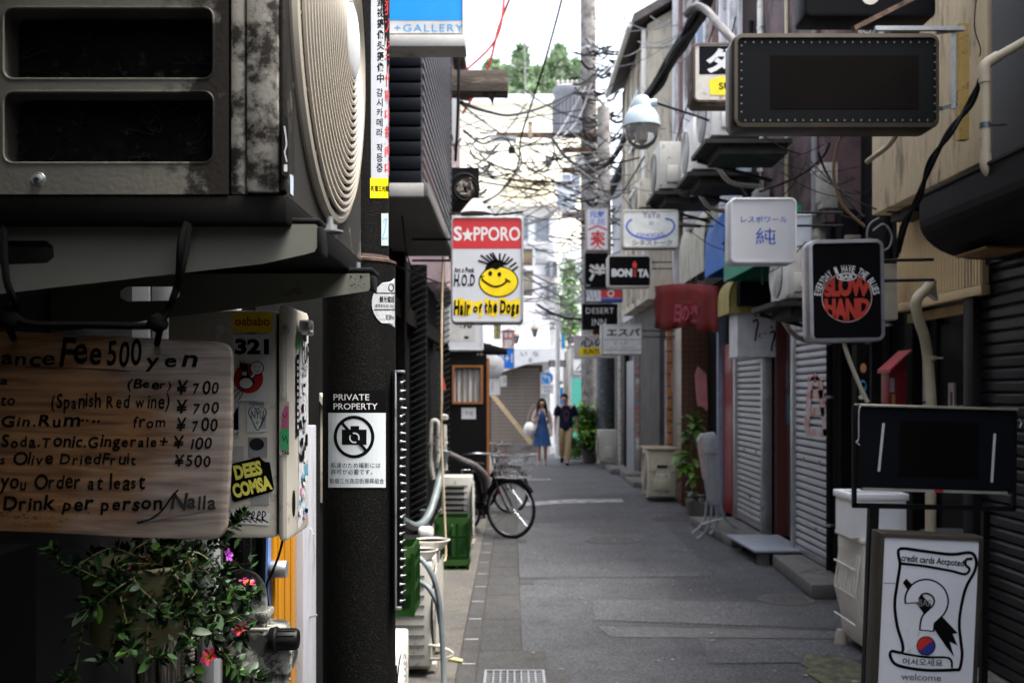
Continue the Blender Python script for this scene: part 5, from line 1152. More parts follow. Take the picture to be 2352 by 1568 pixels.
P.ring(1496, 513, 5, 4, 1.6, blueink); P.text('cinestalk', 1462, 532, 1530, 544, blueink); P.text('シネストーク', 1452, 551, 1544, 564, M('grey_blue_ink', (.14, .15, .22)), bold=.02); P.build('lettering', t)
t, P = sign('vertical_sign', 'tall narrow white sign with blue characters over a red character under a red chevron', 1346, 477, 1398, 576, 17, .2, 4, 3, M('case_aged'if 0 else 'case_brown', (.3, .27, .24), .6), white)
P.text('元気', 1353, 484, 1390, 500, blueink, bold=.03); P.text('え居', 1353, 502, 1390, 517, blueink); P.stroke([(1351, 528), (1372, 519), (1395, 528)], 4, red, sm=False); P.text('来', 1355, 530, 1391, 566, red, bold=.05); P.text('八', 1358, 566, 1388, 573, red, bold=.03); P.build('lettering', t)
t, P = sign('lightbox_sign', 'black lightbox sign reading BONITA with a red dot of an I', 1395, 585, 1497, 660, 14, .2, 9, 4, M('case_aged2', (.45, .42, .38), .5), M('sign_black', BK), arm=(1, .3))
P.text('BON', 1405, 617, 1452, 636, pwhite, bold=.06); P.text('TA', 1465, 618, 1491, 637, pwhite, bold=.06); P.rect(1455.5, 619, 1461, 636, rs); P.poly([(1454, 616), (1452, 606), (1458, 599), (1463, 606), (1462, 616)], M('bonita_red', (.6, .03, .02))); P.build('lettering', t)
t, P = sign('lightbox_sign', 'black square sign with white brush character behind the sign with a red dotted I', 1344, 580, 1397, 661, 18, .2, 3, 2, darkgrey, M('sign_black', BK)); P.text('洋', 1352, 606, 1392, 646, pwhite, bold=.04); P.text('Bar', 1346, 652, 1356, 658, dim); P.build('lettering', t)
t, P = sign('lightbox_sign', 'small white and red sign just below the black brush character sign', 1344, 664, 1430, 694, 17.5, .15, 2, 2, darkgrey, white); P.rect(1380, 664, 1428, 684, red); P.rect(1380, 685, 1428, 693, navy); P.ring(1403, 674, 8, 8, 3, pwhite, 3); P.text('へい', 1346, 666, 1374, 690, M('grey_blue_ink', (.1, .1, .1))); P.build('lettering', t)
t, P = sign('lightbox_sign', 'black sign with spaced grey serif capitals above the white cross-lined sign', 1337, 697, 1419, 757, 17, .15, 3, 2, darkgrey, M('sign_black', BK)); P.text('DESERT', 1346, 707, 1410, 720, dim, sp=1.1); P.text('INN', 1360, 732, 1392, 748, dim); P.build('lettering', t)
t, P = sign('lightbox_sign', 'white sign with bold black katakana over a thin rule and small letters', 1380, 745, 1476, 815, 15, .16, 4, 3, alu, M('lit_white', (.56, .57, .58), .4), arm=(1, .5))
P.text('エスパ', 1394, 754, 1470, 772, ink, bold=.03); P.rect(1386, 779, 1472, 780.5, M('grey_rule', (.2, .2, .2))); P.rect(1386, 803, 1472, 804.5, M('grey_rule', (.2, .2, .2))); P.text('E.S.P.', 1412, 784, 1444, 792, M('grey_rule', (.2, .2, .2))); P.text('SNACK SHINJUKU', 1400, 796, 1456, 801, M('grey_rule', (.2, .2, .2))); P.rect(1384, 749, 1385.5, 812, M('grey_rule', (.2, .2, .2))); P.build('lettering', t)
t, P = sign('lightbox_sign', 'white sign with a yellow lozenge strip behind the bold katakana sign', 1319, 770, 1420, 822, 18, .16, 3, 2, M('case_aged2', (.45, .42, .38), .5), M('grey_white', (.48, .48, .5), .4)); P.text('心の', 1334, 774, 1392, 797, ink, bold=.02); P.poly([(1328, 803), (1334, 798), (1414, 798), (1414, 816), (1332, 816), (1328, 812)], M('sign_yellow', (.8, .6, 0))); P.text('SUNTORY', 1340, 801, 1400, 813, ink, 3, bold=.03); P.build('lettering', t)
t, P = sign('box_sign', 'large plain white box sign with black brushed hiragana above the grey shutter', 1693, 712, 1808, 820, 11.15, .4, 2, 2, M('sign_box_grey', (.5, .5, .52), .5), M('sign_face_grey', (.5, .5, .52), .45, dirt=(.4, .4, .4), da=.2))
P.stroke([(1733, 722), (1738, 726)], 4, ink); P.stroke([(1729, 740), (1738, 734), (1741, 744), (1737, 764), (1735, 783)], 4.5, ink); P.text('と', 1741, 765, 1751, 776, ink, bold=.03); P.stroke([(1770, 748), (1776, 754)], 4, ink); P.stroke([(1768, 766), (1777, 760), (1779, 772), (1774, 790), (1772, 806)], 4.5, ink); P.text('と', 1779, 786, 1790, 796, ink, bold=.03); P.ell(1758, 766, 2, 2, ink); P.build('lettering', t)
t, P = sign('plain_lightbox', 'blank beige lightbox sign behind the black blues sign', 2028, 606, 2062, 735, 6.7, .2, 4, 2, cream, M('beige_face', (.40, .36, .30), .5))
t, P = sign('plain_lightbox', 'blank pale blue-white panel just right of the square white sign', 1826, 492, 1866, 565, 7.9, .1, 3, 2, alu, M('pale_blue_face', (.42, .47, .52), .5))
# left side lower signs
t, P = sign('lightbox_sign', 'white box sign showing cropped black marks under the beer sign on the left', 1030, 700, 1110, 805, 12, .3, 4, 3, M('case_white', (.6, .6, .63), .4), white); P.rect(1032, 740, 1092, 784, M('inner_grey', (.48, .47, .45))); P.text('どん', 1045, 735, 1085, 754, ink, bold=.05); P.rect(1066, 772, 1076, 778, ink, 2); P.build('lettering', t)
t, P = sign('lightbox_sign', 'small bright blue sign reading +1 beyond the black open door', 1140, 797, 1182, 847, 17, .12, 2, 2, M('case_aged2', (.45, .42, .38), .5), M('sign_blue2', (.01, .16, .65), .4)); P.text('R+1', 1148, 812, 1177, 833, pwhite, bold=.02); P.build('lettering', t)
cm_ = thing('security_camera', 'black bullet security camera above the black open door', 'camera', W(1135, 800, 12.5)); b = MB(); b.prism([(W(1108, 793, 12).x, W(0, 785, 12).z), (W(1165, 0, 12).x, W(0, 800, 12).z), (W(1165, 0, 12).x, W(0, 813, 12).z), (W(1110, 0, 12).x, W(0, 814, 12).z)], 12.1, 12.3); b.build('housing', black, cm_, world=True, bev=.01); b = MB(); b.cyl(W(1095, 800, 12.2), W(1112, 800, 12.2), .03); b.build('mount', steel, cm_, world=True)
rs_ = thing('round_sign', 'round pale grey disc sign beside the blue +1 sign', 'sign', W(1132, 842, 15)); b = MB(); b.lathe([(.0001, 0), (.17, 0), (.185, .01), (.185, .07), (.0001, .07)], W(1130, 842, 15), 36, (0, 1, 0)); b.build('disc', M('disc_grey', (.45, .45, .48), .5), rs_, world=True, sm=True); P = Print(planar(14.995)); P.text('bar', 1124, 836, 1142, 846, M('soft_grey', (.25, .25, .27))); P.build('lettering', rs_, world=True)
for k, (x0, y0, x1, y1, lb) in enumerate(((1118, 870, 1150, 908, 'square white paper sign by the edge of the orange-framed door'), (1146, 862, 1164, 888, 'small tilted white box above the square white paper sign'))):
    t, P = sign('wall_sign', lb, x0, y0, x1, y1, 18+k, .1, 2, 1, alu, white); P.text('湯', x0+8, y0+6, x0+16, y1-8, M('soft_grey', (.25, .25, .27))); P.build('lettering', t)
# far street signs
def farsign(lb, x0, y0, x1, y1, Y, m, txt=None, tm=None, rim=1, r=1):
    t, P = sign('street_sign', lb, x0, y0, x1, y1, Y, .12, r, rim, darkgrey, m)
    if txt: P.text(txt, x0+3, y0+2.5, x1-3, y1-2.5, tm or ink)
    P.build('lettering', t) if txt else None
grn = M('sign_greybrown', (.2, .17, .16), .6)
farsign('brown hanging sign with white characters above the street lane', 1305, 772, 1344, 788, 26, grn, '町田', dim)
farsign('brown hanging sign with two white squares left of the white pole', 1260, 827, 1300, 842, 26.5, grn, '花園', dim)
farsign('white rectangular shop sign low behind the street lane', 1315, 806, 1342, 852, 29, M('lit_white', (.6, .6, .6)), 'ラ', grn)
farsign('yellow and cream sign at the left under the beer sign', 1134, 745, 1150, 778, 20, M('cream_yellow', (.5, .42, .2)), '酒', ink)
farsign('white sign with red mark left of the street lanterns', 1153, 757, 1182, 800, 22, M('lit_white', (.6, .6, .6)), '円', red)
farsign('small bright blue banner sign by the white pole', 1290, 765, 1297, 800, 28, M('sign_blue', (.005, .3, .8)))
farsign('bright blue strip sign low beside the white pole', 1284, 890, 1293, 940, 27.5, M('sign_blue', (.005, .3, .8)))
farsign('dark red strip sign above the yellow lozenge sign', 1362, 758, 1392, 768, 17.2, dred)
nb_ = thing('road_sign', 'round blue road sign with white left arrow above a small white plate on a pole', 'road sign', W(1257, 865, 27))
b = MB(); b.lathe([(.0001, 0), (.17, 0), (.17, .01), (.0001, .01)], W(1257, 868, 27), 32, (0, 1, 0)); b.build('disc', M('roadsign_blue', (.01, .25, .75), .4), nb_, world=True)
P = Print(planar(26.995)); P.stroke([(1262, 878), (1262, 866), (1252, 864)], 4, pwhite, sm=False); P.poly([(1247, 864), (1254, 858), (1254, 871)], pwhite, 2); P.ring(1257, 868, 14, 14, 1.2, pwhite); P.rect(1243, 882, 1271, 904, pwhite, 1); P.text('自転車を除く', 1246, 886, 1268, 891, navy, 2); P.text('8-20', 1250, 894, 1264, 900, navy, 2); P.build('arrow', nb_, world=True)
b = MB(); b.tube([W(1258, 0, 27.04)*1 if 0 else Vector((W(1258, 0, 27).x, 27.04, 0)), Vector((W(1258, 0, 27).x, 27.04, W(0, 850, 27).z))], .035, 10); b.build('pole', M('pole_white', (.6, .6, .6), .5), nb_, world=True)
box('plate', pwhite, W(1243, 0, 27).x, W(1271, 0, 27).x, 27, 27.01, W(0, 904, 27).z, W(0, 882, 27).z, nb_)
wp = thing('lamp_pole', 'tall slim white street pole in the middle distance behind the couple', 'pole', (W(1281, 0, 26).x, 26, 0)); b = MB(); b.tube([(W(1281, 0, 26).x, 26, 0), (W(1281, 0, 26).x, 26, W(0, 700, 26).z)], .06, 12); b.build('shaft', M('pole_white', (.6, .6, .6), .5), wp, world=True, sm=True)
b = MB(); b.tube([W(1281, 720, 26), W(1262, 735, 26)], .02); b.tube([W(1281, 880, 26), W(1292, 876, 26)], .05); b.build('arm', steel, wp, world=True)
# hanging lanterns of the lane
for k, (px, py, Y, lb) in enumerate(((1186, 775, 24, 'left smaller old-style street lantern on a thin arm'), (1228, 760, 22, 'right larger old-style street lantern on a thin arm'))):
    t = thing('street_lantern', lb, 'lantern', W(px, py, Y), group='old-style lanterns over the lane'); s = Y/F
    b = MB(); b.lathe([(3*s, -14*s), (7*s, 4*s)], n=6); b.build('glass', M('lantern_glass', (.35, .36, .36), .2), t)
    b = MB(); b.lathe([(10*s, 4*s), (9*s, 8*s), (4*s, 14*s), (1*s, 18*s)], n=6); b.build('cap', M('lantern_cap', (.5, .42, .36), .6), t)
    b = MB()
    for i in range(6): a = pi/3*i; b.tube([(3*s*cos(a), 3*s*sin(a), -14*s), (7.5*s*cos(a), 7.5*s*sin(a), 4*s)], .5*s, 4)
    b.build('frame', darkgrey, t)
    b = MB(); b.tube(smooth([(0, 0, 18*s), (-6*s, 0, 24*s), (-40*s, 0, 10*s)], 5), .8*s, 5); b.build('arm', darkgrey, t)

# stand signs, right foreground
YQ = 4.35
t, P = sign('stand_sign', 'white standing sign with a scroll and big black-striped question mark, lower right', 2012, 1226, 2252, 1600, YQ, .1, 3, 11, M('stand_frame', (.06, .053, .042), .45, .5, var=.3, dirt=(.05, .04, .03), da=.3), M('stand_white', (.58, .60, .64), .35, var=.06, vs=3, dirt=(.25, .23, .2), da=.15), tilt=2.6)
s = ink; P.b.M = None
sc_pts = [(2058, 1280), (2062, 1262), (2120, 1266), (2180, 1270), (2222, 1264), (2236, 1280), (2234, 1306), (2214, 1350), (2204, 1420), (2210, 1470), (2214, 1500), (2210, 1530), (2200, 1534), (2130, 1538), (2068, 1530), (2050, 1512), (2052, 1498), (2075, 1500), (2076, 1480), (2062, 1440), (2054, 1390), (2058, 1340), (2062, 1300), (2058, 1280)]
P.stroke(sc_pts, 7, s, 2); P.stroke([(2062, 1296), (2120, 1300), (2180, 1308), (2212, 1314), (2222, 1302), (2212, 1292), (2214, 1280), (2228, 1278)], 6, s, 2); P.stroke([(2076, 1502), (2130, 1508), (2184, 1508), (2192, 1530)], 5, s, 2)
P.text('credit cards Accpoted', 2064, 1278, 2208, 1298, s, 3, bold=.02, rot=2.5)
P.poly([(2070, 1340), (2078, 1330), (2222-20, 1450), (2190, 1452), (2202, 1478), (2184, 1470), (2196, 1505), (2172, 1476), (2100, 1380)], s, 2)
P.stroke([(2094, 1386), (2094, 1370), (2106, 1352), (2128, 1346), (2150, 1356), (2160, 1376), (2156, 1396), (2142, 1412), (2132, 1424), (2130, 1448)], 36, s, 3); P.stroke([(2094, 1384), (2094, 1370), (2106, 1352), (2128, 1346), (2150, 1356), (2160, 1376), (2156, 1396), (2142, 1412), (2132, 1424), (2130, 1446)], 28, M('stand_white', (.58, .6, .64)), 4)
P.text('BAR', 2108, 1376, 2140, 1392, M('grey_rule', (.2, .2, .2)), 5)
P.ell(2130, 1482, 22, 22, ink, 4); P.poly(ellp(2130, 1482, 20, 20, 14, 140, 320+13), M('flag_red', (.45, .02, .02)), 5); P.poly(ellp(2130, 1482, 20, 20, 14, -40, 140+13), M('flag_blue', (.02, .03, .2)), 5)
P.text('어서오세요', 2078, 1512, 2170, 1528, s, 3, bold=.01); P.text('welcome', 2076, 1547, 2168, 1562, M('grey_ink', (.12, .12, .12)), 3, bold=.01); P.text('いらっしゃいませ', 2072, 1568, 2172, 1582, M('grey_ink', (.12, .12, .12)), 3); P.rect(2026, 1342, 2060, 1343.5, M('crack', (.2, .2, .2)), 1)
P.build('printed_face', t)
fs = thing('sign_stand', 'black tubular steel stand whose post rises left of the question mark sign', 'stand', (W(2005, 0, 4.5).x, 4.5, 0))
b = MB(); Yf_ = 4.5
b.bar(W(1962, 930, Yf_), W(1962, 1162, Yf_), .018, .018, (0, 1, 0)); b.bar(W(1958, 1160, Yf_), W(2330, 1168, Yf_), .018, .022); b.bar(W(2330, 945, Yf_), W(2328, 1170, Yf_), .018, .018, (0, 1, 0))
b.build('cradle', black, fs, world=True)
b = MB(); p = W(2006, 1160, Yf_); q = W(1995, 1620, Yf_); q2 = q+(q-p)*1.0; q2.z = .02; b.bar(p, q2, .04, .04, (0, 1, 0)); b.build('post', black, fs, world=True)
b = MB(); p = W(2264, 1160, 4.75); q = W(2256, 1560, 4.75); q.z = .02; b.bar(p, q, .03, .03, (0, 1, 0)); b.build('post', black, fs, world=True)
b = MB(); b.bx(1.5, 2.3, 4.42, 4.8, 0, .03); b.build('foot_plate', black, fs, world=True)
t, P = sign('display_panel', 'black switched-off display panel with a silver top edge in the black stand', 1975, 936, 2334, 1126, 4.45, .09, 4, 3, M('panel_edge', (.02, .02, .022), .4), M('screen_navy', (.008, .011, .015), .35, var=.1), tilt=1.6)
P.rect(2066, 968, 2248, 1096, M('screen_black', (.003, .003, .0035), .4), 1); P.stroke([(2028, 975), (2020, 1086)], 6, M('strip_white', (.35, .36, .37)), 2); P.stroke([(2284, 992), (2280, 1104)], 6, M('strip_white', (.35, .36, .37)), 2); P.build('screen_print', t)
s = 4.45/F
b = MB(); b.bx(-180*s, 180*s, -.012, .09, 93*s, 99*s); b.build('top_rail', M('rail_gold', (.42, .38, .3), .35, .7, dirt=(.2, .17, .12), da=.25), t, bev=.002)
b = MB(); b.bx(-172*s, 160*s, -.012, .02, -99*s, -93*s); b.build('bottom_rail', M('rail_grey', (.25, .24, .22), .5, .3), t)
b = MB(); b.bx(-8*s, 12*s, -.014, .0, -98*s, -93*s); b.build('red_tape', dred, t)
b = MB(); b.tube(smooth([(-178*s, 0, 100*s), (-184*s, 0, 80*s), (-183*s, 0, 20*s), (-188*s, 0, 12*s), (-180*s, 0, 4*s)], 4), .0035, 6); b.tube([(184*s, 0, 75*s), (190*s, 0, 65*s), (186*s, 0, 55*s)], .004, 6); b.build('wire_clip', alu, t)
# white foam box and beige outdoor unit behind the stand
def ac_small(name, label, loc, rz, w_=.72, h_=.54, d_=.28, m=acwhite, group=None, feet=True, rings=8):
    t = thing(name, label, 'air conditioner', loc, rz, group)
    b = MB(); b.box((0, 0, h_/2+.03), (w_, d_, h_)); b.build('body', m, t, bev=.015)
    fx_ = -w_*.14; R0 = h_*.42
    b = MB(); b.lathe([(R0, 0), (R0, .006), (.001, .006)], (fx_, -d_/2-.007, h_/2+.03), 28, (0, 1, 0)); fo_ = b.build('fan_opening', dull, t)
    b = MB()
    for i in range(rings): b.circ((fx_, -d_/2-.012, h_/2+.03), R0*(i+1)/rings, .004, (0, 1, 0), 28, 4)
    for i in range(8): a = pi*i/8; b.tube([(fx_-R0*cos(a), -d_/2-.012, h_/2+.03-R0*sin(a)), (fx_+R0*cos(a), -d_/2-.012, h_/2+.03+R0*sin(a))], .003, 4)
    b.build('fan_guard', m, fo_)
    b = MB()
    for i in range(9): b.box((-w_/2-.002, 0, .1+i*h_*.095), (.008, d_*.7, .012))
    b.build('side_louvre', M('louvre_grey', (.12, .12, .11), .6), t)
    b = MB(); b.box((w_/2+.01, .02, h_*.35), (.05, d_*.5, h_*.35)); b.build('valve_cover', m, t, bev=.01)
    if feet:
        for sx in (-1, 1): b = MB(); b.box((sx*w_*.33, 0, .012), (.07, d_*1.15, .03)); b.build('foot', M('foot_beige', (.4, .36, .3), .7), t)
    return t
YF = 6.4
u = thing('outdoor_unit', 'tall worn off-white outdoor unit with bowed side grille under the white foam box', 'air conditioner', (2.25, 6.7, 0))
x0, x1 = W(1982, 0, YF).x, W(2075, 0, YF).x; z0, z1 = W(0, 1494, YF).z, W(0, 1250, YF).z
wornw = M('worn_white', (.72, .69, .63), .55, var=.06, dirt=(.3, .27, .22), da=.22, ds=4)
b = MB(); b.prism([(x0+.03, z0+.0), (x1, z0), (x1, z1), (x0, z1), (x0, z1-.06), (x0+.005, z0+.3)], YF, YF+.5); b.build('body', wornw, u, world=True, bev=.012)
box('top_cover', wornw, x0-.015, x1+.01, YF-.015, YF+.52, z1-.0, z1+.035, u, bev=.012)
b = MB()
for i in range(9):
    yy = YF+.05+.05*i; b.tube([(x0-.0, yy, z1-.08), (x0-.035, yy, (z0+z1)/2), (x0+.02, yy, z0+.12)], .006, 5)
for k in range(3): zz = z0+.15+.18*k; b.tube([(x0-.03, YF+.05, zz), (x0-.03, YF+.47, zz)], .006, 5)
b.build('side_grille', wornw, u, world=True)
b = MB(); b.bx(x0+.07, x0+.085, YF-.006, YF, z0+.05, z1-.05); b.bx(x0+.15, x0+.165, YF-.006, YF, z0+.05, z1-.05); b.build('pressed_rib', wornw, u, world=True)
for xx_, yy_ in ((x0-.01, YF+.40), (x0+.06, YF-.03)):
    b = MB(); b.lathe([(.045, 0), (.038, .06), (.026, .10), (.0001, .105)], (xx_, yy_, 0), 14); b.build('rubber_foot', M('foot_beige', (.4, .36, .3), .7), u, world=True)
fb_ = thing('foam_box', 'open white polystyrene box standing on the worn outdoor unit behind the stand', 'box', (2.3, 6.7, z1+.04))
foam = M('polystyrene', (.84, .85, .86), .7, var=.04, bump=.2, bs=150)
a, c = W(1958, 0, YF).x, W(2086, 0, YF).x; zb, zt_ = z1+.037, W(0, 1150, YF).z
b = MB(); b.plate([(a, YF+.03), (c, YF+.03), (c, YF+.33), (a, YF+.33)], [[(a+.03, YF+.06), (c-.03, YF+.06), (c-.03, YF+.30), (a+.03, YF+.30)]], zb+.03, zt_, lambda x, y, z: (x, y, z)); b.build('walls', foam, fb_, world=True)
box('base', foam, a+.001, c-.001, YF+.031, YF+.329, zb, zb+.029, fb_)
b = MB(); b.plate([(a-.015, YF+.015), (c+.015, YF+.015), (c+.015, YF+.345), (a-.015, YF+.345)], [[(a+.03, YF+.06), (c-.03, YF+.06), (c-.03, YF+.30), (a+.03, YF+.30)]], zt_, zt_+.045, lambda x, y, z: (x, y, z)); b.build('rim', foam, fb_, world=True, bev=.008)
bn = thing('crumpled_lid', 'piece of white foam lid leaning on the open polystyrene box', 'lid', (2.5, 6.7, zt_)); b = MB(); b.prism([(W(2040, 0, YF).x, zt_+.047), (W(2078, 0, YF).x, zt_+.047), (W(2060, 0, YF).x, zt_+.08), (W(2042, 0, YF).x, zt_+.075)], YF+.05, YF+.2); b.build('lid', foam, bn, world=True, bev=.006)
gb = thing('grey_bin', 'grey plastic bin bag holder in the shade behind the question mark sign', 'bin', (2.75, 6.2, 0)); b = MB(); b.lathe([(.17, 0), (.2, .8), (.22, .82), (.21, .86), (.0001, .87)], (2.72, 6.1, .0), 20); b.build('bin', M('bin_grey', (.07, .075, .08), .5), gb, world=True, sm=True)
# drain pipe by the black door
dpp = thing('drain_pipe', 'beige plastic drain pipe bending out from the corrugated panel past the black door', 'pipe', (W(2135, 0, 6).x, 6.0, 0))
pts = smooth([W(2140, 648, 6.0), W(2128, 664, 5.95), W(2108, 684, 5.9), W(2104, 705, 5.9), W(2112, 740, 5.92), W(2124, 775, 5.95), W(2132, 830, 6.0), W(2140, 950, 6.0), W(2138, 1140, 6.0)], 5)+[Vector((W(2136, 0, 6).x, 6.0, .02))]
pbg = M('pipe_beige', (.42, .36, .25), .5, var=.1, dirt=(.2, .16, .1), da=.25)
b = MB(); b.tube(pts, .031, 14); b.build('pipe', pbg, dpp, world=True, sm=True)
b = MB(); p = W(2136, 822, 6.0); b.lathe([(.036, -.012), (.036, .012)], p, 16); b.bar(p, p+Vector((.08, 0, .0)), .012, .012); b.build('clamp', pbg, dpp, world=True)
b = MB(); b.prism([(W(2140, 0, 6.05).x, W(0, 640, 6).z), (W(2156, 0, 6).x, W(0, 690, 6).z), (W(2128, 0, 6).x, W(0, 668, 6).z)], 6.0, 6.06); b.build('outlet_hood', M('hood_white', (.5, .48, .44), .6), dpp, world=True)
pv = thing('vent_pipe', 'cream plastic pipe with two elbows over the black rounded canopy, upper right', 'pipe', W(2262, 300, 4.72))
YV = 4.72
b = MB(); b.tube([W(2420, 58, YV-.1), W(2278, 138, YV)], .021, 14); b.tube([W(2263, 165, YV), W(2264, 372, YV)], .0225, 14); b.tube([W(2290, 398, YV), W(2420, 408, YV)], .021, 14)
b.build('pipe', pbg, pv, world=True, sm=True)
b = MB(); b.tube(smooth([W(2292, 130, YV), W(2272, 142, YV), W(2262, 155, YV), W(2262, 190, YV)], 4), .027, 14); b.build('elbow', pbg, pv, world=True, sm=True); b = MB(); b.tube(smooth([W(2264, 355, YV), W(2265, 380, YV), W(2275, 396, YV), W(2300, 400, YV)], 4), .027, 14); b.build('elbow', pbg, pv, world=True, sm=True)
b = MB(); b.lathe([(.026, -.012), (.026, .012)], W(2263, 288, YV), 16); b.bar(W(2263, 288, YV), W(2310, 287, YV+.08), .02, .006); b.build('clamp', M('clamp_steel', (.12, .15, .17), .4, .6), pv, world=True)
# ================================================================ MIDDLE LEFT OBJECTS
# open black door with orange edge
YD = 13.5
odr = thing('open_door', 'black door leaf with orange frame edge and small curtained window, standing open behind the bicycle', 'door', (W(1070, 0, YD).x, YD, 0))
x0, x1 = W(1018, 0, YD).x, W(1118, 0, YD).x; zt_ = W(0, 806, YD).z
wx0, wx1, wz0, wz1 = W(1042, 0, YD).x, W(1106, 0, YD).x, W(0, 924, YD).z, W(0, 842, YD).z
b = MB(); b.plate([(x0, .05), (x1, .05), (x1, zt_), (x0, zt_)], [[(wx0, wz0), (wx1, wz0), (wx1, wz1), (wx0, wz1)]], YD, YD+.05); b.build('door_leaf', black, odr, world=True)
ofm = M('orange_wood', (.30, .11, .03), .5, var=.2)
box('door_edge', ofm, x1, x1+.035, YD-.01, YD+.07, .05, W(0, 822, YD).z, odr)
b = MB(); b.plate([(wx0-.02, wz0-.02), (wx1+.02, wz0-.02), (wx1+.02, wz1+.02), (wx0-.02, wz1+.02)], [[(wx0+.008, wz0+.008), (wx1-.008, wz0+.008), (wx1-.008, wz1-.008), (wx0+.008, wz1-.008)]], YD-.02, YD-.002); b.build('window_frame', ofm, odr, world=True)
b = MB(); N = 40
for i in range(N):
    a0, a1 = i/N, (i+1)/N; q = [b.pt((wx0+(wx1-wx0)*a, YD+.03+.012*sin(a*31), z)) for a, z in ((a0, wz0), (a1, wz0), (a1, wz1), (a0, wz1))]; b.fc(q)
b.build('curtain', M('curtain_streaky', (.38, .36, .34), .8, var=.45, vs=5, st=(8, 1, .3), dirt=(.12, .08, .08), da=.3, ds=6), odr, world=True)
P = Print(planar(YD-.002)); P.rect(1060, 936, 1093, 962, M('paper', (.55, .56, .6)), 1); P.text('準備', 1068, 943, 1086, 954, M('grey_rule', (.2, .2, .2))); P.text('161', 1096, 809, 1116, 816, M('gold2', (.4, .33, .2)), 2, bold=.03); P.build('notice', odr, world=True)
box('door_head', darkwood, x0-.1, x1+.06, YD-.03, YD+.09, zt_, zt_+.1, odr)
# green crates
def crate(lb, x, y, z, w_, d_, h_, rows, cols=3):
    t = thing('crate', lb, 'crate', (x, y, z), group='green plastic crates')
    b = MB(); b.box((0, 0, h_-.02), (w_, d_, .04)); b.m = [0]*6; b = MB()
    hh = [h_*k/rows for k in range(rows+1)]
    for s_ in (-1, 1):
        b.bx(-w_/2, w_/2, s_*d_/2-.008, s_*d_/2+.008, h_-.05, h_); b.bx(s_*w_/2-.008, s_*w_/2+.008, -d_/2, d_/2, h_-.05, h_)
        for z_ in hh[:-1]: b.bx(-w_/2, w_/2, s_*d_/2-.008, s_*d_/2+.008, z_, z_+.025); b.bx(s_*w_/2-.008, s_*w_/2+.008, -d_/2, d_/2, z_, z_+.025)
        for c in range(cols+1):
            x_ = -w_/2+w_*c/cols; b.bx(x_-.012, x_+.012, s_*d_/2-.007, s_*d_/2+.007, 0, h_-.03); y_ = -d_/2+d_*c/cols; b.bx(s_*w_/2-.007, s_*w_/2+.007, y_-.012, y_+.012, 0, h_-.03)
    b.bx(-w_/2, w_/2, -d_/2, d_/2, .0, .012); b.build('frame', green, t)
    b = MB(); b.bx(-w_/2+.02, w_/2-.02, -.006, .006, .012, h_*.8); b.bx(-.006, .006, -d_/2+.02, d_/2-.02, .012, h_*.8); b.build('divider', M('green_inner', (.015, .07, .01), .6), t)
    b = MB(); b.bx(-w_/2-.008, w_/2+.008, -d_/2-.009, -d_/2-.001, h_-.055, h_+.003); b.build('top_rim', M('green_rim', (.025, .075, .014), .45), t)
    return t
crate('upper tall green bottle crate beside the mid-left outdoor unit', -.58, 9.75, .12, .31, .36, .39, 2)
crate('lower green crate under the tall one, its rim just showing', -.58, 9.75, .0, .31, .36, .11, 1)
cr3 = crate('green crate cut off by the black pole at the bottom', -.62, 5.35, .55, .20, .3, .36, 3)
# outdoor units at left
u = ac_small('outdoor_unit', 'beige outdoor unit with black grille slots behind the tall green crate', (-.60, 11.0, .05), pi/2, .3, .72, .33, acgrey, rings=3, group='beige outdoor units along the left wall')
for i in range(9): box('louvre_slot', dull, -.73, -.52, 10.838, 10.85, .18+i*.06, .205+i*.06, u)
u = ac_small('outdoor_unit', 'near-left outdoor unit with fine diagonal grille facing the alley under two bowls', (-.62, 6.28, .05), pi/2, .68, .62, .28, acgrey, rings=12, group='beige outdoor units along the left wall')
b = MB()
for i in range(34): b.bar((-.31+.0175*i, -.165, .12), (-.31+.0175*i+.03, -.165, .6), .004, .004)
b.build('grille_bars', M('grille_beige', (.5, .47, .42), .5), u)
u = ac_small('outdoor_unit', 'lowest-left beige outdoor unit with black fins partly behind the pole', (-.66, 4.9, .0), pi/2, .6, .46, .24, acwhite, group='beige outdoor units along the left wall', rings=6)
box('black_fins', dull, -.79, -.53, 4.59, 4.598, .3, .46, u)
for k, (x, y, s, lb) in enumerate(((-.55, 6.05, .085, 'nearer white pottery bowl of dark soil on the left outdoor unit'), (-.52, 6.45, .10, 'farther white pottery bowl of dark soil on the left outdoor unit'))):
    t = thing('plant_bowl', lb, 'bowl', (x, y, .705), group='soil bowls on the outdoor unit'); b = MB(); b.lathe([(.001, 0), (s*.7, 0), (s*1.15, .05), (s*1.2, .06), (s*1.12, .062), (s*1.05, .05)], n=24); b.build('bowl', M('bowl_white', (.55, .52, .46), .4), t, sm=True)
    b = MB(); b.lathe([(.001, .058), (s*1.06, .052)], n=24); b.build('soil', M('soil', (.02, .018, .016), .95, bump=.8, bs=80), t)
wl = thing('white_lump', 'rounded white cloth bundle beside the bowls behind the pole edge', 'bundle', (-.6, 7.1, .8)); b = MB(); p = W(978, 1222, 7.2); b.box(p, (.11, .1, .085)); b.build('bundle', M('cloth_white', (.6, .58, .55), .8), wl, world=True, bev=.03, bseg=3)
box('shelf', dull, -.95, -.5, 7.0, 7.4, p.z-.10, p.z-.045, wl)
def hose(name, lb, pts, r, mat, cat='hose', k=6, group=None, n=9):
    t = thing(name, lb, cat, pts[0], group=group); b = MB(); b.tube(smooth(pts, k), r, n); b.build(name.split('_')[-1] if name.split('_')[-1] in ('hose', 'cable', 'pipe', 'wire', 'duct') else 'tube', mat, t, world=True, sm=True); return t
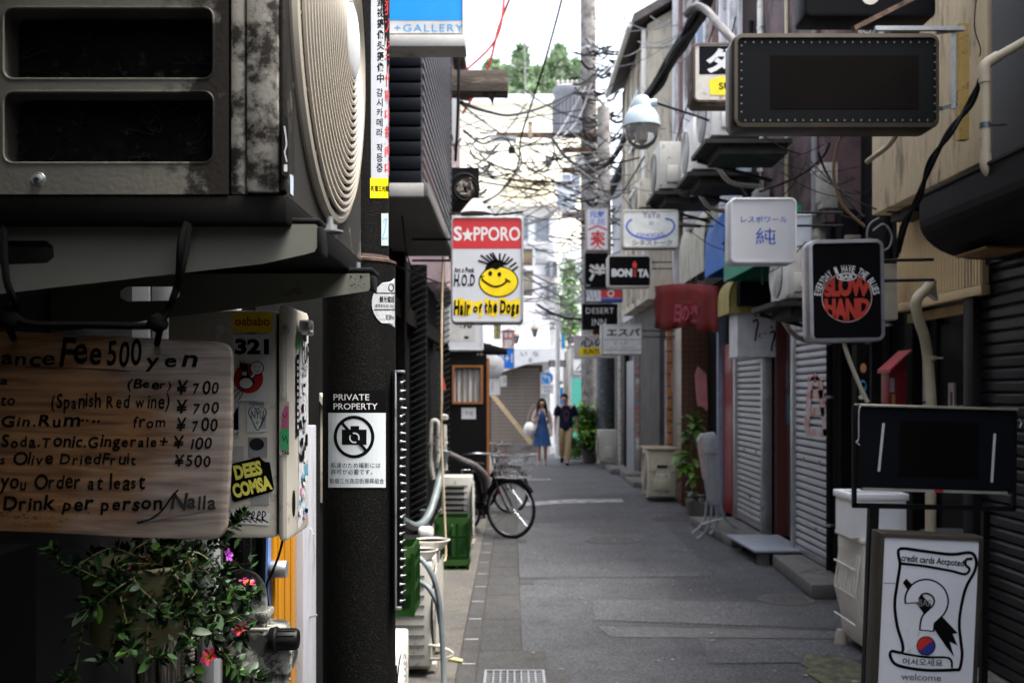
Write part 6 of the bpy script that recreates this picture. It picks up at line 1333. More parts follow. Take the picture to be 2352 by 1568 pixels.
hg = M('hose_grey', (.12, .14, .148), .45, var=.1)
hose('grey_hose', 'upper thick grey hose arching down past the near-left outdoor unit', [W(925, 1262, 5.7), W(950, 1270, 5.7), W(985, 1305, 5.65), W(1005, 1360, 5.65), W(1014, 1440, 5.65), W(1020, 1568, 5.6), W(1022, 1680, 5.4)], .016, hg)
hose('grey_hose', 'lower thick grey hose arching below the upper one at the near-left unit', [W(965, 1336, 5.75), W(985, 1350, 5.72), W(1004, 1385, 5.7), W(1012, 1430, 5.7)], .016, hg)
hose('grey_hose', 'grey hose looping from the white fittings down to the shelf', [W(1024, 1035, 9.0), W(1012, 1090, 9), W(1000, 1140, 8.8), W(980, 1190, 8.6), W(955, 1208, 8.4), W(925, 1195, 8.2)], .035, hg)
hose('cream_cable', 'long straight cream cable running down beside the beer sign then bending left', [W(1018, 590, 8.2), W(1015, 700, 8.2), W(1014, 850, 8.1), W(1014, 1000, 8.1), W(1020, 1150, 8.0), W(1024, 1270, 7.9), W(1016, 1288, 7.8), W(995, 1284, 7.7), W(955, 1278, 7.6)], .0085, M('cream_cable', (.48, .38, .24), .5), 'cable', 8)
hose('dark_pipe', 'black drain pipe between the near-left unit and the pole', [W(968, 1335, 6.0), W(968, 1420, 6.0), W(962, 1520, 6.0)], .035, M('pipe_dark', (.03, .035, .04), .4), 'pipe', 3)
hose('grey_pipe', 'short grey plastic pipe standing behind the pole edge at the left', [W(976, 1170, 9), W(974, 1250, 9)], .045, hg, 'pipe', 2)
hose('metal_rack', 'thin pale metal rack rods at the foot of the near-left unit', [W(960, 1480, 6.0), W(1010, 1484, 5.9), W(1040, 1500, 5.9), W(1018, 1512, 5.9), W(960, 1512, 6.0)], .008, M('pale_rod', (.45, .42, .36), .5), 'rack', 5)
hose('bamboo_stick', 'yellowish stick lying on the pavement by the left hoses', [W(1030, 1512, 5.9), W(1062, 1518, 5.9)], .015, M('bamboo', (.42, .38, .16), .6), 'stick', 2)
hose('wrapped_duct', 'thick grey wrapped pipe sloping behind the mid-left outdoor unit to the bicycle', [W(1030, 1042, 11.8), W(1060, 1056, 11.9), W(1095, 1072, 12), W(1118, 1100, 12.1), W(1122, 1140, 12.1)], .04, M('wrap_grey', (.09, .078, .078), .8, var=.3, vs=20, bump=.5), 'pipe', 6)
# white pipe fittings cluster
gf = thing('gas_fitting', 'cluster of grimy white pipe fittings on the dark wall left of the open door', 'fitting', W(1000, 1010, 9.3))
wfm = M('fitting_white', (.42, .40, .36), .5, var=.2, dirt=(.1, .09, .08), da=.4, ds=20); b = MB()
b.tube(smooth([W(990, 1060, 9.4), W(990, 985, 9.4), W(996, 966, 9.4), W(1006, 972, 9.4), W(1006, 1000, 9.4)], 4), .022, 8); b.tube([W(1006, 1000, 9.4), W(1008, 1075, 9.4)], .04, 10); b.tube([W(1020, 975, 9.4), W(1022, 1080, 9.4)], .025, 8); b.tube([W(985, 1020, 9.4), W(1028, 1018, 9.4)], .02, 8); b.tube([W(990, 1060, 9.4), W(996, 1100, 9.4)], .03, 8); b.build('fitting', wfm, gf, world=True, sm=True)
b = MB(); b.lathe([(.0001, 0), (.04, .01), (.04, .05), (.0001, .06)], W(1020, 965, 9.3), 12); b.build('valve_cap', wfm, gf, world=True)
hose('hanging_rope', 'thin dirty rope with an orange rag hanging on the black louvres', [W(1018, 730, 9.2), W(1012, 800, 9.2), W(1016, 900, 9.2), W(1012, 960, 9.2)], .007, M('rope_dirty', (.2, .17, .13), .9), 'rope')
rg = thing('orange_rag', 'small orange-red rag tied to the rope left of the open door', 'rag', W(1018, 885, 9.15)); b = MB(); b.prism([(W(1011, 0, 9.15).x, W(0, 862, 9.15).z), (W(1017, 0, 9.15).x, W(0, 860, 9.15).z), (W(1024, 0, 9.15).x, W(0, 895, 9.15).z), (W(1013, 0, 9.15).x, W(0, 897, 9.15).z)], 9.14, 9.16); b.build('cloth', M('rag_orange', (.5, .08, .04), .8), rg, world=True)
# coil of cables left top
cc = thing('cable_coil', 'big round coil of old cables hanging above the beer sign', 'cable coil', W(1070, 432, 9.6))
b = MB(); rd = random.Random(3)
for i in range(9): b.circ(W(1068+rd.uniform(-2, 2), 432+rd.uniform(-3, 3), 9.6+rd.uniform(-.08, .08)), (33-i*1.1)*9.6/F, .009, (rd.uniform(-.15, .15), 1, rd.uniform(-.15, .15)), 36, 5)
b.build('coil', cablem, cc, world=True, sm=True)
b = MB()
for i in range(26):
    a = rd.uniform(0, 6.28); r1 = rd.uniform(5, 26); q = [W(1068+r1*cos(a+k*.7)*rd.uniform(.5, 1.1), 435+r1*1.1*sin(a+k*.7)*rd.uniform(.5, 1.2), 9.65+rd.uniform(-.1, .1)) for k in range(4)]; b.tube(smooth(q, 4), rd.uniform(.006, .014), 5)
b.m = [0 if rd.random() < 0 else 0 for _ in b.f]; b.build('loose_wires', M('old_wire', (.22, .19, .16), .6, var=.9, vs=9), cc, world=True, kind='stuff')
box('backing_board', dull, W(1036, 0, 9.8).x, W(1100, 0, 9.8).x, 9.8, 9.84, W(0, 490, 9.8).z, W(0, 385, 9.8).z, cc)
ls = thing('wall_lamp', 'small pale conical lamp hood just above the beer sign', 'lamp', W(1088, 478, 9)); b = MB(); b.lathe([(.14, -.04), (.06, .06), (.03, .09), (.0001, .09)], W(1092, 480, 9), 20); b.build('shade', M('shade_beige', (.42, .38, .36), .6), ls, world=True, sm=True)

# ================================================================ BICYCLES
def wheel(mb, c, r, ax):
    mb.circ(c, r, .019, ax, 40, 8)
def bicycle(lb, loc, rz, steer=25):
    t = thing('bicycle', lb, 'bicycle', loc, rz, 'bicycles parked at the left'); rw = .33
    frame = M('frame_black', (.02, .02, .022), .3); chrome = M('chrome', (.6, .6, .62), .25, .9, dirt=(.2, .15, .1), da=.2); tyre = M('tyre', (.02, .02, .021), .75)
    def wh(c, M_, nm):
        b = MB(); b.M = M_; b.circ(c, rw, .018, (0, 1, 0), 44, 8); w_ = b.build(nm, tyre, t, sm=True)
        b = MB(); b.M = M_; b.circ(c, rw-.024, .010, (0, 1, 0), 44, 6); b.build('rim', chrome, w_, sm=True)
        b = MB(); b.M = M_; b.cyl(Vector(c)+Vector((0, -.05, 0)), Vector(c)+Vector((0, .05, 0)), .022, 12); b.build('hub', chrome, w_)
        b = MB(); b.M = M_
        for i in range(28):
            a = 2*pi*i/28; sgn = 1 if i % 2 else -1; b.tube([Vector(c)+Vector((.02*cos(a+.8*sgn), sgn*.03, .02*sin(a+.8*sgn))), Vector(c)+Vector(((rw-.02)*cos(a), 0, (rw-.02)*sin(a)))], .0016, 3, caps=False)
        b.build('spokes', chrome, w_)
        b = MB(); b.M = M_; b.tube([Vector(c)+Vector(((rw+.04)*cos(R(a)), 0, (rw+.04)*sin(R(a)))) for a in range(35 if nm == 'front_wheel' else 10, 156 if nm == 'front_wheel' else 170, 10)], .022, 6); b.build('mudguard', frame, w_, sm=True)
        return w_
    I = Matrix.Identity(4)
    S = Matrix.Translation((.40, 0, 0)) @ Matrix.Rotation(R(steer), 4, 'Z') @ Matrix.Translation((-.40, 0, 0))
    wh((-.53, 0, .345), I, 'rear_wheel'); wh((.55, 0, .345), S, 'front_wheel')
    b = MB(); bb = (-.08, 0, .29); st_ = (-.22, 0, .62); hd_ = (.36, 0, .66); hu = (.31, 0, .84)
    b.tube([bb, (-.24, 0, .70)], .016); b.tube(smooth([hd_, (.2, 0, .42), bb], 5), .02); b.tube(smooth([hu, (.14, 0, .55), (-.17, 0, .45)], 5), .015); b.tube([hd_, hu], .02)
    for s_ in (-1, 1): b.tube([(-.53, s_*.06, .345), bb], .01); b.tube([(-.53, s_*.06, .345), (-.22, 0, .58)], .009)
    b.build('frame', frame, t, sm=True)
    b = MB(); b.M = S; b.tube(smooth([(.36, 0, .68), (.40, .05, .6), (.52, .055, .4), (.55, .055, .345)], 4), .011); b.tube(smooth([(.36, 0, .68), (.40, -.05, .6), (.52, -.055, .4), (.55, -.055, .345)], 4), .011); b.build('fork', frame, t, sm=True)
    b = MB(); b.M = S; b.tube([(.31, 0, .84), (.28, 0, .98)], .013); b.tube(smooth([(.08, -.27, .97), (.2, -.24, 1.0), (.3, -.1, .99), (.3, .1, .99), (.2, .24, 1.0), (.08, .27, .97)], 5), .011); b.build('handlebar', chrome, t, sm=True)
    for s_ in (-1, 1): b = MB(); b.M = S; b.tube([(.06, s_*.272, .968), (.17, s_*.25, .993)], .017, 8); b.build('grip', rubber, t)
    # wire basket
    b = MB(); b.M = S; x0, x1 = .42, .74
    for z_, e in ((.72, .0), (.80, .02), (.88, .035), (.97, .05)):
        b.tube([(x0-e*.3, -.14-e, z_), (x1+e, -.14-e, z_), (x1+e, .14+e, z_), (x0-e*.3, .14+e, z_)], .009 if z_ > .95 else .006, 5, True)
    for i in range(8):
        u_ = i/7; xx = x0+(x1-x0)*u_; b.tube([(xx, -.19, .97), (xx, -.14, .72), (xx, .14, .72), (xx, .19, .97)], .005, 4)
        yy = -.14+.28*u_; b.tube([(x1+.05, yy*1.3, .97), (x1, yy, .72), (x0, yy, .72), (x0, yy*1.3, .97)], .005, 4)
    b.build('basket', chrome, t)
    b = MB(); b.M = S; b.lathe([(.0001, 0), (.035, .01), (.045, .06), (.0001, .065)], (.45, .07, .70), 14, (1, 0, 0)); b.build('lamp', chrome, t, sm=True)
    b = MB()
    for x_, w_, z_ in ((-.40, .19, .80),): b.prism([(-.40, -.10), (-.34, -.105), (-.2, -.03), (-.10, -.018), (-.10, .018), (-.2, .03), (-.34, .105), (-.40, .10)], .78, .84, lambda a, c, y: (a, c, y))
    b.build('saddle', rubber, t, bev=.015); b = MB(); b.tube([(-.24, 0, .68), (-.26, 0, .79)], .013); b.build('seat_post', chrome, t)
    b = MB(); b.tube([(-.3, .06, .72), (-.72, .06, .72), (-.72, -.06, .72), (-.3, -.06, .72)], .006); b.tube([(-.5, 0, .72), (-.68, 0, .72)], .006); b.tube([(-.7, .06, .72), (-.53, .07, .35)], .006); b.tube([(-.7, -.06, .72), (-.53, -.07, .35)], .006); b.build('rack', chrome, t)
    b = MB(); b.circ((-.08, -.03, .29), .085, .006, (0, 1, 0), 24, 5); b.bar((-.08, -.05, .29), (.05, -.05, .2), .02, .012); b.bar((.05, -.05, .2), (.05, -.14, .2), .04, .015); b.bar((-.08, .05, .29), (-.2, .05, .38), .02, .012); b.bar((-.2, .05, .38), (-.2, .14, .38), .04, .015); b.build('crank', frame, t)
    b = MB(); b.box((-.3, -.045, .33), (.5, .012, .08)); b.build('chain_guard', frame, t, bev=.003)
    b = MB(); b.tube(smooth([(.3, .02, .95), (.42, .06, 1.0), (.42, .04, .8), (.36, .01, .6)], 4), .004); b.tube([(.36, 0, .62), (.34, 0, .5)], .012); b.build('brake_cable', M('cable_red_dark', (.15, .01, .01), .5), t)
    return t
def bike_at(lb, fpx, fpy, rz, steer):
    Yc = EYE*F/(fpy-CY)*1.0; p = W(fpx, 0, Yc); off = Vector((.55*cos(rz), .55*sin(rz)))
    return bicycle(lb, (p.x-off.x, Yc-off.y, 0), rz, steer)
bk1 = bike_at('black city bicycle with chrome wire basket standing nearest by the left pavement', 1166, 1238, R(-66), 32)
bk1.location.x += -.03
bk2_ = bike_at('second city bicycle parked further back behind the nearest one', 1164, 1180, R(-60), 20)
for c in kids(bk2_): pass

# ================================================================ PEOPLE
def skin(name, mat, nodes, edges, parent, sub=2, root=0):
    me = bpy.data.meshes.new(name); me.from_pydata([n[:3] for n in nodes], edges, []); o = bpy.data.objects.new(name, me); COL.objects.link(o)
    bpy.context.view_layer.objects.active = o
    sk = o.modifiers.new('s', 'SKIN'); sk.use_smooth_shade = True
    sv = me.skin_vertices[0].data
    for i, n_ in enumerate(nodes): sv[i].radius = (n_[3], n_[4] if len(n_) > 4 else n_[3]); sv[i].use_root = (i == root)
    sb_ = o.modifiers.new('u', 'SUBSURF'); sb_.levels = sub; sb_.render_levels = sub
    m2 = bpy.data.meshes.new_from_object(o.evaluated_get(bpy.context.evaluated_depsgraph_get())); bpy.data.objects.remove(o)
    m2.materials.clear(); m2.materials.append(mat); m2.polygons.foreach_set('use_smooth', [True]*len(m2.polygons))
    o = bpy.data.objects.new(name, m2); COL.objects.link(o); o.parent = parent; return o
skn = M('skin', (.42, .24, .17), .55, var=.05); hairm = M('hair', (.012, .009, .008), .5)
def person(lb, loc, h, rz, arms, legs, head=(0, 0), fem=False):
    t = thing('person', lb, 'person', loc, rz); g = .92 if fem else 1
    hx, hy = head
    N = [(0, 0, .52, .075*g, .055), (0, 0, .60, .062*g, .045), (0, 0, .70, .075*g, .052), (0, 0, .785, .07*g, .045), (0, 0, .835, .026, .026), (hx*.3, -.012+hy*.3, .868, .034, .036), (hx*.6, -.018+hy, .905, .044, .05), (hx*.6, -.008+hy, .94, .042, .05)]
    E_ = [(i, i+1) for i in range(7)]
    for (sh, el, wr, hand) in arms:
        i0 = len(N); N += [(*sh, .03), (*el, .021), (*wr, .0145), (*hand, .017, .01)]; E_ += [(3, i0), (i0, i0+1), (i0+1, i0+2), (i0+2, i0+3)]
        hv = Vector(hand); d = (hv-Vector(wr)).normalized()
        for k, (o_, L) in enumerate(((-.013, .036), (-.0045, .042), (.0045, .040), (.013, .032))):
            j = len(N); b0 = hv+Vector((0, o_, 0))+d*.012; m1 = b0+d*L*.55; m2_ = b0+d*L*.9+Vector((0, -.006, 0)); N += [(*m1, .0045), (*m2_, .004)]; E_ += [(i0+3, j), (j, j+1)]
        j = len(N); th = hv+Vector((0, -.022, .008)); N += [(*th, .0055), (*(th+d*.02), .005)]; E_ += [(i0+3, j), (j, j+1)]
    for (hp_, kn, an, to) in legs:
        i0 = len(N); N += [(*hp_, .05), (*kn, .034), (*an, .021), (*to, .02, .014)]; E_ += [(0, i0), (i0, i0+1), (i0+1, i0+2), (i0+2, i0+3)]
    N = [(x*h, y*h, z*h, *[q*h for q in r_]) for x, y, z, *r_ in N]
    bd_ = skin('body', skn, N, E_, t)
    # face: eyes, brows, nose, mouth, ears
    hc = Vector((hx*.6*h, (-.014+hy)*h, .915*h)); dirv = Vector((hx*12, -1, 0)).normalized(); sd_ = Vector((-dirv.y, dirv.x, 0))
    b = MB()
    for s_ in (-1, 1): b.box(hc+dirv*.052*h+sd_*s_*.017*h+Vector((0, 0, .0)), (.008*h, .006*h, .005*h)); 
    b.build('eyes', M('eye_dark', (.02, .015, .012), .3), t)
    b = MB(); b.prism([(0, .012*h), (.012*h, -.008*h), (0, -.01*h)], -.005*h, .005*h, lambda a, c, y: tuple(hc+dirv*(.050*h+a)+sd_*y+Vector((0, 0, c-.005*h)))); b.build('nose', skn, t, sm=True)
    b = MB(); b.box(hc+dirv*.050*h+Vector((0, 0, -.028*h)), (.02*h, .006*h, .005*h)); b.build('mouth', M('lips', (.3, .08, .07), .5), t)
    for s_ in (-1, 1): b = MB(); b.lathe([(.0001, -.004*h), (.011*h, 0), (.0001, .004*h)], hc+sd_*s_*.046*h, 10, sd_); b.build('ear', skn, t, sm=True)
    return t, N, hc, dirv, sd_
def hairmesh(t, hc, h, dirv, long=False):
    b = MB(); n = 16; rings = []
    up = Vector((0, 0, 1)); sd_ = Vector((-dirv.y, dirv.x, 0)); bkv = -dirv
    for i in range(7):
        th = R(5+i*17); row = []
        for j in range(n):
            a = 2*pi*j/n; d = bkv*cos(a)+sd_*sin(a); front = max(0, -cos(a)); el = th*(1-.5*front)
            row.append(b.pt(hc+Vector((0, 0, .012*h))+bkv*.006*h+(d*sin(el)*.053*h+up*cos(el)*.06*h)*random.uniform(.98, 1.03)))
        rings.append(row)
    for A_, B_ in zip(rings, rings[1:]):
        for j in range(n): b.fc((A_[j], A_[(j+1) % n], B_[(j+1) % n], B_[j]))
    b.fc(rings[0]); b.build('hair', hairm, t, sm=True)
    if long:
        b = MB()
        for k in range(-4, 5):
            a = R(k*24); d = bkv*cos(a)+sd_*sin(a); p = hc+d*.045*h+Vector((0, 0, .02*h)); s_ = .9 if abs(k) > 2 else 1
            b.tube(smooth([p, p+Vector((0, 0, -.06*h))+d*.012*h, p+Vector((0, 0, -.12*h))+d*.02*h+dirv*(.02*h if abs(k) > 2 else 0), p+Vector((0, 0, -.17*h*s_))+d*.022*h+dirv*(.035*h if abs(k) > 2 else 0)], 4), [.017*h, .017*h]+[.016*h]*9+[.012*h]*2, 8)
        b.build('long_hair', hairm, t, sm=True)
def tubeset(name, mat, t, h, segs, n=14):
    b = MB()
    for pts, rs in segs:
        pts = [Vector(p)*h for p in pts]; b.tube(pts, [r_*h for r_ in rs], n)
    return b.build(name, mat, t, sm=True)
# woman
ph = 1.6; Yw = 23.3
arms = [((-.085, 0, .795), (-.125, .01, .665), (-.095, -.075, .655), (-.075, -.10, .675)), ((.085, 0, .795), (.125, .02, .64), (.14, -.01, .50), (.142, -.02, .468))]
legs = [((-.04, 0, .48), (-.045, -.03, .28), (-.04, .02, .055), (-.042, -.055, .018)), ((.04, 0, .48), (.05, .02, .28), (.05, .09, .065), (.052, .035, .018))]
t, N_, hc, dv_, sd2 = person('woman in a blue sleeveless dress and pale cardigan walking with a white bag, looking up', (W(1245, 0, Yw).x, Yw, 0), ph, 0, arms, legs, (0, 0), True)
hairmesh(t, hc, ph, dv_, True)
dress = M('dress_blue', (.014, .06, .18), .7, var=.25, vs=25)
def loft(name, mat, t, h, rows, n=28, fold=0, sm=True):
    b = MB(); R_ = []
    for z, rx, ry, cx, cy in rows:
        R_.append([b.pt(((cx+rx*(1+fold*(.8-z)*sin(j*2*pi/n*7))*cos(2*pi*j/n))*h, (cy+ry*(1+fold*(.8-z)*sin(j*2*pi/n*7))*sin(2*pi*j/n))*h, z*h)) for j in range(n)])
    for a, c in zip(R_, R_[1:]):
        for j in range(n): b.fc((a[j], a[(j+1) % n], c[(j+1) % n], c[j]))
    return b.build(name, mat, t, sm=sm)
loft('dress', dress, t, ph, [(.285, .128, .105, 0, .01), (.30, .125, .10, 0, .01), (.42, .105, .085, 0, .005), (.52, .088, .07, 0, 0), (.60, .068, .052, 0, 0), (.63, .066, .05, 0, 0), (.70, .078, .06, 0, -.003), (.76, .078, .056, 0, 0), (.80, .068, .045, 0, 0), (.805, .05, .04, 0, 0)], fold=.25)
card = M('cardigan_pale', (.48, .40, .38), .85, var=.15)
tubeset('cardigan_sleeve', card, t, ph, [([(-.08, .005, .80), (-.11, .01, .73), (-.126, .01, .665), (-.11, -.04, .658)], [.034, .034, .03, .026]), ([(.08, .005, .80), (.11, .012, .72), (.127, .02, .64), (.138, .0, .56)], [.034, .034, .03, .026])])
b = MB()
for s_ in (-1, 1):
    g_ = [(s_*.035, -.052, .80), (s_*.06, -.06, .70), (s_*.075, -.055, .60), (s_*.10, -.04, .50), (s_*.115, .0, .42)]; g2 = [(s_*.075, .03, .81), (s_*.10, .03, .70), (s_*.095, .04, .60), (s_*.115, .05, .50), (s_*.13, .055, .42)]
    for i in range(4): b.fc([b.pt(Vector(q)*ph) for q in (g_[i], g_[i+1], g2[i+1], g2[i])])
gm_ = b.build('cardigan_front', card, t, sm=True); md = gm_.modifiers.new('s', 'SOLIDIFY'); md.thickness = .012
tubeset('sandal', M('sandal_beige', (.45, .3, .25), .6), t, ph, [([(-.04, .03, .012), (-.042, -.06, .012)], [.022, .022]), ([(.05, .1, .02), (.052, .03, .012)], [.022, .022])], 8)
bag = thing('handbag', 'round white shoulder bag with long strap carried by the woman', 'bag', (W(1216, 0, Yw).x, Yw-.02, W(0, 985, Yw).z))
b = MB(); c = W(1217, 985, Yw-.02); b.lathe([(.0001, -.16), (.1, -.15), (.14, -.08), (.15, 0), (.12, .1), (.07, .15), (.0001, .16)], c, 18); b.build('bag', M('bag_white', (.7, .7, .7), .6), bag, world=True, sm=True)
b = MB(); b.tube(smooth([c+Vector((-.08, 0, .12)), c+Vector((-.02, -.02, .36)), c+Vector((.1, -.04, .58)), c+Vector((.12, .03, .45)), c+Vector((.07, .02, .13))], 5), .008, 5); b.build('strap', M('strap_beige', (.5, .4, .36), .7), bag, world=True)
# man
mh_ = 1.71; Ym = 23.5
arms = [((-.105, 0, .80), (-.145, .015, .645), (-.15, -.01, .50), (-.152, -.02, .455)), ((.105, 0, .80), (.145, .02, .645), (.15, .03, .50), (.152, .02, .455))]
legs = [((-.048, 0, .49), (-.052, .0, .29), (-.05, .13, .10), (-.05, .10, .04)), ((.048, 0, .49), (.03, -.07, .29), (.01, -.09, .06), (.01, -.17, .02))]
t, N_, hc, dv_, sd2 = person('man in navy printed t-shirt and khaki trousers walking beside the woman, head turned to her', (W(1300, 0, Ym).x, Ym, 0), mh_, 0, arms, legs, (-.045, 0))
hairmesh(t, hc, mh_, dv_)
nv = M('tshirt_navy', (.018, .018, .045), .8, var=.2, vs=14)
loft('tshirt', nv, t, mh_, [(.475, .098, .068, 0, 0), (.50, .099, .07, 0, 0), (.60, .092, .06, 0, 0), (.70, .098, .066, 0, 0), (.77, .10, .06, 0, 0), (.81, .085, .05, 0, 0), (.832, .042, .035, 0, 0)], 24, .12)
tubeset('sleeve', nv, t, mh_, [([(-.085, 0, .805), (-.12, .006, .76), (-.138, .012, .68)], [.045, .043, .04]), ([(.085, 0, .805), (.12, .006, .76), (.138, .012, .68)], [.045, .043, .04])])
kh = M('khaki', (.34, .25, .14), .8, var=.15, vs=10)
tubeset('trousers', kh, t, mh_, [([(-.03, 0, .53), (-.048, 0, .49), (-.052, -.0, .30), (-.051, .11, .13)], [.05, .062, .048, .04]), ([(.03, 0, .53), (.048, 0, .49), (.03, -.07, .30), (.012, -.09, .075)], [.05, .062, .048, .042])])
tubeset('shoe', M('shoe_dark', (.015, .02, .03), .6), t, mh_, [([(.01, -.07, .03), (.01, -.12, .028), (.01, -.18, .02)], [.026, .027, .018]), ([(-.05, .15, .09), (-.05, .10, .05), (-.05, .08, .03)], [.026, .027, .018])], 10)
P = Print(lambda a, c, l: Vector((a, -.117-.012*cos(a*20), c))*1); pm2 = M('tshirt_print', (.12, .06, .09), .8)
P.ring(0, 1.20, .065, .085, .018, pm2, 1); P.rect(-.06, 1.08, .06, 1.10, pm2); P.rect(-.05, 1.03, .05, 1.045, pm2); P.build('shirt_print', t)

# ================================================================ PLANTS, TREES
def foliage(name, par, c, rad, n, L, wd, mats, seed=0, shape=None, hole=.0, clumps=None):
    rd = random.Random(seed); b = MB(); cl = clumps or [(Vector((rd.gauss(0, .45), rd.gauss(0, .45), rd.gauss(0, .45))), rd.uniform(.25, .5), rd.randrange(len(mats))) for _ in range(26)]
    for i in range(n):
        q, r_, mi = rd.choice(cl); p = q+Vector((rd.gauss(0, 1), rd.gauss(0, 1), rd.gauss(0, 1)))*r_*.45
        if shape and not shape(p): continue
        p = Vector((c[0]+p.x*rad[0], c[1]+p.y*rad[1], c[2]+p.z*rad[2])); d = Vector((rd.uniform(-1, 1), rd.uniform(-1, 1), rd.uniform(-.7, .6))).normalized(); up = Vector((rd.uniform(-.6, .6), rd.uniform(-.6, .6), 1)).normalized()
        leafquad(b, p, d, L*rd.uniform(.6, 1.3), wd, up); b.m[-1] = mi if rd.random() < .7 else rd.randrange(len(mats))
    return b.build(name, mats, par, world=True, kind='stuff')
bp = thing('potted_shrub', 'bright green leafy shrub in a pot beside the concrete pole at the alley end', 'shrub', W(1345, 1040, 24))
c = W(1346, 985, 24); foliage('foliage', bp, (c.x, 24, c.z), (.42, .42, .55), 4600, .12, .06, [M('leaf_fresh', (.12, .27, .03), .5), M('leaf_lime', (.26, .48, .06), .5), leafm[2]], 3)
b = MB(); b.tube([(c.x+.1, 24, .35), (c.x, 24, 1.0)], .03, 8); b.build('stem', darkwood, bp, world=True); b = MB(); b.lathe([(.001, .01), (.2, .01), (.26, .4), (.22, .4), (.2, .35), (.001, .35)], (c.x+.12, 24, 0), 18); b.build('pot', M('pot_dark', (.06, .045, .04), .7), bp, world=True)
for k, (px, py, s, lb, nn) in enumerate(((1585, 985, .26, 'upper glossy-leaved plant in the dark doorway behind the folded stand', 30), (1580, 1075, .24, 'lower glossy-leaved plant below the first in the same doorway', 30), (1603, 1150, .14, 'small low plant in a pot by the folded stand legs', 9))):
    Y = 14.3-.5*k; t = thing('potted_plant', lb, 'plant', W(px, py, Y), group='glossy-leaved plants in the dark doorway'); rd = random.Random(k); c = W(px, py, Y); b = MB(); b.tube([Vector((c.x+.1, Y, .1)), c], .012, 6); b.build('stem', M('plant_stem', (.12, .12, .04)), t, world=True)
    lm_ = leafmesh('leaf', 1, .42, [M('leaf_glossy', (.09, .2, .04), .35), M('leaf_fresh', (.12, .27, .03), .5), leafm[3]][k % 3], .3); inv = wmat(t).inverted()
    for i in range(nn):
        o = bpy.data.objects.new('leaf', lm_); COL.objects.link(o); o.parent = t; d = Vector((rd.uniform(-1, .6), rd.uniform(-1, .4), rd.uniform(-.4, .5))).normalized(); o.location = inv @ (c+Vector((rd.uniform(-.1, .1), rd.uniform(-.1, .1), rd.uniform(-.6, .9)*s)))
        o.rotation_euler = d.to_track_quat('X', 'Z').to_euler(); o.scale = (s*rd.uniform(.7, 1.2),)*3
    b = MB(); b.lathe([(.001, .01), (.1, .01), (.14, .24), (.001, .22)], (c.x+.1, Y, 0), 16); b.build('pot', M('pot_grey', (.12, .11, .10), .7), t, world=True)
tlm = [M('tree_leaf_a', (.30, .40, .27), .6), M('tree_leaf_b', (.42, .5, .38), .6), M('tree_leaf_c', (.24, .34, .21), .6)]
def tree(lb, px, pytop, Y, wdt, seed, group='feathery trees behind the cream building', pybase=235):
    top = W(px, pytop, Y); base = W(px, pybase, Y); hh = top.z-base.z; t = thing('tree', lb, 'tree', (top.x, Y, 0), group=group); rd = random.Random(seed)
    b = MB(); b.tube(smooth([(top.x, Y, 0), (top.x+.2, Y, base.z*.5), (top.x, Y, base.z), (top.x, Y, top.z-.2)], 4), [.35-.025*i for i in range(13)], 7)
    for i in range(16):
        z = base.z-hh+rd.uniform(0, 1.9)*hh; a = rd.uniform(0, 6.28); L = wdt*(1.2-(z-base.z+hh)/(2*hh))*.8; b.tube([(top.x, Y, z), (top.x+L*cos(a), Y+L*sin(a), z+L*.6)], [.08, .02], 5)
    b.build('trunk', M('bark_grey', (.14, .12, .10), .85), t, world=True)
    cl = []
    for i in range(46):
        u = rd.random(); z = -1+2*u; rad = (1-u)**.75*.9+.06; a = rd.uniform(0, 6.28); rr2 = rad*rd.uniform(.2, 1); cl.append((Vector((rr2*cos(a), rr2*sin(a), z+rd.uniform(0, .25)*(rd.random() < .3))), rd.uniform(.10, .24)*(1.25-u), rd.randrange(3)))
    foliage('crown', t, (top.x, Y, base.z), (wdt, wdt, hh), 9000, .5, .24, tlm, seed, clumps=cl); return t
for i, (px, py, wd_, lb) in enumerate(((1132, 158, 1.5, 'leftmost feathery tree just right of the wooden beam'), (1198, 132, 1.7, 'tall feathery tree left of the black wire'), (1238, 160, 1.4, 'lower tree between the two tall ones on the skyline'), (1283, 122, 1.9, 'tallest feathery tree next to the transformer'), (1325, 150, 1.6, 'tree crown partly behind the concrete pole top'), (1160, 150, 1.4, 'narrow tree spire second from the left above the cream parapet'), (1262, 148, 1.3, 'slim pale tree just left of the tallest one'), (1060, 170, 1.8, 'tree behind the pinkish house at the left'))): tree(lb, px, py, 60+i, wd_, 30+i)
tg = thing('street_tree', 'narrow bright green tree seen through the cables at the street end', 'tree', (W(1305, 0, 35).x, 35, 0)); c = W(1308, 690, 35); b = MB(); b.tube([(c.x, 35, 0), (c.x, 35, c.z)], [.1, .05], 8); b.build('trunk', M('bark_grey', (.14, .12, .1)), tg, world=True); foliage('crown', tg, (c.x, 35, c.z), (.42, .5, 1.7), 3000, .2, .1, [M('street_leaf', (.12, .24, .05), .6), tlm[1], tlm[2]], 8)

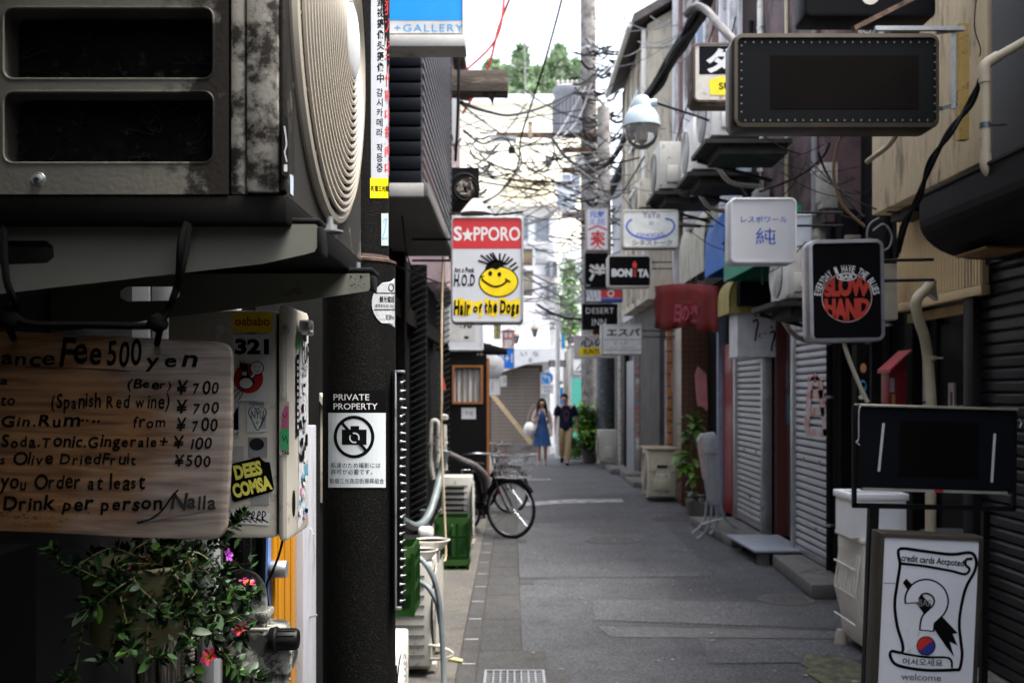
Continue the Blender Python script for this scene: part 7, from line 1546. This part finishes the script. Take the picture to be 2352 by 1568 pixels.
# ================================================================ POLES, WIRES, LAMP
cpm = M('pole_concrete', (.22, .205, .19), .85, var=.3, vs=6, dirt=(.09, .075, .07), da=.45, ds=4)
up1 = thing('concrete_pole', 'tall concrete utility pole wrapped in a tangle of wires right of centre', 'utility pole', (W(1352, 0, 27).x, 27, 0))
b = MB(); xq = W(1356, 0, 27).x; b.tube([(xq, 27, 0), (W(1350, 0, 27).x, 27, 13.5)], [.25, .2], 20); b.build('shaft', cpm, up1, world=True, sm=True)
for zz in (5, 6.2, 7.4, 8.6, 9.8, 11): b = MB(); b.lathe([(.235, -.03), (.24, 0), (.235, .03)], (xq-.03, 27, zz), 20); b.build('band', steel, up1, world=True)
for k in range(16): b = MB(); s_ = (-1)**k; b.tube([(xq+s_*.2, 27, 3+.6*k), (xq+s_*.38, 27, 3+.6*k)], .012, 5); b.build('step_bolt', steel, up1, world=True)
for py in (318, 352, 398, 500): z_ = W(0, py, 27).z; box('crossarm', rust, W(1140 if py == 318 else 1290, 0, 27).x, W(1395, 0, 27).x, 26.6, 26.72, z_-.06, z_+.06, up1)
tf = thing('transformer', 'grey finned transformer drum on the platform left of the concrete pole', 'transformer', W(1303, 255, 26.7)); s26 = 26.7/F
c = W(1303, 310, 26.7); tfm = M('transformer_grey', (.28, .29, .32), .5, var=.1); b = MB(); b.lathe([(.001, 0), (30*s26, 0), (30*s26, 88*s26), (33*s26, 92*s26), (33*s26, 106*s26), (26*s26, 110*s26), (.001, 110*s26)], c, 28); b.build('tank', tfm, tf, world=True, sm=True)
b = MB()
for i in range(24): a = 2*pi*i/24; b.bar(c+Vector((32*s26*cos(a), 32*s26*sin(a), 8*s26)), c+Vector((32*s26*cos(a), 32*s26*sin(a), 80*s26)), .06, .02, (-sin(a), cos(a), 0))
b.build('fins', tfm, tf, world=True)
b = MB()
for i in range(5): b.lathe([(.001, 0), (.03, 0), (.06, .04), (.03, .07), (.06, .11), (.001, .16)], c+Vector(((-22+11*i)*s26, -.1, 110*s26)), 10)
b.build('insulator', M('porcelain', (.5, .48, .44), .3), tf, world=True)
up2 = thing('steel_pole', 'second shorter pole with dark metal sleeve in front of the concrete pole', 'utility pole', (W(1391, 0, 23.8).x, 23.8, 0)); xq = W(1391, 0, 23.8).x
b = MB(); b.tube([(xq, 23.8, 0), (xq-.05, 23.8, 8.5)], [.2, .15], 18); b.build('shaft', cpm, up2, world=True, sm=True); b = MB(); b.tube([(xq, 23.8, W(0, 995, 23.8).z), (xq-.01, 23.8, W(0, 815, 23.8).z)], .225, 18); b.build('sleeve', M('sleeve_dark', (.07, .08, .09), .4, .5, dirt=(.2, .2, .2), da=.3, ds=12), up2, world=True, sm=True)
b = MB(); b.tube([(xq+.32, 23.7, .1), (xq+.30, 23.7, 4.5)], .04, 8); b.tube([(xq+.45, 23.7, .1), (xq+.43, 23.7, 5)], .025, 8); b.build('conduit', cream, up2, world=True)
lp = thing('street_lamp', 'pale blue enamel dome street lamp with glass bowl hanging from a long arm', 'street lamp', W(1474, 290, 9)); s9 = 9/F; c = W(1474, 290, 9)
enm = M('enamel_blue', (.36, .43, .47), .35, var=.06, dirt=(.2, .2, .18), da=.2)
b = MB(); b.lathe([(43*s9, -1*s9), (42*s9, 8*s9), (38*s9, 24*s9), (30*s9, 37*s9), (22*s9, 43*s9), (21*s9, 58*s9), (14*s9, 68*s9), (.001, 70*s9)], c, 32); b.build('shade', enm, lp, world=True, sm=True)
b = MB(); b.lathe([(.001, -53*s9), (14*s9, -51*s9), (29*s9, -40*s9), (37*s9, -24*s9), (40*s9, -4*s9), (40*s9, 0)], c, 32); gl = M('lamp_glass', (.5, .48, .44), .08, var=.15, alpha=.75); b.build('glass_bowl', gl, lp, world=True, sm=True)
b = MB(); b.lathe([(.001, -38*s9), (9*s9, -30*s9), (10*s9, -18*s9), (5*s9, 0)], c, 14); b.build('bulb', M('bulb_white', (.7, .68, .62), .3), lp, world=True, sm=True)
b = MB(); b.tube([c+Vector((10*s9, 0, 52*s9)), c+Vector((34*s9, 0, 54*s9))], 9*s9, 12); b.build('socket', enm, lp, world=True, sm=True); b = MB(); b.tube([c+Vector((30*s9, 0, 54*s9)), c+Vector((150*s9, .4, 50*s9)), c+Vector((330*s9, 1.2, 50*s9))], .012, 8); b.build('arm', darkgrey, lp, world=True)
def cable(lb, pts, r, mat=cablem, group=None): return hose('overhead_cable', lb, pts, r, mat, 'cable', 7, group, 6)
bun = thing('cable_bundle', 'thick black bundle of cables sagging from the top right down towards the concrete pole', 'cable', W(1530, 160, 13))
rd = random.Random(17); base = [(1650, -60, 8.5), (1600, 40, 9.5), (1560, 108, 10.5), (1510, 190, 12), (1475, 250, 13.5), (1440, 310, 15), (1405, 366, 17), (1370, 389, 18.5), (1335, 386, 20), (1292, 352, 22), (1262, 308, 24)]
for i in range(11):
    w_ = lambda k: (17 if k < 3 else 12 if k < 5 else 4.5 if k < 7 else 1.6)
    pts = [W(x+rd.uniform(-1, 1)*w_(k), y_+rd.uniform(-1, 1)*w_(k)*.6, Y) for k, (x, y_, Y) in enumerate(base)]
    b = MB(); b.tube(smooth(pts, 6), rd.uniform(.014, .03), 6); b.build('cable', cablem, bun, world=True, sm=True)
hose('bent_pipe', 'thick grey-black bent pipe curving from the cable bundle down to the LED sign', [W(1575, 35, 8.5), W(1595, 16, 8.4), W(1620, 22, 8.2), W(1655, 62, 7.6), W(1700, 110, 7), W(1730, 150, 6.6)], .032, M('pipe_grey_dark', (.10, .09, .085), .6, var=.3), 'pipe', 7)
cable('lone black wire falling from the top of the picture across the sky', [W(1300, -60, 16), W(1290, 0, 16), W(1250, 147, 17.5), W(1221, 238, 18.5), W(1197, 315, 19.5), W(1188, 385, 20), W(1150, 440, 20.5)], .02)
cable('long sagging wire from the left eave to the concrete pole', [W(1060, 236, 10), W(1118, 256, 13), W(1180, 264, 16), W(1262, 240, 20), W(1340, 198, 24), W(1398, 150, 26)], .022)
cable('dark twisted chain-like cable running down the cream wall at the right', [W(2252, 180, 4.85), W(2232, 240, 4.9), W(2180, 300, 4.95), W(2140, 380, 5.0), W(2108, 450, 5.2), W(2080, 520, 5.4), W(2064, 580, 5.6)], .012)
cable('second strand twisted round the chain-like cable', [W(2255, 182, 4.84), W(2225, 235, 4.92), W(2186, 306, 4.9), W(2134, 372, 5.03), W(2114, 456, 5.15), W(2074, 514, 5.42), W(2060, 590, 5.6)], .011)
redm = M('cable_red', (.45, .04, .04), .5)
cable('left red wire crossing the sky beside the gallery sign', [W(1160, -30, 12), W(1150, 60, 12), W(1125, 110, 12), W(1072, 160, 12)], .016, redm); cable('right red wire crossing down behind the wooden beam', [W(1182, -30, 12), W(1146, 62, 12.3), W(1118, 165, 12.4), W(1062, 262, 12.6)], .016, redm)
cable('black vertical cable along the edge of the ribbed metal wall', [W(1053, 110, 9), W(1053, 200, 9), W(1050, 300, 9), W(1046, 370, 9)], .014)
cable('thick dark cable low across the street behind the beer sign', [W(1235, 700, 21), W(1262, 716, 22), W(1300, 730, 22), W(1345, 734, 22), W(1395, 744, 21)], .028)
rd = random.Random(77)
def tangle(name, lb, n, xr, yr, Yr, r, mat, seed, sag=40, ln=90):
    rd = random.Random(seed); t = tag(thing(name, lb, 'cables', W((xr[0]+xr[1])/2, (yr[0]+yr[1])/2, (Yr[0]+Yr[1])/2))); b = MB()
    for i in range(n):
        Y = rd.uniform(*Yr); x, y_ = rd.uniform(*xr), rd.uniform(*yr); dx = rd.choice((-1, 1))*rd.uniform(.6, 1.3)*ln; dy = rd.gauss(0, .45)*ln; s_ = rd.uniform(0, sag)*.7; dY = rd.uniform(-2, 2)*Y/25
        q = [W(x+dx*u, y_+dy*u+s_*4*u*(1-u), Y+dY*u) for u in (0, .25, .5, .75, 1)]; b.tube(smooth(q, 4), rd.uniform(*r), 4, caps=False)
    b.build('wires', mat, t, world=True, kind='stuff'); return t
tangle('cable_tangle', 'tangle of black wires strung across the alley gap between the houses', 95, (1090, 1400), (270, 480), (15, 27), (.006, .016), cablem, 1, 22, 130)
tangle('cable_tangle', 'paler web of wires lower down between the beer sign and the small signs', 90, (1230, 1380), (420, 740), (20, 30), (.010, .024), M('cable_pale', (.14, .13, .14), .6), 2, 16, 100)
tangle('cable_tangle', 'dense knot of wires clinging to the upper concrete pole', 110, (1362, 1405), (90, 560), (25.2, 26.6), (.012, .04), cablem, 3, 18, 40)
tangle('cable_tangle', 'thin wires fanning over the white upper house on the right', 40, (1400, 1640), (20, 480), (11, 16), (.005, .010), cableg, 4, 30, 110)
tangle('cable_tangle', 'messy black wires in front of the mauve wall under the LED sign', 16, (1730, 2010), (330, 560), (6.8, 8.4), (.003, .006), cablem, 5, 50, 160)
rdx = random.Random(91)
for k, (pts, r_) in enumerate((([(1065, 300, 12), (1110, 330, 15), (1160, 318, 18), (1200, 372, 20), (1240, 392, 22), (1275, 350, 24)], .024), ([(1105, 470, 14), (1150, 440, 16), (1186, 400, 18), (1198, 360, 20), (1180, 325, 21)], .022), ([(1270, 330, 23), (1285, 380, 24), (1320, 400, 24), (1345, 396, 25)], .03),
  ([(1222, 365, 21), (1234, 388, 21), (1252, 394, 21), (1268, 372, 21), (1272, 350, 21)], .02), ([(1345, 200, 26), (1310, 262, 25), (1278, 312, 24), (1255, 335, 23)], .035), ([(1360, 190, 26), (1330, 270, 25), (1296, 310, 24), (1270, 318, 23)], .03),
  ([(1375, 400, 22), (1392, 450, 20), (1420, 452, 18), (1450, 410, 15), (1480, 360, 13)], .018), ([(1350, 395, 24), (1362, 440, 22), (1392, 462, 20), (1432, 440, 17)], .02), ([(1130, 590, 18), (1180, 520, 21), (1260, 470, 25), (1340, 455, 26)], .018),
  ([(1210, 560, 22), (1262, 580, 23), (1330, 572, 24), (1400, 530, 24)], .02), ([(1060, 240, 11), (1140, 300, 15), (1200, 330, 20), (1290, 335, 24)], .014), ([(1420, -20, 22), (1400, 40, 24), (1378, 52, 26), (1366, 40, 26.5)], .02), ([(1455, -20, 20), (1425, 60, 22), (1390, 72, 25), (1366, 66, 26.5)], .02), ([(1470, 60, 17), (1440, 110, 19), (1412, 150, 22), (1372, 170, 26)], .018),
  ([(1640, 60, 11), (1600, 180, 12), (1560, 300, 13), (1530, 420, 14)], .012), ([(1690, 40, 9), (1660, 160, 10), (1610, 320, 11), (1590, 470, 12)], .010), ([(1500, 60, 17), (1470, 140, 18), (1400, 200, 20), (1350, 240, 24)], .012), ([(1745, 440, 8.2), (1800, 420, 8), (1850, 395, 7.8), (1890, 360, 7.4), (1905, 330, 7)], .014), ([(1880, 350, 7.4), (1900, 400, 7.4), (1940, 450, 7.2), (1985, 500, 7)], .013), ([(1905, 480, 7.6), (1950, 500, 7.4), (1990, 495, 7.2)], .010), ([(1700, 430, 9), (1720, 470, 9), (1700, 520, 9.2), (1660, 560, 9.6)], .016))):
    hose('overhead_cable', ('wavy cable from the left eave dipping under the wooden crossbar', 'cable rising from the beer sign top to the wooden crossbar', 'short thick cable sagging from the crossbar to the concrete pole', 'small cable loop hanging under the middle of the crossbar', 'grey cable slanting down from the pole past the transformer front', 'second grey cable slanting from the pole to the crossbar end',
 'cable drooping between concrete pole and gabled house below the lamp', 'cable looping low from the concrete pole towards the smile-drawing sign', 'faint cable rising from beside the beer sign to the pole', 'cable sagging just above the dark brush character sign', 'thin straight cable from the left eave to the crossbar', 'lower of two hooked cables entering the pole top', 'upper hooked cable curving into the pole from the sky', 'cable from the gabled roof edge to the pole clutter',
 'thin cable running down the white upper house left of the bundle end', 'thin cable running down the white upper house nearest the LED sign', 'thin cable crossing from the gabled wall to the transformer', 'dark cable rising across the mauve wall to the LED sign', 'dark cable falling from under the LED sign to the cream wall', 'short dark cable in the recess above the blues sign', 'cable curling behind the square white sign top left')[k], [W(*q) for q in pts], r_*.68, (cablem, cableg)[k in (4, 5)], 'cable', 7, 'loose cables of the alley', 6)
tangle('cable_tangle', 'bits of wire around the cable coil on the left', 40, (1045, 1130), (300, 470), (10, 12), (.006, .014), cableg, 6, 20, 30)
# pole hardware: boxes, insulators and a closure hanging among the wires
for k, (px, py, Y, wd_, hh, lb) in enumerate(((1332, 372, 26, 22, 30, 'pale junction box on the concrete pole below the transformer'), (1300, 450, 30, 42, 66, 'pale blue-grey electrical cabinet hanging mid-air by the pole'), (1175, 345, 22, 14, 12, 'small black cable closure dangling left of the pole'), (1258, 372, 25, 12, 20, 'grey splice box on the wires left of the pole'), (1240, 420, 26, 30, 8, 'brown insulator bar among the wires'), (1386, 330, 26, 20, 40, 'dark box strapped to the right side of the concrete pole'), (1218, 300, 26, 10, 36, 'upright insulator post on the wooden crossbar'), (1156, 318, 24, 60, 9, 'pale horizontal arm at the left of the wooden crossbar'), (1206, 590, 20, 34, 36, 'rolled tan awning end by the beer sign'), (1206, 650, 21, 34, 56, 'pale bamboo blind hanging right of the beer sign'), (1243, 590, 24, 28, 34, 'small white and orange lightbox beyond the bamboo blind'))):
    s_ = Y/F; t = thing('pole_box' if k < 8 else 'hanging_item', lb, 'fixture', W(px, py, Y), group=None); c_ = [(.5, .5, .5), (.42, .46, .52), (.02, .02, .02), (.25, .25, .26), (.2, .13, .09), (.06, .06, .065), (.35, .28, .2), (.5, .49, .47), (.36, .28, .18), (.46, .42, .35), (.6, .62, .62)][k]
    b = MB(); b.box((0, 0, 0), (wd_*s_, .25, hh*s_)); b.build('casing', M('fixture_%s' % 'abcdefghijk'[k], c_, .6, var=.2), t, bev=.01)
    b = MB(); b.box((0, -.13, hh*s_*.42), (wd_*s_*1.08, .03, hh*s_*.12)); b.build('cover', cableg, t)
b = MB()
hose('curled_wire', 'thin brown wire curling in a loop beside the cream wall corner', [W(2020, 500, 6.2), W(1998, 515, 6.2), W(1992, 545, 6.2), W(2010, 575, 6.2), W(2040, 570, 6.2), W(2048, 540, 6.2), W(2030, 515, 6.2), W(2005, 530, 6.2)], .006, cableg, 'wire')
hose('thin_wire', 'fine dark wire hanging down the cream wall near the pipe elbow', [W(2245, -20, 4.9), W(2238, 60, 4.9), W(2252, 110, 4.9), W(2250, 130, 4.9)], .003, cablem, 'wire')
hose('copper_pipe', 'thin copper-brown pipe looping under the LED sign', [W(1945, 300, 5.6), W(1925, 330, 5.7), W(1915, 400, 5.8), W(1935, 470, 5.9), W(1985, 520, 6)], .009, M('pipe_brown', (.25, .17, .10), .5), 'pipe')
hose('cream_pipe', 'white rounded pipe end beside the cream wall under the LED sign', [W(2065, 300, 5.0), W(2040, 335, 5.1), W(2005, 362, 5.2), W(1992, 372, 5.25)], .014, pbg, 'pipe', 4)

# ================================================================ UNITS ON THE RIGHT
brk2 = M('bracket_dark', (.05, .048, .045), .6)
for k, (px, pyb, Y, mt, lb) in enumerate(((1621, 394, 10.7, acwhite, 'white outdoor unit on a rusty bracket left of the LED sign'), (1541, 438, 11.9, acgrey, 'grimy outdoor unit on a bracket below the street lamp arm'), (1490, 480, 15.4, cream, 'cream outdoor unit with pipe above the smile-drawing sign'), (1668, 318, 9.4, acwhite, 'tilted outdoor unit half hidden behind the LED sign'), (1835, 690, 8.0, acwhite, 'narrow white outdoor unit behind the square white sign, above the shutter'), (2120, 60, 6.0, acwhite, 'outdoor unit on the wall between the top sign and the LED sign'))):
    c = W(px, pyb, Y); u = ac_small('wall_outdoor_unit', lb, (c.x, Y+.36, c.z), -pi/2, .72 if k != 4 else .5, .56 if k not in (2, 4) else .44, .28 if k != 4 else .13, mt, group='outdoor units bracketed to the right-hand houses', feet=False)
    b = MB(); b.bx(-.38, .38, -.2, .62, -.045, -.005); b.bx(-.3, .3, -.05, .6, -.13, -.046); b.bar((-.3, -.15, -.06), (-.3, .6, -.26), .035, .03); b.build('bracket', brk2, u)
    b = MB(); b.box((-.30, .32, .12), (.12, .3, .22)); b.build('dark_lagging', rubber, u, bev=.03)
    b = MB(); b.box((-.38, .02, .12), (.02, .1, .14)); b.build('valve_plate', M('valve_dark', (.1, .1, .09), .6), u)
    b = MB(); b.tube(smooth([(-.38, .0, .14), (-.46, .05, .0), (-.4, .2, -.25), (-.38, .5, -.3)], 4), .025, 7); b.build('pipe', M('lagging', (.3, .28, .24), .8), u)
u = ac_small('outdoor_unit', 'cream outdoor unit on the ground by the glossy plants on the right', (W(1519, 0, 15.6).x, 15.9, .06), -pi/2, .75, .72, .42, cream, group='outdoor units standing along the right side')
u = ac_small('outdoor_unit', 'grey-white outdoor unit at the foot of the pole in front of the green shrub', (W(1396, 0, 22.3).x, 22.5, .1), -pi/2, .42, .74, .42, acgrey, group='outdoor units standing along the right side', rings=2)
for q, o in enumerate([o for o in bpy.data.objects if o.get('label', '').startswith('cream outdoor unit on the ground')]):
    b = MB(); b.box((.385, 0, .5), (.01, .16, .04)); b.build('grip_slot', dull, o); b = MB(); b.box((.39, -.02, .22), (.05, .2, .16)); b.build('pipe_cover', cream, o, bev=.01); b = MB(); b.box((0, 0, .77), (.82, .5, .03)); b.build('top_board', M('worn_top', (.3, .24, .16), .7), o, bev=.005)
    b = MB(); b.box((-.385, 0, .5), (.01, .2, .05)); b.box((-.385, 0, .36), (.01, .26, .012)); b.build('side_slot', dull, o); b = MB(); b.box((-.39, .05, .24), (.04, .18, .14)); b.build('valve_box', cream, o, bev=.01)
cb = thing('metal_cabinet', 'tall grey metal cabinet with peeling posters on its side further up the right', 'cabinet', (W(1483, 0, 20).x, 20, 0)); cgm = M('cabinet_grey', (.22, .23, .25), .5, .3, var=.15)
x0, x1, zt2 = W(1458, 0, 20).x, W(1512, 0, 20).x, W(0, 826, 20).z
box('body', cgm, x0, x1, 20, 21.5, .05, zt2, cb); box('edge_post', alu, x0-.03, x0+.18, 19.95, 20, .05, zt2+.06, cb)
for i in range(4): box('rib', cgm, x0+.2+.07*i, x0+.23+.07*i, 19.97, 20, .1, zt2-.1, cb)
P = Print(planar(19.948)); rd = random.Random(6)
for i in range(14): y_ = 840+i*15; P.rect(1459+rd.uniform(0, 2), y_, 1472+rd.uniform(0, 3), y_+rd.uniform(8, 14), rd.choice([M('poster_tan', (.4, .32, .2)), s_w, M('poster_pink', (.45, .2, .18)), M('poster_blue', (.2, .28, .45))])); 
P.build('poster', cb, world=True)
fst = thing('folded_sign_stand', 'grey folded standing signboard with curved tubular legs seen edge-on', 'sign stand', (W(1630, 0, 11.7).x, 11.7, 0))
Yfs = 11.7; b = MB(); b.plate([(W(x, y_, Yfs).x, W(x, y_, Yfs).z) for x, y_ in ((1612, 996), (1642, 992), (1650, 1010), (1656, 1150), (1648, 1160), (1628, 1160), (1608, 1020))], [], Yfs, Yfs+.10); b.build('panel', M('stand_grey', (.33, .34, .36), .5, .2, dirt=(.2, .16, .14), da=.2), fst, world=True, bev=.012)
b = MB(); b.prism([(W(x, y_, Yfs).x, W(x, y_, Yfs).z) for x, y_ in ((1604, 1012), (1611, 998), (1625, 1098), (1617, 1100))], Yfs-.01, Yfs+.12); b.build('side_face', M('side_pinkish', (.35, .27, .25), .6), fst, world=True)
b = MB(); b.bx(W(1618, 0, Yfs).x, W(1646, 0, Yfs).x, Yfs-.012, Yfs-.002, W(0, 1042, Yfs).z, W(0, 1037, Yfs).z); b.bx(W(1624, 0, Yfs).x, W(1640, 0, Yfs).x, Yfs-.012, Yfs-.002, W(0, 1150, Yfs).z, W(0, 1045, Yfs).z); b.build('inset', M('inset_grey', (.24, .25, .26), .5), fst, world=True)
b = MB()
for pts in ([(1622, 1150), (1620, 1185), (1608, 1208), (1590, 1224)], [(1634, 1155), (1632, 1195), (1618, 1222), (1600, 1238)], [(1650, 1140), (1660, 1180), (1676, 1200), (1696, 1212)], [(1640, 1150), (1648, 1190), (1640, 1215), (1630, 1226)]): b.tube(smooth([W(x, y_, Yfs+.03) for x, y_ in pts], 4), .016, 7)
b.tube([W(1612, 1204, Yfs), W(1662, 1190, Yfs)], .013, 6); b.build('leg_tubes', M('leg_grey', (.3, .31, .33), .4, .4), fst, world=True, sm=True)
pkc = thing('pink_cloth', 'faded pink cloth hanging on the dark front by the plants', 'cloth', W(1612, 890, 13.9)); b = MB()
pts = [(1597, 860), (1604, 842), (1612, 850), (1622, 858), (1626, 930), (1624, 944), (1616, 934), (1604, 932), (1600, 900)]; b.prism([(W(x, y_, 13.8).x, W(x, y_, 13.8).z) for x, y_ in pts], 13.8, 13.84); b.build('cloth', M('faded_pink_cloth', (.42, .16, .15), .85, var=.2), pkc, world=True)
# deeper right fronts: pipes, narrow posts, notices
pf = thing('wall_pipes', 'pale pipes and narrow posts on the fronts near the tall grey cabinet', 'pipes', (W(1520, 0, 18).x, 18, 0)); 
for px, Y, r_, mt, y0 in ((1520, 17.5, .05, acwhite, 800), (1530, 17.2, .03, M('pale_blue_metal', (.25, .3, .42)), 780), (1440, 21.5, .06, darkwood, 760), (1448, 21.5, .04, cgm, 740), (1425, 22.0, .05, wfm, 740)):
    b = MB(); p = W(px, 0, Y); b.tube([(p.x, Y, .05), (p.x, Y, W(0, y0, Y).z)], r_, 8); b.build('pipe', mt, pf, world=True)
rov = thing('red_rimmed_plate', 'narrow white plate with red rim on a pipe beyond the pink cloth', 'sign', W(1546, 872, 17)); b = MB(); b.prism([(W(1546, 872, 17).x+a, W(1546, 872, 17).z+c) for a, c in rr(.08, .45, .035)], 17, 17.02); b.build('rim', red, rov, world=True); b = MB(); b.prism([(W(1546, 872, 17).x+a, W(1546, 872, 17).z+c) for a, c in rr(.05, .4, .025)], 16.99, 16.999); b.build('plate', pwhite, rov, world=True)
for k, (px, Y, z1_) in enumerate(((1400, 21.0, .12), (1450, 18.2, .1), (1435, 19.5, .14))):
    t = thing('low_step', ('low dark doorstep below the outdoor unit by the pole', 'low stone doorstep beside the cream ground unit', 'middle low doorstep at the foot of the grey cabinet')[k], 'step', (W(px, 0, Y).x, Y, 0)); box('block', stepm, W(px, 0, Y).x, 2.7, Y-.3, Y+.9, 0, z1_, t, bev=.01)
fbx = thing('foam_box', 'white foam box on the ground behind the walking man', 'box', (W(1322, 0, 25.5).x, 25.5, 0)); box('box', foam, W(1306, 0, 25.5).x, W(1340, 0, 25.5).x, 25.5, 25.9, .06, W(0, 1024, 25.5).z, fbx, bev=.02); box('lid', foam, W(1305, 0, 25.5).x, W(1341, 0, 25.5).x, 25.48, 25.92, W(0, 1024, 25.5).z+.002, W(0, 1020, 25.5).z+.01, fbx)
tn = thing('teal_screen', 'teal green netted screen panel behind the walking man', 'screen', (W(1330, 0, 30).x, 30, 0)); box('net', M('teal_net', (.05, .30, .24), .7, var=.15, st=(6, 1, 1)), W(1313, 0, 30).x, W(1345, 0, 30).x, 30, 30.04, .05, W(0, 868, 30).z, tn); box('post', steel, W(1311, 0, 30).x, W(1313, 0, 30).x, 29.98, 30.05, 0, W(0, 864, 30).z, tn)
dkp = thing('dark_banner', 'dark upright banner panel between the teal screen and the pole', 'banner', (W(1358, 0, 29).x, 29, 0)); box('banner', M('banner_dark', (.05, .055, .07), .6), W(1348, 0, 29).x, W(1368, 0, 29).x, 29, 29.04, .6, W(0, 870, 29).z, dkp)
hrl = thing('ramp_rail', 'yellow sloping wooden board leaning across the brown shutter', 'board', W(1175, 970, 26)); b = MB(); b.bar(W(1130, 905, 26.4), W(1222, 1020, 25.6), .12, .04, (0, 1, 0)); b.build('board', M('yellow_wood', (.30, .22, .12), .6, var=.15), hrl, world=True)
# things on the black post near the red mailbox
bt2 = thing('sticker_post', 'dark post with colourful round stickers left of the red mailbox', 'post', (W(1978, 0, 6.9).x, 6.9, 0)); box('post', darkwood, W(1968, 0, 6.9).x, W(1998, 0, 6.9).x, 6.9, 7.0, .05, W(0, 790, 6.9).z, bt2)
P = Print(planar(6.898)); P.ell(1983, 845, 7, 11, M('st_orange', (.5, .22, .1))); P.ell(1981, 888, 9, 16, M('st_blue', (.05, .25, .45))); P.ell(1983, 884, 5, 7, M('sign_red', (.42, .03, .015)), 2); P.ell(1980, 900, 7, 7, M('st_green', (.1, .3, .12)), 2); P.ell(1979, 912, 7, 5, s_w, 2); P.text('OK', 1972, 950, 1978, 960, s_w); P.build('sticker', bt2, world=True)
rd = random.Random(8)
# service boxes and pipes on the right-hand walls
rdw = random.Random(44)
for k, (px, py, X, wd_, hh, c_, lb) in enumerate(((1760, 470, 2.7, .22, .3, (.3, .3, .3), 'grey electric meter box on the mauve wall behind the square white sign'), (1915, 430, 2.85, .18, .4, (.28, .27, .24), 'narrow beige switch box with cables left of the cream wall corner'), (1905, 520, 2.9, .2, .3, (.35, .33, .28), 'small cream box low in the dark recess beside the blues sign'), (1722, 400, 2.66, .12, .25, (.35, .4, .45), 'pale blue glass insulator box above the square white sign'), (1965, 610, 3.0, .25, .5, (.18, .15, .12), 'brown board in the recess behind the blues sign'), (1600, 505, 2.6, .3, .3, (.4, .4, .4), 'grey vent hood above the striped awning'))):
    Y = YX(px, X); p = Vector((X, Y, EYE+(CY-py)*Y/F)); t = thing('service_box', lb, 'box', p); m_ = M('service_%s' % 'abcdef'[k], c_, .6, var=.2, dirt=(.06, .05, .04), da=.3)
    b = MB(); b.box((-.06, 0, 0), (.14, wd_, hh)); b.build('casing', m_, t, bev=.01); b = MB(); b.box((-.135, 0, 0), (.012, wd_*.8, hh*.7)); b.build('door', m_, t, bev=.004)
    b = MB(); b.tube([(-.04, 0, -hh/2), (-.04, 0, -hh/2-.7)], .014, 7); b.tube(smooth([(-.04, .04, hh/2), (-.05, .06, hh/2+.2), (-.03, .25, hh/2+.35)], 4), .01, 6); b.build('conduit', cableg, t)
for k, (X, Y, z0, z1, r_, mt) in enumerate(((2.72, 8.95, 3.3, 6, .03, cableg), (2.73, 9.9, 3.4, 6, .02, pbg), (2.72, 10.9, 3.3, 6, .035, acwhite), (2.76, 11.5, 3.3, 6, .03, cablem), (2.97, 8.3, .1, 3, .03, cableg), (2.98, 7.9, .1, 4.4, .04, darkwood), (2.80, 8.78, .15, 3.2, .03, cablem))):
    t = thing('wall_pipe', ('grey', 'beige', 'white', 'thin black', 'low grey', 'brown', 'low black')[k]+' vertical pipe fixed to the right-hand walls '+('by the recess', 'on the mauve wall', 'at the mauve wall end', 'before the sided house', 'in the dark recess', 'in the recess beside the low one', 'beside the nearer shutter')[k], 'pipe', (X, Y, z0)); b = MB(); b.tube([(X, Y, z0), (X, Y, z1)], r_, 8); b.build('tube', mt, t, world=True, sm=True)
    for zz in (z0+.4, (z0+z1)/2, z1-.3): b = MB(); b.lathe([(r_*1.2, -.012), (r_*1.2, .012)], (X, Y, zz), 10); b.build('clip', steel, t, world=True)
# debris on the asphalt
db = tag(thing('litter', 'tiny pale specks and cigarette ends scattered on the asphalt', 'litter', (1.2, 9, 0))); b = MB()
for i in range(110): x, y_ = rd.uniform(.1, 2.3), 5.8+rd.random()**1.5*14; b.box((x, y_, .012), (rd.uniform(.008, .03), rd.uniform(.008, .02), .006), Matrix.Rotation(rd.uniform(0, 3), 3, 'Z'))
b.build('specks', M('speck', (.32, .31, .29), .8), db, world=True, kind='stuff')
# antenna on far roof
an = thing('roof_antenna', 'thin television antenna against the sky above the trees', 'antenna', W(1208, 60, 50)); b = MB(); b.tube([W(1207, 240, 50), W(1204, 12, 50)], .04, 5); b.tube([W(1196, 8, 50), W(1226, 4, 50)], .03, 5)
for i in range(5): b.tube([W(1200+i*5, 2, 50), W(1201+i*5, 14, 50)], .025, 4)
b.build('mast', cableg, an, world=True)
bpy.context.view_layer.update()
